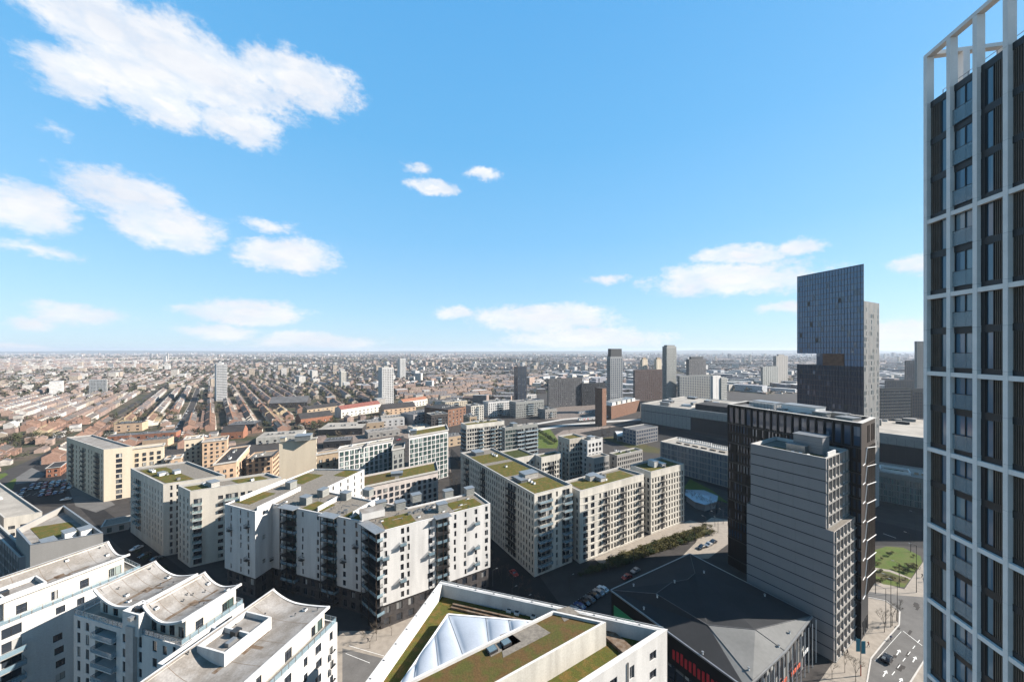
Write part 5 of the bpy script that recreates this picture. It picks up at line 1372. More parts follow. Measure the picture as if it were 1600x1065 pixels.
tower('slim tower with dark cap and white and dark striped shaft, behind the brick chimney',950,973,557,520,954,m='steel',n1=2,n2=6,w=1.7,h=2.3,fh=3.2,sty='d1',extra=topbox('dark_metal',.9,12),seed=10,fins=4)
tower('bronze-grey round-topped tower, tallest of the central cluster',1035,1057,541,620,1042,m='housing_panel',n1=5,n2=8,w=1.1,h=2.2,sty='d2',fins=10,extra=topbox('housing_panel',.8,3),seed=11)
tower('squarish grey tower with ribbed face and roof plant, right of the tallest in the cluster',1072,1103,561,800,1077,m='roof_mid',n1=4,n2=12,w=1.8,h=1.9,extra=topbox('dark_metal',.7,6),seed=12,fins=5)
tower('dark blue-grey glass tower left of the central cluster',803,823,573,600,809,m='dark_metal',n1=4,n2=6,w=1.9,h=2.2,sty='d1',seed=13)
tower('broad brown-grey office slab with blank end, left of the striped tower',856,910,592,560,857,m='roof_mid',n1=2,n2=16,w=1.4,h=1.6,vb=1900,va=700,seed=14,capn=80)
tower('dark lower office wing adjoining the broad brown-grey slab',908,946,599,585,909,m='dark_metal',n1=2,n2=10,w=1.4,h=1.4,vb=2200,va=700,seed=15)
tower('brown-grey slab with ribbed face standing before two slim cream towers',991,1040,578,640,992,m='brown_grey',n1=2,n2=16,w=1.3,h=1.6,vb=2300,va=700,seed=16,capn=80)
tower('slim cream tower with brown cap, left one of two behind the brown slab',1002,1012,561,900,1004,m='cream_render',n1=2,n2=3,extra=topbox('tan_brick',.6,5),seed=17)
tower('slim cream tower with brown cap, right one of two behind the brown slab',1024,1034,561,900,1026,m='cream_render',n1=2,n2=3,extra=topbox('tan_brick',.6,5),seed=18)
tower('wide low office with white floor bands in the central cluster',1060,1114,587,620,1062,m='housing_panel',n1=2,n2=14,w=2.6,h=1.6,bands='white_render',vb=2200,va=700,seed=19,sty='d1')
tower('short white slab wall with a small mark at the top, right of the banded office',1113,1126,587,600,1114,m='white_render',n1=1,n2=1,w=.8,va=700,seed=20)
tower('banded pale office right of the short white wall',1126,1136,590,610,1127,m='housing_panel',n1=1,n2=4,bands='white_render',va=700,seed=21)
tower('slim hazy residential tower left of the notched skyscraper',1208,1231,556,1000,1213,m='warm_grey',n1=3,n2=5,w=1.4,h=1.8,extra=topbox('warm_grey',.5,5),seed=22,fins=3)
tower('teal glass block at the right end of the railway lands',1190,1216,573,860,1192,m='housing_panel',n1=2,n2=7,w=2.2,h=2.4,sty='d2',va=700,seed=23)
tower('patterned office with white zigzag reflections in its windows, left of the near tower',1375,1424,607,330,1376,m='dark_metal',n1=2,n2=12,w=1.7,h=1.9,vb=4000,va=900,sty='w1',seed=24,bands='housing_panel',capn=90)
tower('dark plain office beside the zigzag patterned one',1424,1460,608,340,1425,m='dark_metal',n1=2,n2=9,w=1.5,h=2.2,vb=4000,va=900,sty='d1',seed=25)
tower('pale narrow slab tower touching the edge of the near tower',1432,1470,533,420,1433,m='warm_grey',n1=2,n2=10,w=.7,h=1.1,vb=4000,va=1100,seed=26)
tower('blue glass block with bright roof lantern beyond the zigzag office',1414,1440,563,620,1416,m='dark_metal',n1=2,n2=8,w=2.4,h=2.3,sty='d1',vb=4000,va=1100,extra=topbox('white_render',.12,3),seed=27)
tower('low blue block in front of the blue glass one',1384,1432,594,560,1385,m='dark_metal',n1=2,n2=12,w=2.4,h=1.8,sty='d1',vb=4000,va=1100,seed=28)
# red and pink roofed school range, warehouses
def shed(label,lpx,rpx,py,z,depth,m='pale_render',rm='pale_roof',va=500,vb=1500,cat='warehouse',name='warehouse',gable=False,win=True):
    c=P(lpx,py,z); B=vp(vb); A=(-B[1],B[0]); r=add(c,B,hit(c,B,rpx)); l=add(c,A,depth); k=add(r,A,depth); b=Bld(name,label,cat,c,sub=False)
    Lw=dist(c,r)
    b.wall(c,r,0,z,grid(cols(Lw,max(2,int(Lw/6)),2.4),.8,max(1,int(z/4)),3.6,.5,1.7,'d0m') if win else (),m); b.wall(r,k,0,z,(),m); b.wall(k,l,0,z,(),m); b.wall(l,c,0,z,(),m)
    g=MB()
    if gable:
        h=depth*.32; m0,m1=add(c,A,depth/2),add(r,A,depth/2)
        g.poly([(*c,z),(*r,z),(*m1,z+h),(*m0,z+h)],rm); g.poly([(*k,z),(*l,z),(*m0,z+h),(*m1,z+h)],rm); b.w.poly([(*l,z),(*c,z),(*m0,z+h)],m); b.w.poly([(*r,z),(*k,z),(*m1,z+h)],m)
    else: g.poly([(*c,z+.02),(*r,z+.02),(*k,z+.02),(*l,z+.02)],rm)
    b.finish(); b.part(g,'roof')
    if not gable:
        for i in range(3): p=add(add(c,B,Lw*(.2+.25*i)),A,depth*.4); b.units((*p,z+.03),B,2,2,'steel')
    return b
shed('school range with long red tiled roof and white walls, centre left',533,595,640,11,14,'pale_render','roof_red',vb=1150,gable=True,name='school_range',cat='school')
shed('second red-roofed range farther right and smaller',630,668,628,10,12,'pale_render','red_brick',vb=1200,gable=True,name='school_range',cat='school')
shed('long warehouse with white roof and dark lower wall',497,566,671,7,36,'dark_metal','pale_roof',vb=3500)
shed('white box warehouse beyond the long one',596,632,655,9,28,'white_render','pale_roof',vb=2200)
shed('warehouse with rounded grey roof at the middle left',420,480,630,8,26,'dark_brick','roof_mid',vb=2600,gable=True)
shed('low warehouse with dark roof behind the salmon wing',355,398,664,8,22,'dark_metal','roof_mid',vb=2600)
shed('pale industrial shed right of the salmon wing',400,470,684,6,26,'pale_render','pale_roof',vb=2400)
shed('tan flat-roofed shed near the patterned slab',560,600,662,7,22,'tan_brick','roof_felt',vb=1900)
shed('grey shed with stepped roof beside the dark apartment ranges',646,688,648,12,24,'grey_panel','roof_mid',vb=1200)
shed('orange brick school with long window rows on the left',178,222,663,9,16,'salmon_render','roof_dark',vb=1900,name='school_range',cat='school')
shed('long low brick range with grey roof in front of the orange school',168,275,682,5,12,'red_brick','roof_mid',vb=2100,name='brick_range',cat='school')
shed('long terrace of dark brown mansard flats at the mid right',700,728,640,20,40,'brown_brick','roof_dark',vb=1200,name='flats',cat='flats')
for i,(a,b_,y,z,m,lab) in enumerate(((668,700,648,18,'dark_brick','dark brown flats in shade left of the mansard terrace'),(730,756,634,19,'pale_render','pale flats with grid windows above the green roofs'),(757,800,628,20,'white_render','white flats with open roof frames, right of the pale ones'),
     (800,850,628,21,'housing_panel','grey-green flats with many roof boxes near the railway'),(690,730,628,16,'cream_render','cream flats behind the dark mansard terrace'),(728,745,651,20,'tan_brick','small tan block in the shade'),(810,838,617,14,'white_render','long white shed by the railway'),(846,870,640,12,'concrete','concrete flats beside the embankment'))):
    ft=box_foot(a+6,y,z,a,b_); l,c_,r_,k_=ft; u_=unit(c_,l); l=add(c_,u_,16); ft=[l,c_,r_,add(r_,u_,16)]
    block('flats',lab,'flats',ft,z,G_(fh=3,pitch=3,w=1.4,h=1.7),G_(fh=3,pitch=3,w=1.5,h=1.8,stack=((.4,.6),),bsty='gw'),m,roofm='roof_mid',sub=False,units=5,seed=60+i,capn=50,houses=((.5,.5,4,3,2.5,'steel'),))

# more sheds and yards in the middle distance
for i,(a,b_,y,z,dp,m,rm,vb_,lab) in enumerate(((505,548,690,6,16,'dark_metal','roof_mid',2600,'low dark shed tucked behind the staggered-window slab'),(575,625,676,6,18,'concrete','roof_felt',1700,'concrete shed with brown roof above the staggered-window slab'),
   (470,520,655,7,18,'red_brick','roof_dark',1300,'brick hall with dark pitched roof near the red-roofed school'),(645,690,668,6,14,'pale_render','pale_roof',1500,'small pale shed left of the dark mansard flats'),
   (700,722,683,9,14,'tan_brick','roof_mid',1500,'tan brick block in the lane behind the green balconied tower'),(600,650,640,8,20,'salmon_render','roof_dark',1500,'salmon hall with dark roof right of the red-roofed school'),
   (345,380,676,7,16,'red_brick','roof_dark',2200,'red brick hall behind the salmon mansard block'),(222,262,688,7,12,'salmon_render','roof_mid',2200,'salmon terrace end behind the cream group'),(480,528,640,8,14,'tan_brick','roof_dark',1200,'tan gabled hall left of the red-roofed school'))):
    shed(lab,a,b_,y,z,dp,m,rm,vb=vb_,gable=(i in(2,5,6,8)))

ft=[(322,250),(322,186),(356,186),(356,250)]  # unseen tower added to cast shade on the road beyond the park
block('added_shadow_tower','unseen glass tower added off to the right to shade the road below','tower',ft,104,G_(fh=3.6,pitch=3,w=2.4,h=2.6,sty='d1'),G_(fh=3.6,pitch=3,w=2.4,h=2.6,sty='d1'),'dark_metal',sub=False,seed=99,capn=20,backwin=False)
# ================================================================ the city beyond
BX=[(-400,770),(-100,760),(0,738),(62,712),(105,735),(106,712),(165,700),(258,700),(330,700),(400,690),(440,690),(520,690),(600,672),(640,665),(690,655),(700,640),(860,612),(930,622),(1000,615),(1100,608),(1200,616),(1450,606),(2200,600)]
def edge_y(px):
    for i in range(len(BX)-1):
        if BX[i][0]<=px<=BX[i+1][0]:
            t=(px-BX[i][0])/(BX[i+1][0]-BX[i][0]); return BX[i][1]+(BX[i+1][1]-BX[i][1])*t
    return 0
def free(x,y):
    px=800+F*x/y; py=HY+F*CZ/y
    return py<edge_y(px) and -260<px<1860
RES=[]   # rectangles (circles) already built on: collected from the things made so far
for o in list(COL.objects):
    if o.parent is None and o.type=='EMPTY':
        xs=[];ys=[]
        for c in o.children:
            if c.type=='MESH' and c.name.split('.')[0] in('wall','roof','cladding','glass_block'):
                for v in c.data.vertices: xs.append(v.co.x+o.location.x); ys.append(v.co.y+o.location.y)
        if xs: RES.append((min(xs)-3,min(ys)-3,max(xs)+3,max(ys)+3))
def clear(x,y,r=4):
    for a,b,c,d in RES:
        if a-r<x<c+r and b-r<y<d+r: return False
    return True
STREETS=[]
def road(name,pts,w,z=.004,m='asphalt_mid',px=True,pav=2.2):
    q=[P(*p) for p in pts] if px else pts; g=MB(); s=MB()
    for i in range(len(q)-1):
        a,b=q[i],q[i+1]; d=unit(a,b); Lw=dist(a,b); n=(-d[1],d[0])
        for (mm,o0,o1,zz,tgt) in ((m,-w/2,w/2,z,g),('paving',-w/2-pav,w/2+pav,z-.0039,s)):
            A=add(a,n,o0);B=add(b,n,o0);C=add(b,n,o1);D=add(a,n,o1); tgt.poly([(*A,zz+i*.0007),(*B,zz+i*.0007),(*C,zz+i*.0007),(*D,zz+i*.0007)],mm)
        STREETS.append((a,b,w))
    if pav: tag(s.build('pavement'),kind='structure')
    tag(g.build(name),kind='structure'); return q
def near_street(x,y,m=7):
    for a,b,w in STREETS:
        d=unit(a,b); t=(x-a[0])*d[0]+(y-a[1])*d[1]; t=max(0,min(dist(a,b),t)); 
        if math.hypot(x-a[0]-d[0]*t,y-a[1]-d[1]*t)<w/2+m: return True
    return False
sd=vp(330); sp_=(sd[1],-sd[0])
# two long straight streets seen running away on the left
q1=road('road',[(-60,792),(60,718),(215,628),(262,600)],7,.02,pav=0)
q2=road('road',[(268,690),(287,660),(301,632),(310,606)],8,.03,pav=1)
HB={}
def house_mesh(kind,var):
    """one terraced house: local x along the street, front at y=0, ridge along x"""
    k=(kind,var)
    if k in HB: return HB[k]
    w,dp,h,rh=5.6,9.2,5.6,2.7; bm_={'b':'house_brick','w':'house_white','y':'house_yellow'}[kind]; rm='roof_tile' if var%2==0 else 'roof_slate'
    b=MB(); b.poly([(0,0,0),(w,0,0),(w,0,h),(0,0,h)],bm_); b.poly([(w,dp,0),(0,dp,0),(0,dp,h),(w,dp,h)],bm_)
    b.poly([(0,dp,0),(0,0,0),(0,0,h),(0,dp/2,h+rh),(0,dp,h)],bm_); b.poly([(w,0,0),(w,dp,0),(w,dp,h),(w,dp/2,h+rh),(w,0,h)],bm_)
    b.box((w*.1,dp-.01,0),(1,0),w*.45,4.2,4.6 if var<2 else 3.,bm_,'roof_slate')   # back addition
    r=MB(); o=.3
    r.prism([(0,-o),(w,-o),(w,-o+.01),(0,-o+.01)],h-.2,h-.1,rm)
    r.poly([(0,-o,h-.15),(w,-o,h-.15),(w,dp/2,h+rh+.06),(0,dp/2,h+rh+.06)],rm); r.poly([(w,dp+o,h-.15),(0,dp+o,h-.15),(0,dp/2,h+rh+.06),(w,dp/2,h+rh+.06)],rm)
    if var==1: r.box((1.4,.8,h+.4),(1,0),2.4,2.2,1.5,'house_white',rm)
    c=MB(); c.box((-.35,dp*.42,h+.8),(1,0),.7,1.2,rh+.5,bm_); 
    for i in range(3): c.tube((0,dp*.42+.25+.35*i,h+rh+1.3),(0,dp*.42+.25+.35*i,h+rh+1.8),.12,.1,'chimney_pot',5,True)
    wi=[]
    def wn_(x,y,z,ww,hh,s):
        m=MB(); y2=y-.06*s; 
        m.prism([(x-.1,min(y,y2)-.02),(x+ww+.1,min(y,y2)-.02),(x+ww+.1,max(y,y2)),(x-.1,max(y,y2))],z-.1,z+hh+.1,'frame_white')
        yy=min(y,y2)-.03 if s>0 else max(y,y2)+.01; m.poly([(x,yy,z),(x+ww,yy,z),(x+ww,yy,z+hh),(x,yy,z+hh)],'glass'); return m
    wi=[wn_(.6,0,3.3,1.2,1.5,1),wn_(3.2,0,3.3,1.4,1.5,1)]
    bay=MB(); bay.prism([(2.8,-.8),(4.6,-.8),(5.1,0),(2.3,0)],0,2.9,'house_white','roof_slate'); bay.poly([(3,-.82,.9),(4.4,-.82,.9),(4.4,-.82,2.5),(3,-.82,2.5)],'glass')
    wi+=[bay,wn_(1.0,dp,3.3,1.2,1.3,-1),wn_(3.9,dp,3.3,1.1,1.3,-1)]
    names=['window','window','bay_window','window','window']
    ob=[]
    for n_,m in (('body',b),('roof',r),('chimney',c)): o_=m.build(n_); ob.append((n_,o_.data)); bpy.data.objects.remove(o_)
    for n_,m in zip(names,wi): o_=m.build(n_); ob.append((n_,o_.data)); bpy.data.objects.remove(o_)
    HB[k]=ob; return ob
HN=[0]
HLAB={'b':'red-brown brick terraced house in a long row with tiled roof and chimney','w':'white-fronted terraced house in a long row, pale against the brick ones','y':'buff brick terraced house in a long row with chimney'}
def put_house(x,y,d,kind,var,flip=False):
    """x,y: front-left corner; d: street direction"""
    ob=house_mesh(kind,var); e=empty('terraced_house',(x,y,0),math.atan2(d[1],d[0])); 
    hpx=800+F*x/y; 
    def rpx(q): 
        a,b_=q[0],q[1]; t=(y-a[1])/(b_[1]-a[1]); return 800+F*(a[0]+(b_[0]-a[0])*t)/y
    zone='left of the first straight street' if hpx<rpx(q1[1:]) else ('between the two straight streets' if hpx<rpx(q2[:2]) else 'right of the second straight street')
    rf='slate roof with dormer' if var==1 else ('slate roof' if var%2 else 'tiled roof'); kd={'b':'red-brown brick','w':'white-fronted','y':'buff brick'}[kind]; nf_='near' if y<400 else 'far'
    lb='%s terraced house, %s, %s rows %s'%(kd,rf,nf_,zone); tag(e,lb,'house',lb.replace('house','houses'))
    det=HN[0]<150; HN[0]+=1
    bo=None
    for n_,me in ob:
        if not det and n_ in('window','bay_window'): continue
        o=bpy.data.objects.new(n_,me); COL.objects.link(o)
        if n_=='chimney': o.parent=ro
        else: o.parent=e
        if n_=='roof': ro=o
# candidate plots on the left, street grid parallel to the first road
org=q1[1]; plots=[]
hr=random.Random(21)
for r_ in range(-11,16):
    for side in (0,1):
        for k in range(-40,110):
            off=r_*39+(6.5 if side==0 else 13.5)
            if side==0: base=add(add(org,sp_,off),sd,k*5.6); d=sd; 
            else: base=add(add(org,sp_,off+20),sd,k*5.6)
            plots.append((base,side,r_,k))
HOUSE_PTS=[]
big=[]
for (base,side,r_,k) in plots:
    x,y=base
    if y<240 or y>1150: continue
    cxy=add(base,sp_,4)
    px=800+F*cxy[0]/cxy[1]; py=HY+F*CZ/cxy[1]
    if not(-60<px<470) : continue
    if not free(*cxy) or not clear(cxy[0],cxy[1],9) or near_street(cxy[0],cxy[1],2.5): continue
    if px<60 and 650<py<708: continue     # wooded ground on the left
    if hr.random()<.03 or (k+r_*5)%13==0: continue
    big.append((math.hypot(x,y),base,side,r_,k))
big.sort(key=lambda q:q[0])
indiv=big[:300]; restp=big[300:]
def frame_of(side):
    # side 0 houses front faces -sp_ , side 1 houses front faces +sp_
    return (sd if side==1 else neg(sd))
for _,base,side,r_,k in indiv:
    rr=random.Random(r_*7+side*3+k//9); kind=rr.choice('bbbwyb'); var=rr.randrange(4)
    # local +y (back) must point away from the street
    if side==0:   # back towards +sp_: rotate so that +y = sp_ -> d = (sp_ rotated -90)
        d=(sp_[1],-sp_[0]); p=add(base,neg(d),0) 
    else: d=(-sp_[1],sp_[0]); p=add(base,neg(d),0)
    put_house(p[0],p[1],d,kind,var)
    HOUSE_PTS.append(base)
print('houses',len(indiv),'rest',len(restp))
# --- rows of houses farther away, one object; painted per row
PAL_W=[(.38,.26,.20),(.33,.235,.19),(.43,.35,.27),(.50,.45,.39),(.55,.51,.46),(.30,.23,.20),(.41,.30,.24),(.60,.57,.53)]
PAL_R=[(.19,.135,.11),(.17,.13,.11),(.15,.135,.13),(.23,.165,.13),(.12,.115,.12),(.24,.165,.13),(.20,.18,.165),(.33,.30,.28)]
OCC=set()
def occ(c,d,Lw):
    k=-Lw/2
    while k<=Lw/2+.1: OCC.add((int((c[0]+d[0]*k)//7),int((c[1]+d[1]*k)//7))); k+=5
def row(mb,c,d,Lw,dp,h,rh,wc,rc,flat=False):
    if c[1]<1500: occ(c,d,Lw)
    n=(-d[1],d[0]); a=(c[0]-d[0]*Lw/2-n[0]*dp/2,c[1]-d[1]*Lw/2-n[1]*dp/2); b=add(a,d,Lw); e=add(b,n,dp); f=add(a,n,dp)
    mb.paint=(*wc,)
    q=[a,b,e,f]
    for i in range(4): u,v=q[i],q[(i+1)%4]; mb.poly([(*u,0),(*v,0),(*v,h),(*u,h)],'painted')
    if flat: mb.paint=rc; mb.poly([(*p,h+.02) for p in q],'painted'); return
    m0,m1=add(a,n,dp/2),add(b,n,dp/2); mb.poly([(*f,h),(*a,h),(*m0,h+rh)],'painted'); mb.poly([(*b,h),(*e,h),(*m1,h+rh)],'painted')
    mb.paint=rc; mb.poly([(*a,h),(*b,h),(*m1,h+rh),(*m0,h+rh)],'painted'); mb.poly([(*e,h),(*f,h),(*m0,h+rh),(*m1,h+rh)],'painted')
city=MB(); city.paint=(1,1,1); wins=MB(); wins.paint=None
TREES=[]
for _,base,side,r_,k in indiv: occ(add(base,sp_,4.6 if side==0 else -4.6),sd,5)
for _,base,side,r_,k in restp:
    rr=random.Random(r_*7+side*3+k//9); ii=rr.randrange(4); c=add(base,sp_,4.6 if side==0 else -4.6)
    wc=PAL_W[rr.randrange(8)]; row(city,c,sd,5.55,9,5.6,2.6,wc,PAL_R[(ii+hr.randrange(2))%8])
    if k%2==0: city.paint=wc; city.cbox((*add(c,sd,2.7),7.2),sd,.8,1.1,2.4,'painted')
cr=random.Random(33)
def angle_at(x,y):
    cx,cy=int((x+40000)//260),int(y//240); r=random.Random(cx*7919+cy*104729); 
    base=math.atan2(sd[1],sd[0]) if x<-60-.25*y else (math.atan2(dA[1],dA[0]) if r.random()<.4 else r.random()*3.14)
    return base+r.uniform(-.12,.12), r
# ring 1: real rows 330..2300 m
def ring(y0,y1,cell,rows,pitch,scale):
    y=y0
    while y<y1:
        x=-1.62*y
        while x<1.62*y:
            a,r=angle_at(x+cell/2,y+cell/2); d=(math.cos(a),math.sin(a)); n=(-d[1],d[0]); c0=(x+cell/2,y+cell/2)
            typ=r.random(); wcb=r.randrange(6); rcb=r.randrange(8)
            for i in range(rows):
                off=(i-(rows-1)/2)*pitch; j=-cell/2
                while j<cell/2:
                    Lw=r.choice((16,22,28,34,45))*scale; p=add(add(c0,n,off+(r.random()-.5)*2),d,j+Lw/2); j+=Lw+r.choice((1,2,2,9,14))*scale
                    if abs(p[0]-c0[0])>cell/2 or abs(p[1]-c0[1])>cell/2 or p[1]<y0-10: continue
                    if not free(*p) or near_street(p[0],p[1],8) or not clear(p[0],p[1],9): continue
                    if p[1]<1150 and any((p[0]-h[0])**2+(p[1]-h[1])**2<500 for h in HS_near(p)): continue
                    px=800+F*p[0]/p[1]
                    if px<470 and p[1]<1150 and IN_GRID(p): continue
                    if px<60 and 262<p[1]<480: TREES.append((p[0],p[1],1)); continue
                    q=r.random()
                    if px>850 and p[1]<1500:   # railway lands and industry on the right
                        if q<.45: row(city,p,d,Lw*1.2,cr.choice((12,18,26)),cr.choice((5,7,9,14)),0,cr.choice(PAL_W[3:6]+[(.5,.5,.5),(.2,.2,.22)]),cr.choice([(.45,.43,.42),(.6,.58,.55),(.2,.2,.21),(.3,.29,.3)]),True)
                        continue
                    if q<.68: 
                        row(city,p,d,Lw,9*scale**.5,5.8,2.7,PAL_W[(wcb+cr.randrange(3))%8],PAL_R[(rcb+cr.randrange(3))%8])
                        if p[1]<1100:
                            k=-Lw/2+3
                            while k<Lw/2: cc=add(p,d,k); city.paint=PAL_W[wcb]; city.cbox((*cc,7.6),d,.9,1.1,2.2,'painted'); k+=6
                    elif q<.80: row(city,p,d,Lw*.8,13,cr.choice((8,11,14,9)),0,cr.choice(PAL_W),cr.choice([(.3,.29,.28),(.45,.43,.41),(.16,.16,.17),(.58,.56,.53)]),True)
                    elif q<.84: row(city,p,d,26,16,cr.choice((14,20,26,9)),0,cr.choice(PAL_W[2:]),(.3,.3,.3),True)
                    else: TREES.append((p[0],p[1],1))
                    for _t in range(2) if cr.random()<.8 else (): t=add(p,n,pitch/2+cr.uniform(-3,3)); t=add(t,d,cr.uniform(-Lw/2,Lw/2)); TREES.append((t[0],t[1],0))
            x+=cell
        y+=cell
HG={}
for h in HOUSE_PTS: HG.setdefault((int(h[0]//30),int(h[1]//30)),[]).append(h)
for _,h,_,_,_ in restp: HG.setdefault((int(h[0]//30),int(h[1]//30)),[]).append(h)
def HS_near(p):
    i,j=int(p[0]//30),int(p[1]//30); return [h for a in(-1,0,1) for b in(-1,0,1) for h in HG.get((i+a,j+b),())]
def IN_GRID(p):
    return bool(HS_near(p))
ring(250,2300,210,8,26,1)
ring(2300,5200,420,9,46,1.7)
print('city faces',len(city.f),'trees',len(TREES))
# ring 2: far quarters 5 - 13 km
fr_=random.Random(5)
for i in range(7000):
    y=5200*(2.4**fr_.random()); x=fr_.uniform(-1.6,1.6)*y
    nn=mnoise.noise(Vector((x*.0009,y*.0006,3)))
    if nn<-.15: continue
    a=fr_.random()*3.14; h=fr_.choice((6,7,8,8,10,14)) if fr_.random()<.93 else fr_.uniform(20,48)
    w=fr_.uniform(20,90) if h<15 else fr_.uniform(14,30); row(city,(x,y),(math.cos(a),math.sin(a)),w,fr_.uniform(12,30),h,4 if h<11 else 0,fr_.choice(PAL_W),fr_.choice(PAL_R+[(.5,.5,.48)]),h>11)
INF=[]
for i in range(16000):
    y=245*(5.2**fr_.random()); px=fr_.uniform(-120,1500); x=(px-800)/F*y; cell=(int(x//7),int(y//7))
    if not free(x,y) or not clear(x,y,4) or near_street(x,y,2.5): continue
    if any((cell[0]+a,cell[1]+b_) in OCC for a in (-1,0,1) for b_ in (-1,0,1)): continue
    q=fr_.random()
    if q<.55 if px<820 else q<.25: INF.append((x,y))
    elif q<.85:
        a=fr_.choice((math.atan2(sd[1],sd[0]),math.atan2(dA[1],dA[0])))+fr_.uniform(-.1,.1); flat=fr_.random()<.6
        row(city,(x,y),(math.cos(a),math.sin(a)),fr_.uniform(5,13),fr_.uniform(4,8),fr_.choice((2.6,3,5.5)),0 if flat else 1.8,fr_.choice(PAL_W),fr_.choice(PAL_R+[(.5,.48,.45)]),flat)
o=city.build('distant_city'); tag(o,'dense brown and white rows of houses spreading to the horizon','city',kind='stuff')
# streets between the far rows read as pale lines
# --- small pale towers scattered near the horizon, each a thing
hz=[(258,556,6),(262,552,4),(236,553,5),(244,553,5),(36,561,5),(37,560,4),(505,562,8),(12,566,6),(660,556,4),(700,558,5),(742,562,6),(815,568,5),(838,563,6),(843,564,4),(852,563,5),(925,563,6),(932,566,5),(915,571,6),(1118,557,5),(1140,553,7),(1150,556,6),(1172,554,6),(1182,556,5),(1195,553,6),(1240,560,5),(1330,560,5),(1382,553,5),(1396,551,8),(1404,558,6),(440,566,8),(470,569,9),(400,563,6),(1163,559,7),(775,566,6),(727,567,7)]
for i,(px,py,wpx) in enumerate(hz):
    Y=(2600+900*((i*37)%7)/2); z=max(20,CZ-(py-HY)*Y/F); z=min(z,CZ+20); x=(px-800)/F*Y; w=wpx/F*Y*.55
    nf=max(3,int(z/9)); m_=('white_render','pale_render','warm_grey','cream_render','roof_mid')[i%5]
    b=MB(); b.cbox((x,y_:=Y,0),(.96,.28),w,w*.7,z,m_,'roof_mid')
    e=empty('tower_block',(x,Y,0)); tag(e,'faint distant tower block on the hazy skyline','tower block','faint towers on the hazy skyline'); b.build('body',e,(x,Y,0))
    s=MB()
    for k in range(nf): s.cbox((x,Y,3+k*(z-3)/nf),(.96,.28),w+.3,w*.7+.3,(z-3)/nf*.4,'grey_panel')
    s.build('window_bands',e,(x,Y,0)); s=MB(); s.cbox((x,Y,z),(.96,.28),w*.4,w*.3,3.5,'roof_mid'); s.build('roof_housing',e,(x,Y,0))
# --- hills on the horizon
h=MB(); n=260
def hz_h(px,k):
    v=mnoise.noise(Vector((px*.004,k*3.1,0)))*.5+mnoise.noise(Vector((px*.015,k,5)))*.25
    base=62+v*60+(38 if 1000<px<1400 else 0)*math.sin((px-1000)/400*3.14)**.5 if 1000<px<1400 else 62+v*60+(22*math.exp(-((px-210)/130)**2))
    return max(10,base)
for k,Y in enumerate((11500,14200,16200)):
    pr=None
    for i in range(n+1):
        px=-400+2400*i/n; x=(px-800)/F*Y; zz=hz_h(px,k)*(1+.10*k); cur=((x,Y,-1),(x*.998,Y+400,zz),(x*1.03,Y+900,zz*.9),(x*1.1,Y+1700,-1))
        if pr:
            for a in range(3): h.poly([pr[a],cur[a],cur[a+1],pr[a+1]],'hills')
        pr=cur
tag(h.build('hills'),kind='structure')
# ================================================================ trees
def blob(mb,c,r,h,n,tr,size,col,rg,m='leafy'):
    """a crown of n small leaf clumps spread through an uneven ellipsoid"""
    lob=[(rg.uniform(-.45,.45),rg.uniform(-.45,.45),rg.uniform(-.25,.35),rg.uniform(.45,.75)) for _ in range(5)]
    for i in range(n):
        l=lob[i%5]; 
        while 1:
            v=(rg.uniform(-1,1),rg.uniform(-1,1),rg.uniform(-1,1))
            if v[0]**2+v[1]**2+v[2]**2<1: break
        p=(c[0]+r*(l[0]+v[0]*l[3]),c[1]+r*(l[1]+v[1]*l[3]),c[2]+h*(.5+.5*(l[2]+v[2]*l[3])))
        s=size*(.5+rg.random()); a=rg.random()*6.28; b=rg.random()*1.5
        u=(math.cos(a)*s,math.sin(a)*s,rg.uniform(-.4,.4)*s); w=(-math.sin(a)*s*math.cos(b),math.cos(a)*s*math.cos(b),math.sin(b)*s)
        k=.65+.7*rg.random(); mb.paint=(col[0]*k,col[1]*k,col[2]*k) if m=='leafy' else None
        mb.poly([(p[0]-u[0],p[1]-u[1],p[2]-u[2]),(p[0]+w[0],p[1]+w[1],p[2]+w[2]),(p[0]+u[0],p[1]+u[1],p[2]+u[2])],m)
TC=[(.115,.09,.065),(.13,.10,.07),(.10,.085,.055),(.09,.095,.045),(.12,.115,.06),(.05,.06,.03)]
tr_=random.Random(14)
TREES=[t for t in TREES if t[1]<2300 or tr_.random()<.6]
for _ in range(260):   # wooded ground and small greens in the city
    y=330*(12**tr_.random()); x=tr_.uniform(-1.5,1.1)*y
    for k in range(tr_.randrange(5,16)): TREES.append((x+tr_.gauss(0,y*.03),y+tr_.gauss(0,y*.035),0))
TREES=[t for t in TREES if free(t[0],t[1]) and clear(t[0],t[1],2) and not near_street(t[0],t[1],1)]
TREES.sort(key=lambda t:t[0]**2+t[1]**2)
print('trees placed',len(TREES))
TV=[]
for v in range(5):
    rg=random.Random(50+v); c=MB(); c.paint=(1,1,1); blob(c,(0,0,2.2),3.6,7.5,150,0,.62,TC[v],rg)
    t=MB(); t.tube((0,0,0),(0,0,4),.28,.16,'bark',6)
    for i in range(5): a=i*1.26+v; t.tube((0,0,2.4+.3*i),(math.cos(a)*2.2,math.sin(a)*2.2,5.5+.5*i),.12,.03,'bark',4)
    oc=c.build('crown'); ot=t.build('trunk'); TV.append((oc.data,ot.data)); bpy.data.objects.remove(oc); bpy.data.objects.remove(ot)
TLAB=('brown leafless garden tree among the rows of houses','tan bare-branched tree among the rows of houses','grey-brown leafless tree among the rows of houses','olive budding tree among the rows of houses','yellow-green budding tree among the rows of houses')
TGRP=('brown garden trees','tan bare trees','grey-brown leafless trees','olive budding trees','yellow-green budding trees')
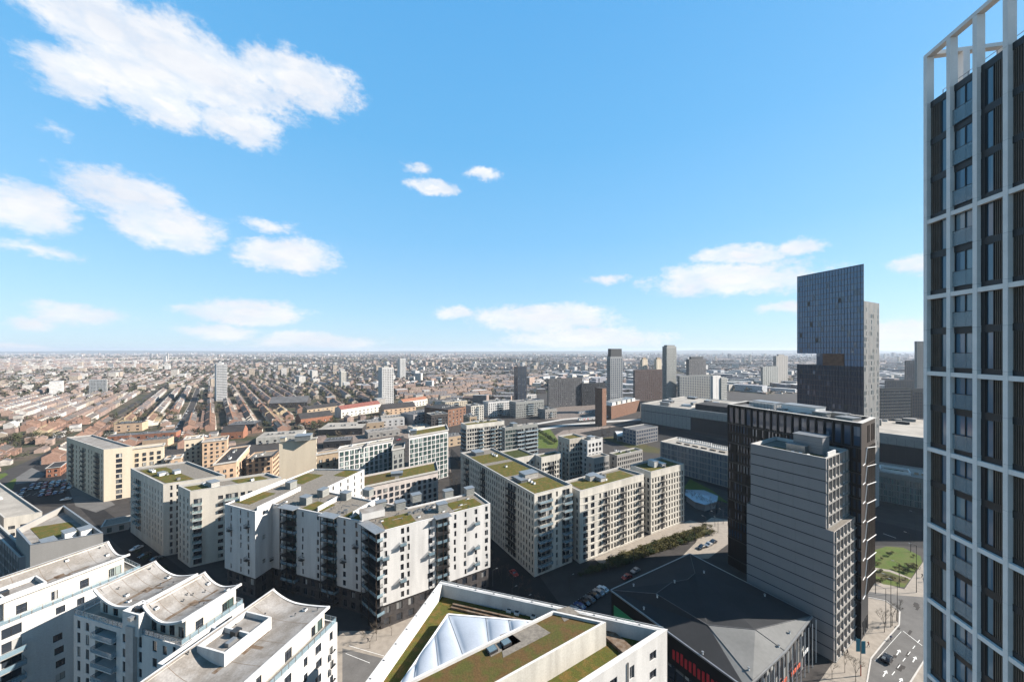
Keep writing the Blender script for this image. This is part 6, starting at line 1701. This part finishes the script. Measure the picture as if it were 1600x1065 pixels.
def put_tree(x,y,v,s,lab=None,grp=None,name='tree'):
    e=empty(name,(x,y,0),(x*7+y)%6.28); e.scale=(s,s,s); tag(e,lab or TLAB[v],'tree',grp or TGRP[v])
    for nm,me in zip(('crown','trunk'),TV[v]): o=bpy.data.objects.new(nm,me); COL.objects.link(o); o.parent=e
for i,(x,y,f) in enumerate(TREES[:230]): put_tree(x,y,(i*7)%5,tr_.uniform(.6,1.1))
ft_=MB(); ft_.paint=(1,1,1)
for x,y in INF:
    s=tr_.uniform(.5,1.1); blob(ft_,(x,y,.2),3.6*s,7.5*s,44 if y<600 else 22,0,.8*s if y<600 else 1.3*s,TC[tr_.randrange(6)],tr_)
for _,base,side,r_,k in big:
    if tr_.random()<.5:
        p=add(base,sp_,(14+tr_.uniform(-2,3)) if side==0 else -(13+tr_.uniform(-3,3))); p=add(p,sd,tr_.uniform(-3,3)); s=tr_.uniform(.3,.8)
        if clear(p[0],p[1],2) and free(*p): blob(ft_,(p[0],p[1],.2),3.2*s,7*s,34,0,.75*s,TC[tr_.randrange(6)],tr_)
for i,(x,y,f) in enumerate(TREES[230:9000]):
    r=math.hypot(x,y); s=tr_.uniform(.7,1.3)
    blob(ft_,(x,y,.5),4.0*s*(1 if r<2000 else 2.0),8.5*s,30 if r<900 else 12 if r<2000 else 7,0,1.3*s if r<900 else 2.2*s if r<2000 else 3.8,TC[tr_.randrange(6)],tr_)
# distant woods
for i in range(4200):
    y=2600*(4.4**tr_.random()); x=tr_.uniform(-1.6,1.6)*y
    if mnoise.noise(Vector((x*.0008,y*.0005,9)))<-.05: continue
    blob(ft_,(x,y,0),tr_.uniform(20,60),tr_.uniform(9,14),16,0,9,TC[tr_.randrange(6)],tr_)
tag(ft_.build('distant_trees'),'brown winter trees massed among the far houses','trees',kind='stuff')
# ================================================================ near ground
def gp(name,pts,z,m): return ground_patch(name,pts,z,m)
NG=[P(x,y) for x,y in BX[1:-1]]
q=MB(); pl=[(-420,5),(420,5)]+[p for p in reversed(NG)]; q.poly([(p[0],p[1],.0) for p in ccw(pl)],'asphalt_mid'); tag(q.build('estate_ground'),kind='structure')
gp('paved_street',[(500,1066),(530,985),(580,985),(640,940),(700,905),(720,1066)],.008,'paving')
gp('road',[(535,1066),(535,1012),(600,1028),(620,1066)],.012,'asphalt_pale')
gp('car_park',[(0,800),(28,742),(64,716),(104,742),(104,792),(60,790)],.004,'asphalt')
gp('road',[(120,788),(150,786),(250,862),(345,935),(345,985),(300,960),(160,830)],.008,'asphalt')
gp('forecourt',[(20,742),(45,728),(72,740),(55,752),(25,756)],.008,'asphalt_pale')
gp('grass_verge',[(-20,745),(8,738),(26,748),(20,764),(-20,768)],.012,'grass')
gp('yard',[(105,757),(140,757),(180,788),(150,800),(118,790)],.012,'asphalt_pale')
gp('street',[(705,700),(725,720),(800,840),(905,985),(760,985),(740,900),(700,800)],.006,'asphalt')
gp('yard',[(500,705),(560,668),(650,650),(690,655),(700,690),(705,740),(690,700),(620,680),(560,690)],.010,'ballast')
gp('railway_ballast',[(850,690),(880,672),(1000,660),(1003,668),(930,684),(880,695)],.008,'ballast')
gp('railway_cutting',[(905,676),(1003,659),(1138,690),(1138,716),(1040,690),(960,692)],.009,'asphalt')
gp('road',[(1000,720),(1040,712),(1138,745),(1138,768),(1070,745),(1020,735)],.011,'asphalt')
gp('garden_path',[(928,872),(1020,833),(1078,812),(1100,818),(1080,835),(1010,856),(945,886)],.008,'paving')
gp('garden_bed',[(945,874),(1030,842),(1092,822),(1118,830),(1060,852),(1000,872),(958,884)],.012,'scrub')
gp('parking_court',[(1062,872),(1088,846),(1090,822),(1112,808),(1142,812),(1142,846),(1107,872)],.010,'paving')
gp('grass_verge',[(1068,762),(1078,748),(1112,765),(1138,785),(1138,800),(1110,778)],.012,'grass')
gp('pond',[(1098,790),(1112,778),(1138,786),(1138,806),(1108,802)],.014,'water')
gp('grass_bank',[(838,674),(858,668),(874,690),(870,700),(838,700)],.012,'grass')
gp('grass_bank',[(940,684),(960,681),(1032,701),(1030,708),(1000,705)],.012,'scrub')
gp('railway_ballast',[(846,634),(900,630),(932,632),(936,652),(900,655),(850,654)],.010,'ballast')
for pts,w,nm in (([(838,672),(880,664),(940,659),(1003,655)],9,'road'),([(838,662),(880,655),(935,650)],7,'road')): road(nm,pts,w,.03,'pale_concrete',pav=0)
rl=MB()
for i in range(12):
    a=P(848,637+i*1.45); c=P(934,633+i*1.5); 
    for o in (-.75,.75): d=unit(a,c); p=add(a,(-d[1],d[0]),o); rl.box((*p,.05),d,dist(a,c),.16,.16,'steel')
tag(rl.build('railway_track'),'parallel railway tracks crossing the pale ballast yard','railway track')
gp('pavement',[(1262,1090),(1300,1036),(1345,986),(1350,925),(1362,905),(1413,920),(1446,872),(1475,860),(1480,1090)],.010,'paving')
gp('road',[(1352,1090),(1362,1029),(1385,1000),(1406,976),(1407,955),(1385,938),(1345,930),(1345,922),(1400,929),(1441,932),(1475,936),(1475,1000),(1444,1029),(1405,1090)],.016,'asphalt_pale')
gp('road',[(1362,852),(1362,812),(1475,838),(1475,860),(1410,852)],.016,'asphalt')
gp('grass',[(1366,859),(1385,853),(1412,855),(1438,868),(1441,878),(1413,917),(1380,912),(1366,904)],.020,'grass')
gp('park_path',[(1366,886),(1392,890),(1424,903),(1422,905),(1390,893),(1366,889)],.026,'paving')
gp('park_bed',[(1368,890),(1390,895),(1420,906),(1416,911),(1385,905),(1368,899)],.026,'scrub')
# low kerbs beside the right-hand road
kb=MB(); kp=[P(1352,1090),P(1362,1029),P(1385,1000),P(1406,976),P(1407,955),P(1385,938),P(1345,930)]
for i in range(len(kp)-1):
    d=unit(kp[i],kp[i+1]); kb.box((*kp[i],.0),d,dist(kp[i],kp[i+1]),.3,.13,'kerbstone')
kp=[P(1475,1000),P(1444,1029),P(1405,1090)]
for i in range(len(kp)-1):
    d=unit(kp[i],kp[i+1]); kb.box((*kp[i],.0),neg(neg(d)),dist(kp[i],kp[i+1]),.3,.13,'kerbstone')
tag(kb.build('kerb'),kind='structure')
pt_=MB(); pr_=random.Random(9)
for i in range(16):
    px=pr_.uniform(1375,1440); py=pr_.uniform(940,1058)
    if px<1366+(1029-py)*.55+8 and py<1029: continue
    c=P(px,py); l_,w_=pr_.uniform(1,5),pr_.uniform(.5,1.3); n_=(-dB[1],dB[0]); a=add(c,dB,l_)
    if py>1029 and px>1440-(py-1029)*.65: continue
    pt_.poly([(*c,.0195+i*.0001),(*a,.0195+i*.0001),(*add(a,n_,w_),.0195+i*.0001),(*add(c,n_,w_),.0195+i*.0001)],'asphalt_mid')
tag(pt_.build('road_repair_patches'),kind='structure')
# painted markings
mk=MB(); Z=.024
def arrow(px,py,s=1):
    c=P(px,py); d=dB; n=(-d[1],d[0])
    def w(u,v): p=add(add(c,d,u*s),n,v*s); return (*p,Z)
    mk.poly([w(-2.2,-.12),w(.4,-.12),w(.4,.12),w(-2.2,.12)],'paint_white'); mk.poly([w(.4,-.5),w(1.9,0),w(.4,.5)],'paint_white')
for a in ((1404,1018),(1429,1029),(1383,1051),(1407,1063)): arrow(*a,s=.85)
a0_,a1_=P(1437,999),P(1392,1056); d=unit(a0_,a1_); k=0
while k<dist(a0_,a1_): p=add(a0_,d,k); mk.poly([(*add(p,(d[1],-d[0]),.07),Z),(*add(add(p,d,2.2),(d[1],-d[0]),.07),Z),(*add(add(p,d,2.2),(-d[1],d[0]),.07),Z),(*add(p,(-d[1],d[0]),.07),Z)],'paint_white'); k+=4.4
def line(p,q,w=.14,z=Z):
    a,c=P(*p),P(*q); d=unit(a,c); n=(-d[1]*w/2,d[0]*w/2); mk.poly([(a[0]-n[0],a[1]-n[1],z),(c[0]-n[0],c[1]-n[1],z),(c[0]+n[0],c[1]+n[1],z),(a[0]+n[0],a[1]+n[1],z)],'paint_white')
line((1411,985),(1441,1008),.16); line((1367,1032),(1408,986),.08)
line((1380,833),(1400,840),.3); line((540,1020),(578,1035),.12); line((545,1008),(600,1024),.12)
tag(mk.build('road_marking'),kind='structure')
cs=MB()  # car park bays
for i in range(16):
    a=P(40,775); d=dB; p=add(a,d,i*2.6); n=(-d[1],d[0])
    q=[p,add(p,d,.12),add(add(p,d,.12),n,5),add(p,n,5)]; cs.poly([(*x,.012) for x in q],'paint_white')
tag(cs.build('parking_marking'),kind='structure')

# ================================================================ vehicles
CM={}
def car_mesh(col,kind):
    if (col,kind) in CM: return CM[(col,kind)]
    Lc,W,H=(4.3,1.78,1.45) if kind=='car' else (5.2,1.95,2.3)
    if kind=='car': prof=[(0,.35),(0,.72),(.12,.84),(.28,.92),(.42,H),(.74,H),(.93,.95),(1,.85),(1,.35)]; roof=(3,4,5,6)
    else: prof=[(0,.35),(0,.95),(.06,1.1),(.18,1.3),(.27,H),(.97,H),(1,1.3),(1,.9),(1,.35)]; roof=(3,4,5,6)
    b=MB(); g=MB(); t=bpy.data
    n=len(prof)
    def pt(i,s):
        x,z=prof[i]; ins=.14 if z>1.2 and kind=='car' else (.05 if z>1.2 else 0); return (x*Lc-Lc/2,s*(W/2-ins),z)
    for i in range(n-1): b.poly([pt(i,-1),pt(i,1),pt(i+1,1),pt(i+1,-1)][::-1],col)
    for s in (-1,1):
        b.poly([pt(i,s) for i in ((0,1,2,3,6,7,8))],col); b.poly([pt(3,s),pt(4,s),pt(5,s),pt(6,s)],col)
        q=[pt(3,s),pt(4,s),pt(5,s),pt(6,s)]; c=[sum(v[k] for v in q)/4 for k in range(3)]
        g.poly([(c[0]+(v[0]-c[0])*.86,v[1]+(c[1]-v[1])*.14+s*.012,c[2]+(v[2]-c[2])*.78) for v in q],'glass')
    for (i,j) in ((3,4),(5,6)):
        q=[pt(i,-1),pt(i,1),pt(j,1),pt(j,-1)]; c=[sum(v[k] for v in q)/4 for k in range(3)]; o=-.02 if i==3 else .02
        g.poly([(c[0]+(v[0]-c[0])*.85+o,v[1]*.88,c[2]+(v[2]-c[2])*.82+.012) for v in q],'glass')
    wh=MB(); wh.tube((0,-.1,.32),(0,.1,.32),.32,.32,'rubber',10,True); wh.tube((0,-.11,.32),(0,-.1,.32),.19,.19,'steel',8,True); wh.tube((0,.1,.32),(0,.11,.32),.19,.19,'steel',8,True)
    hl=MB(); hl.box((-.03,-.16,0),(1,0),.06,.32,.14,'lamp_glass')
    r=[]
    for nm,m in (('body',b),('windows',g),('wheel',wh),('headlight',hl)): o=m.build(nm); r.append(o.data); bpy.data.objects.remove(o)
    CM[(col,kind)]=(r,Lc,W); return CM[(col,kind)]
def car(x,y,d,col,label,group=None,kind='car',cat='car'):
    r,Lc,W=car_mesh(col,kind); e=empty('parked_car' if kind=='car' else 'van',(x,y,.02),math.atan2(d[1],d[0])); tag(e,label,cat,group)
    for nm,me,pos in [('body',r[0],(0,0,0)),('windows',r[1],(0,0,0))]+[('wheel',r[2],(sx*Lc*.31,sy*(W/2-.1),0)) for sx in(-1,1) for sy in(-1,1)]+[('headlight',r[3],(-Lc/2,sy*W*.34,.62)) for sy in (-1,1)]:
        o=bpy.data.objects.new(nm,me); COL.objects.link(o); o.parent=e; o.location=pos
    return e
p=P(1386,1031); car(*p,neg(dB),'car_black','black car alone on the lower right road, among the white lane arrows')
def carpx(px,py,d,col,lab,grp=None,kind='car',cat='car'): p=P(px,py); return car(p[0],p[1],d,col,lab,grp,kind,cat)
for px,py,c,l in ((1096,856,'car_black','leftmost black car in the sunny parking court beside the black tower'),(1107,852,'car_silver','silver car between two black cars in the sunny parking court'),(1114,848,'car_black','rightmost black car in the sunny parking court beside the black tower')):
    carpx(px,py,dB,c,l)
cg={'car_black':'black','car_silver':'silver','car_white':'white','car_blue':'dark blue','car_red':'red','car_grey':'grey'}
kr=random.Random(2); ck=list(cg)
a=P(942,922); dd=unit(P(942,922),P(897,955)); nn=(-dd[1],dd[0])
for i in range(9):
    c=('car_white','car_silver','car_black','car_grey','car_black','car_blue','car_silver','car_white','car_black')[i]
    p=add(a,dd,i*2.7); car(p[0],p[1],nn,c,'%s car parked in the shaded row beside the dark folded roof'%cg[c],'%s cars in the shaded row beside the dark folded roof'%cg[c])
carpx(979,903,dB,'car_red','red car in the shade at the back edge of the dark folded roof'); carpx(993,893,dB,'car_silver','silver car just behind the red one at the back edge of the dark folded roof')
carpx(803,897,dA,'car_red','red car in the shaded street at the foot of the long beige block')
carpx(213,858,e2,'car_white','white car driving in the shaded street between the grey box and the cream block'); carpx(226,869,e2,'car_black','black car just below the white one in the shaded street')
carpx(245,874,neg(e2),'car_grey','grey car in the shaded street near the aqua balconies')
carpx(103,781,dB,'car_white','white van-like car at the edge of the shaded car park nearest the cream wing')
for i in range(4):
    for j in range(9):
        if kr.random()<.3: continue
        c=kr.choice(ck); p=add(add(P(8,782),dB,j*2.8+kr.uniform(-.2,.2)),dA,i*9.5); 
        if 800+F*p[0]/p[1]>112: continue
        car(p[0],p[1],dA,c,'%s car parked in the shaded car park on the left'%cg[c],'%s cars in the car park on the left'%cg[c])
for i in range(22):   # kerbside cars on the second straight street and pub forecourt
    c=kr.choice(ck); q=q2; t=i/22; p=(q[0][0]+(q[1][0]-q[0][0])*t*2.2,q[0][1]+(q[1][1]-q[0][1])*t*2.2); d=unit(q[0],q[1]); s=(-d[1]*3.4,d[0]*3.4) if i%2 else (d[1]*3.4,-d[0]*3.4)
    car(p[0]+s[0],p[1]+s[1],d,c,'%s car at the kerb of the straight street left of the slim white tower'%cg[c],'%s cars at the kerb of the straight street'%cg[c])
for i in range(14):
    c=kr.choice(ck); px=410+i*7+kr.uniform(-2,2); p=P(px,694-kr.random()*4); car(p[0],p[1],dA,c,'%s car in the lot between the sheds and the cream tower'%cg[c],'%s cars in the lot between the sheds and the cream tower'%cg[c])
def carriage(px,py,d,col,lab,grp,n=1,name='train'):
    p=P(px,py); 
    for i in range(n):
        q=add(p,d,i*21); e=empty(name,(*q,0),math.atan2(d[1],d[0])); tag(e,lab,'train' if name=='train' else 'container',grp)
        b=MB(); b.box((0,0,.9),(1,0),20,2.8,2.7,'white_metal' if col!='sign_red' else col,'roof_mid'); b.box((.3,.3,.2),(1,0),19.4,2.2,.7,'dark_metal'); b.build('body',e)
        w=MB()
        for k in range(7): w.box((1+k*2.7,-.03,2.1),(1,0),1.9,.03,.9,'glass')
        w.build('windows',e)
        w=MB(); w.box((7,-.05,1),(1,0),1.2,.04,2.2,'sign_red' if col!='sign_red' else 'white_metal'); w.box((13,-.05,1),(1,0),1.2,.04,2.2,'sign_red' if col!='sign_red' else 'white_metal'); w.build('door',e)
dt=unit(P(885,661),P(952,654))
carriage(905,658,dt,'white_metal','white and red train carriage on the line left of the brick energy centre','train carriages beside the energy centre',3)
for i in range(7):
    p=P(905+i*4.2,646-i*.5); e=empty('container',(*p,0),.3); tag(e,'white cabin in the row left of the square brown chimney','cabin','white cabins by the railway'); b=MB(); b.box((0,0,0),(1,0),5,3,3,'white_metal','roof_mid'); b.build('body',e); b=MB(); b.box((.6,-.04,1.1),(1,0),1.4,.04,1.2,'glass'); b.build('window',e); b=MB(); b.box((3.2,-.04,.1),(1,0),.9,.04,2.1,'dark_metal'); b.build('door',e)
for i in range(26):
    c=kr.choice(ck); px=kr.uniform(590,690); py=kr.uniform(668,690); p=P(px,py)
    if clear(p[0],p[1],2): car(p[0],p[1],dB,c,'%s car in the yard behind the green balconied tower'%cg[c],'%s cars in the yard behind the green balconied tower'%cg[c])
# ================================================================ people, far below
def person_mesh(coat,leg,step):
    J=[(0,0,.95),(0,0,1.2),(0,0,1.42),(0,0,1.52),(0,0,1.68),(.19,0,1.42),(.25,.12*step,1.15),(.24,.25*step,.92),(-.19,0,1.42),(-.25,-.12*step,1.15),(-.24,-.2*step,.92),(.1,0,.9),(.11,-.12*step,.5),(.11,-.3*step,.08),(.11,-.18*step,.04),(-.1,0,.9),(-.11,.16*step,.5),(-.11,.25*step,.06),(-.11,.38*step,.04)]
    E=[(0,1),(1,2),(2,3),(3,4),(2,5),(5,6),(6,7),(2,8),(8,9),(9,10),(0,11),(11,12),(12,13),(13,14),(0,15),(15,16),(16,17),(17,18)]
    rd=[.16,.15,.16,.06,.11,.07,.055,.04,.07,.055,.04,.1,.07,.05,.04,.1,.07,.05,.04]
    me=bpy.data.meshes.new('person'); me.from_pydata(J,E,[]); o=bpy.data.objects.new('person',me); COL.objects.link(o)
    md=o.modifiers.new('s','SKIN'); 
    for i,v in enumerate(me.skin_vertices[0].data): v.radius=(rd[i],rd[i]*.8); v.use_root=(i==0)
    o.modifiers.new('b','SUBSURF').levels=1
    dg=bpy.context.evaluated_depsgraph_get(); m2=bpy.data.meshes.new_from_object(o.evaluated_get(dg)); bpy.data.objects.remove(o)
    for k in (coat,leg,'skin'): m2.materials.append(MATS[k])
    for p in m2.polygons: z=p.center.z; p.material_index=2 if z>1.52 else (1 if z<.88 else 0)
    return m2
mat('skin',(.5,.33,.25),.7,.05,3); mat('cloth_dark',(.02,.02,.03),.9,.1,3); mat('cloth_blue',(.04,.07,.16),.9,.1,3); mat('cloth_red',(.35,.05,.04),.9,.1,3)
PM=[person_mesh('cloth_dark','cloth_dark',1),person_mesh('cloth_blue','cloth_dark',-1),person_mesh('cloth_red','cloth_blue',1)]
for px,py,k,l in ((1324,1022,0,'person in dark clothes walking by the foot of the gridded tower'),(1441,902,0,'person in dark clothes walking on the path right of the park'),(1443,909,1,'person in a blue top walking just below another beside the park'),(1357,1010,2,'person in a red top on the sunny pavement near the banners'),(1392,1000,1,'person in a blue top at the pavement bend near the lamp posts'),(575,1003,0,'person in dark clothes crossing the paved street at bottom centre')):
    p=P(px,py); e=bpy.data.objects.new('person',PM[k]); COL.objects.link(e); e.location=(*p,.03); e.rotation_euler=(0,0,px%6); tag(e,l,'person')
# ================================================================ lamps, banners
def lamp(px,py,h=9,arm=None,lab=None,grp=None):
    p=P(px,py); e=empty('street_lamp',(*p,0)); tag(e,lab,'street lamp',grp); m=MB(); m.tube((0,0,0),(0,0,h),.11,.06,'dark_metal',6)
    m.build('pole',e); 
    if arm is None: arm=dA
    a=MB(); a.tube((0,0,h-.1),(arm[0]*1.5,arm[1]*1.5,h+.15),.045,.04,'dark_metal',5); a.build('arm',e)
    k=MB(); k.cbox((arm[0]*1.7,arm[1]*1.7,h+.08),arm,.8,.28,.12,'steel'); k.build('lamp_head',e)
for px,py,h,l in ((1384,978,12,'tall dark lamp post nearest the bend of the sunlit pavement'),(1392,979,16,'tallest dark pole by the pavement bend'),(1402,971,13,'dark lamp post at the kerb, rightmost of the three by the pavement bend'),(1368,927,9,'thin lamp post near the foot of the bronze tower side'),
    (1432,925,17,'tall mast lamp between the park and the near tower'),(1405,917,9,'thin lamp post at the lower tip of the park'),(1431,836,11,'tall mast by the shaded road beyond the park'),(1423,862,8,'thin lamp post on the curved far pavement')):
    lamp(px,py,h,dA,l)
for i,(px,py) in enumerate(((1122,832),(1103,830),(1117,822),(1085,848),(1130,818))): lamp(px,py,7,dA,'white-headed lamp post in the parking court beside the black tower','lamp posts in the parking court')
for i,(px,py) in enumerate(((770,915),(800,945),(822,960),(950,892),(990,880),(890,925))): lamp(px,py,6,dB,'short lamp post in the shaded streets around the beige block','short lamps in the shaded streets')
p=P(1345,1055); e=empty('banner_pole',(*p,0)); tag(e,'rust-footed pole carrying two teal banners on the sunny pavement','banner'); m=MB(); m.tube((0,0,0),(0,0,10.8),.09,.07,'dark_metal',6); m.tube((0,0,0),(0,0,3),.13,.13,'orange_red',6); m.build('pole',e)
for s,h in ((-1,6.6),(1,6.0)):
    m=MB(); m.box((.15 if s>0 else -1.25,-.03,h),(1,0),1.1,.06,3.4,'banner_teal'); m.build('banner',e)
# ================================================================ bare street trees
def bare(seed,h=8):
    rg=random.Random(seed); t=MB(); c=MB()
    def grow(p,d,l,r,k):
        q=p+d*l; t.tube(p,q,r,r*.65,'bark',5 if k<2 else 3)
        if k>=4:
            for _ in range(5):
                v=(d+Vector((rg.uniform(-1,1),rg.uniform(-1,1),rg.uniform(-.3,1)))*.8).normalized()*rg.uniform(.4,.9); w=v.orthogonal().normalized()*.016
                c.poly([tuple(q-w),tuple(q+w),tuple(q+v)],'twigs')
            return
        for i in range(rg.choice((2,3,3))):
            v=(d*1.1+Vector((rg.uniform(-1,1),rg.uniform(-1,1),rg.uniform(-.1,.7)))*.75).normalized(); grow(q,v,l*rg.uniform(.62,.8),r*.62,k+1)
        if k>0:
            for _ in range(3):
                v=(d+Vector((rg.uniform(-1,1),rg.uniform(-1,1),rg.uniform(-.3,1)))).normalized()*.8; w=v.orthogonal().normalized()*.014; z=p+d*l*rg.random(); c.poly([tuple(z-w),tuple(z+w),tuple(z+v)],'twigs')
    grow(Vector((0,0,0)),Vector((0,0,1)),h*.3,.085,0)
    a,b=c.build('crown'),t.build('trunk'); r=(a.data,b.data); bpy.data.objects.remove(a); bpy.data.objects.remove(b); return r
BT=[bare(i) for i in range(4)]
sr0=random.Random(44)
def put_bare(px,py,v,s,lab,grp=None):
    p=P(px,py); e=empty('bare_tree',(*p,0),px%6.28); e.scale=(s,s,s); tag(e,lab,'tree',grp)
    for nm,me in zip(('crown','trunk'),BT[v]): o=bpy.data.objects.new(nm,me); COL.objects.link(o); o.parent=e
for i,(px,py,s) in enumerate(((1382,987,1),(1394,977,1.1),(1401,969,.9),(1320,1050,.8),(1337,1064,.9),(1300,1060,.7))):
    put_bare(px,py,i%4,s,'thin leafless street tree on the sunlit pavement at lower right','leafless street trees at lower right')
for i in range(16):
    put_bare(765+i*9,880+i*8+(i%3)*7,i%4,.8,'leafless tree in the shaded street below the beige blocks','leafless trees in the shaded street')
for i in range(12): put_bare(700+(i%6)*4-(i//6)*6,712+i*5,i%4,.9,'leafless tree in the gap between the patterned slabs and the long beige block','leafless trees between the slabs')
for i,(px,py) in enumerate(((588,1000),(612,992),(578,1012))): put_bare(px,py,i,.8,'leafless tree by the kerb at the foot of the white zigzag block','leafless trees at the foot of the white zigzag block')
for i in range(40):
    px=sr0.uniform(520,705); py=sr0.uniform(655,715); p=P(px,py)
    if clear(p[0],p[1],2): put_bare(px,py,i%4,1.1,'leafless tree among the sheds behind the staggered-window slab','leafless trees among the sheds')
for i in range(34):
    px=sr0.uniform(870,1130); py=sr0.uniform(664,700); p=P(px,py)
    if clear(p[0],p[1],2): put_bare(px,py,i%4,1.0,'leafless tree on the railway banks left of the huge hall','leafless trees on the railway banks')
for i in range(24): put_bare(1015+i*5,757+i*2.0+(i%2)*4,i%4,.9,'leafless tree along the shaded road below the white slatted office','leafless trees below the slatted office')
# shrubs: hedge rows, banks and park
SV=[]
for v in range(4):
    rg=random.Random(80+v); c=MB(); blob(c,(0,0,0),1.7,2.6,260,0,.2,None,rg,('shrub_leaf','shrub_leaf','evergreen','shrub_leaf')[v]); o=c.build('leaves'); 
    t=MB(); [t.tube((0,0,0),(math.cos(a)*.7,math.sin(a)*.7,1.4),.05,.02,'bark',4) for a in (0,1.6,3.1,4.7)]; ot=t.build('stems'); SV.append((o.data,ot.data)); bpy.data.objects.remove(o); bpy.data.objects.remove(ot)
def shrub(x,y,v,s,lab,grp):
    e=empty('shrub',(x,y,0),x%6); e.scale=(s,s,s*.9); tag(e,lab,'shrub',grp)
    for nm,me in zip(('leaves','stems'),SV[v]): o=bpy.data.objects.new(nm,me); COL.objects.link(o); o.parent=e
sr=random.Random(4)
for rr_,(pa,pb) in enumerate((((952,878),(1108,824)),((975,880),(1115,832)),((905,900),(985,880)),((1000,868),(1080,836)),((925,895),(960,882)))):
    a,c=P(*pa),P(*pb); d=unit(a,c); k=0
    while k<dist(a,c):
        p=add(a,d,k); shrub(p[0]+sr.uniform(-.6,.6),p[1]+sr.uniform(-.6,.6),sr.choice((0,1,3,2)) if rr_!=2 else 2,sr.uniform(.8,1.4),'brown-green shrub in the hedge rows in front of the beige gridded blocks','shrubs in the hedge rows'); k+=2.4
for i in range(26):
    px,py=sr.uniform(1368,1436),sr.uniform(862,912)
    if px>1441-(py-880)*.8: continue
    p=P(px,py); shrub(p[0],p[1],sr.choice((2,0,3)),sr.uniform(.4,.9),'low shrub on the sunny green park beyond the bronze tower','shrubs in the sunny park')
for i in range(8): p=P(842+i*3.5,676+i*2.4); shrub(p[0],p[1],2,2.2,'large bush on the green bank right of the glazed block','bushes on the green bank')
for i in range(10): p=P(215+i*13,865+i*9.5); shrub(p[0],p[1],2,1.0,'dark bush at the foot of the cream aqua-balconied block','bushes at the foot of the cream block')
# wooden hoarding / pavilion with pale blue roof
def pavilion():
    pts=[P(x,y,4) for x,y in ((1070,772),(1072,764),(1100,765),(1122,774),(1120,783),(1102,788),(1085,783))]; pl=ccw(pts); cx=sum(p[0] for p in pl)/7; cy=sum(p[1] for p in pl)/7
    e=empty('pavilion',(cx,cy,0)); tag(e,'low pavilion with pale blue sloping roof in the shade beside the pond','pavilion'); w=MB(); q=inset(pl,.8); w.prism(q,0,3.7,'grey_panel'); w.build('wall',e,(cx,cy,0))
    r=MB()
    for i in range(len(pl)): r.poly([(*pl[i],3.9),(*pl[(i+1)%len(pl)],3.9),(cx,cy,5.2)],'etfe'); r.poly([(*pl[i],3.6),(*pl[(i+1)%len(pl)],3.6),(*pl[(i+1)%len(pl)],3.9),(*pl[i],3.9)],'steel')
    r.build('roof',e,(cx,cy,0))
pavilion()
def rounded_shelter(px0,px1,py,lab):
    a=P(px0,py,8); c=P(px1,py,8); b=Bld('rail_shelter',lab,'shelter',a,sub=False); d=unit(a,c); n=(-d[1],d[0]); Lw=dist(a,c); r=MB(); k=6
    for i in range(k):
        t0,t1=math.pi*i/k,math.pi*(i+1)/k; p0=add(a,n,6-6*math.cos(t0)); p1=add(a,n,6-6*math.cos(t1)); z0,z1=5+3*math.sin(t0),5+3*math.sin(t1); r.poly([(*p0,z0),(*add(p0,d,Lw),z0),(*add(p1,d,Lw),z1),(*p1,z1)],'white_metal')
    b.part(r,'roof'); b.wall(a,c,0,5,grid(cols(Lw,8,2.5),0,1,5,1,3),'housing_panel'); b.w.box((*add(a,n,11.8),0),d,Lw,.2,5,'housing_panel'); b.finish()
rounded_shelter(964,998,676,'white curved-roof rail shelter left of the shopping centre'); 
cb('blue-grey sloped glass office beside the white rail shelter',996,676,14,992,1028,wm='grey_panel',right=G_(fh=3.4,n=8,w=2.6,h=2.0,sty='d1m'),bands=None,seed=90,maxd=18) if False else None
ft=box_foot(994,672,14,990,1028); l,c_,r_,k_=ft; u_=unit(c_,l); l=add(c_,u_,16); ft=[l,c_,r_,add(r_,u_,16)]
block('office_block','blue-grey banded office beside the white rail shelter, in front of the huge hall','office',ft,14,G_(fh=3.4,n=4,w=2.4,h=2,sty='d1'),G_(fh=3.4,n=9,w=2.6,h=1.9,sty='d1m',bands='steel'),'grey_panel',roofm='roof_mid',sub=False,seed=91)
# ================================================================ haze: the air between here and the horizon
hb=MB(); x0,x1,y0,y1,z0_,z1_=-25500,25500,-500,18500,-2.,175.
hb.prism([(x0,y0),(x1,y0),(x1,y1),(x0,y1)],z0_,z1_,'hills'); ho=hb.build('haze'); ho.data.materials.clear()
hm=bpy.data.materials.new('haze'); hm.use_nodes=True; t=hm.node_tree; t.nodes.clear(); o_=t.nodes.new('ShaderNodeOutputMaterial'); v_=t.nodes.new('ShaderNodeVolumePrincipled')
v_.inputs['Color'].default_value=(.55,.60,.67,1); v_.inputs['Density'].default_value=.00007; v_.inputs['Anisotropy'].default_value=.1; t.links.new(v_.outputs[0],o_.inputs['Volume'])
ho.data.materials.append(hm); tag(ho,'pale blue haze over the far city','haze',kind='stuff')
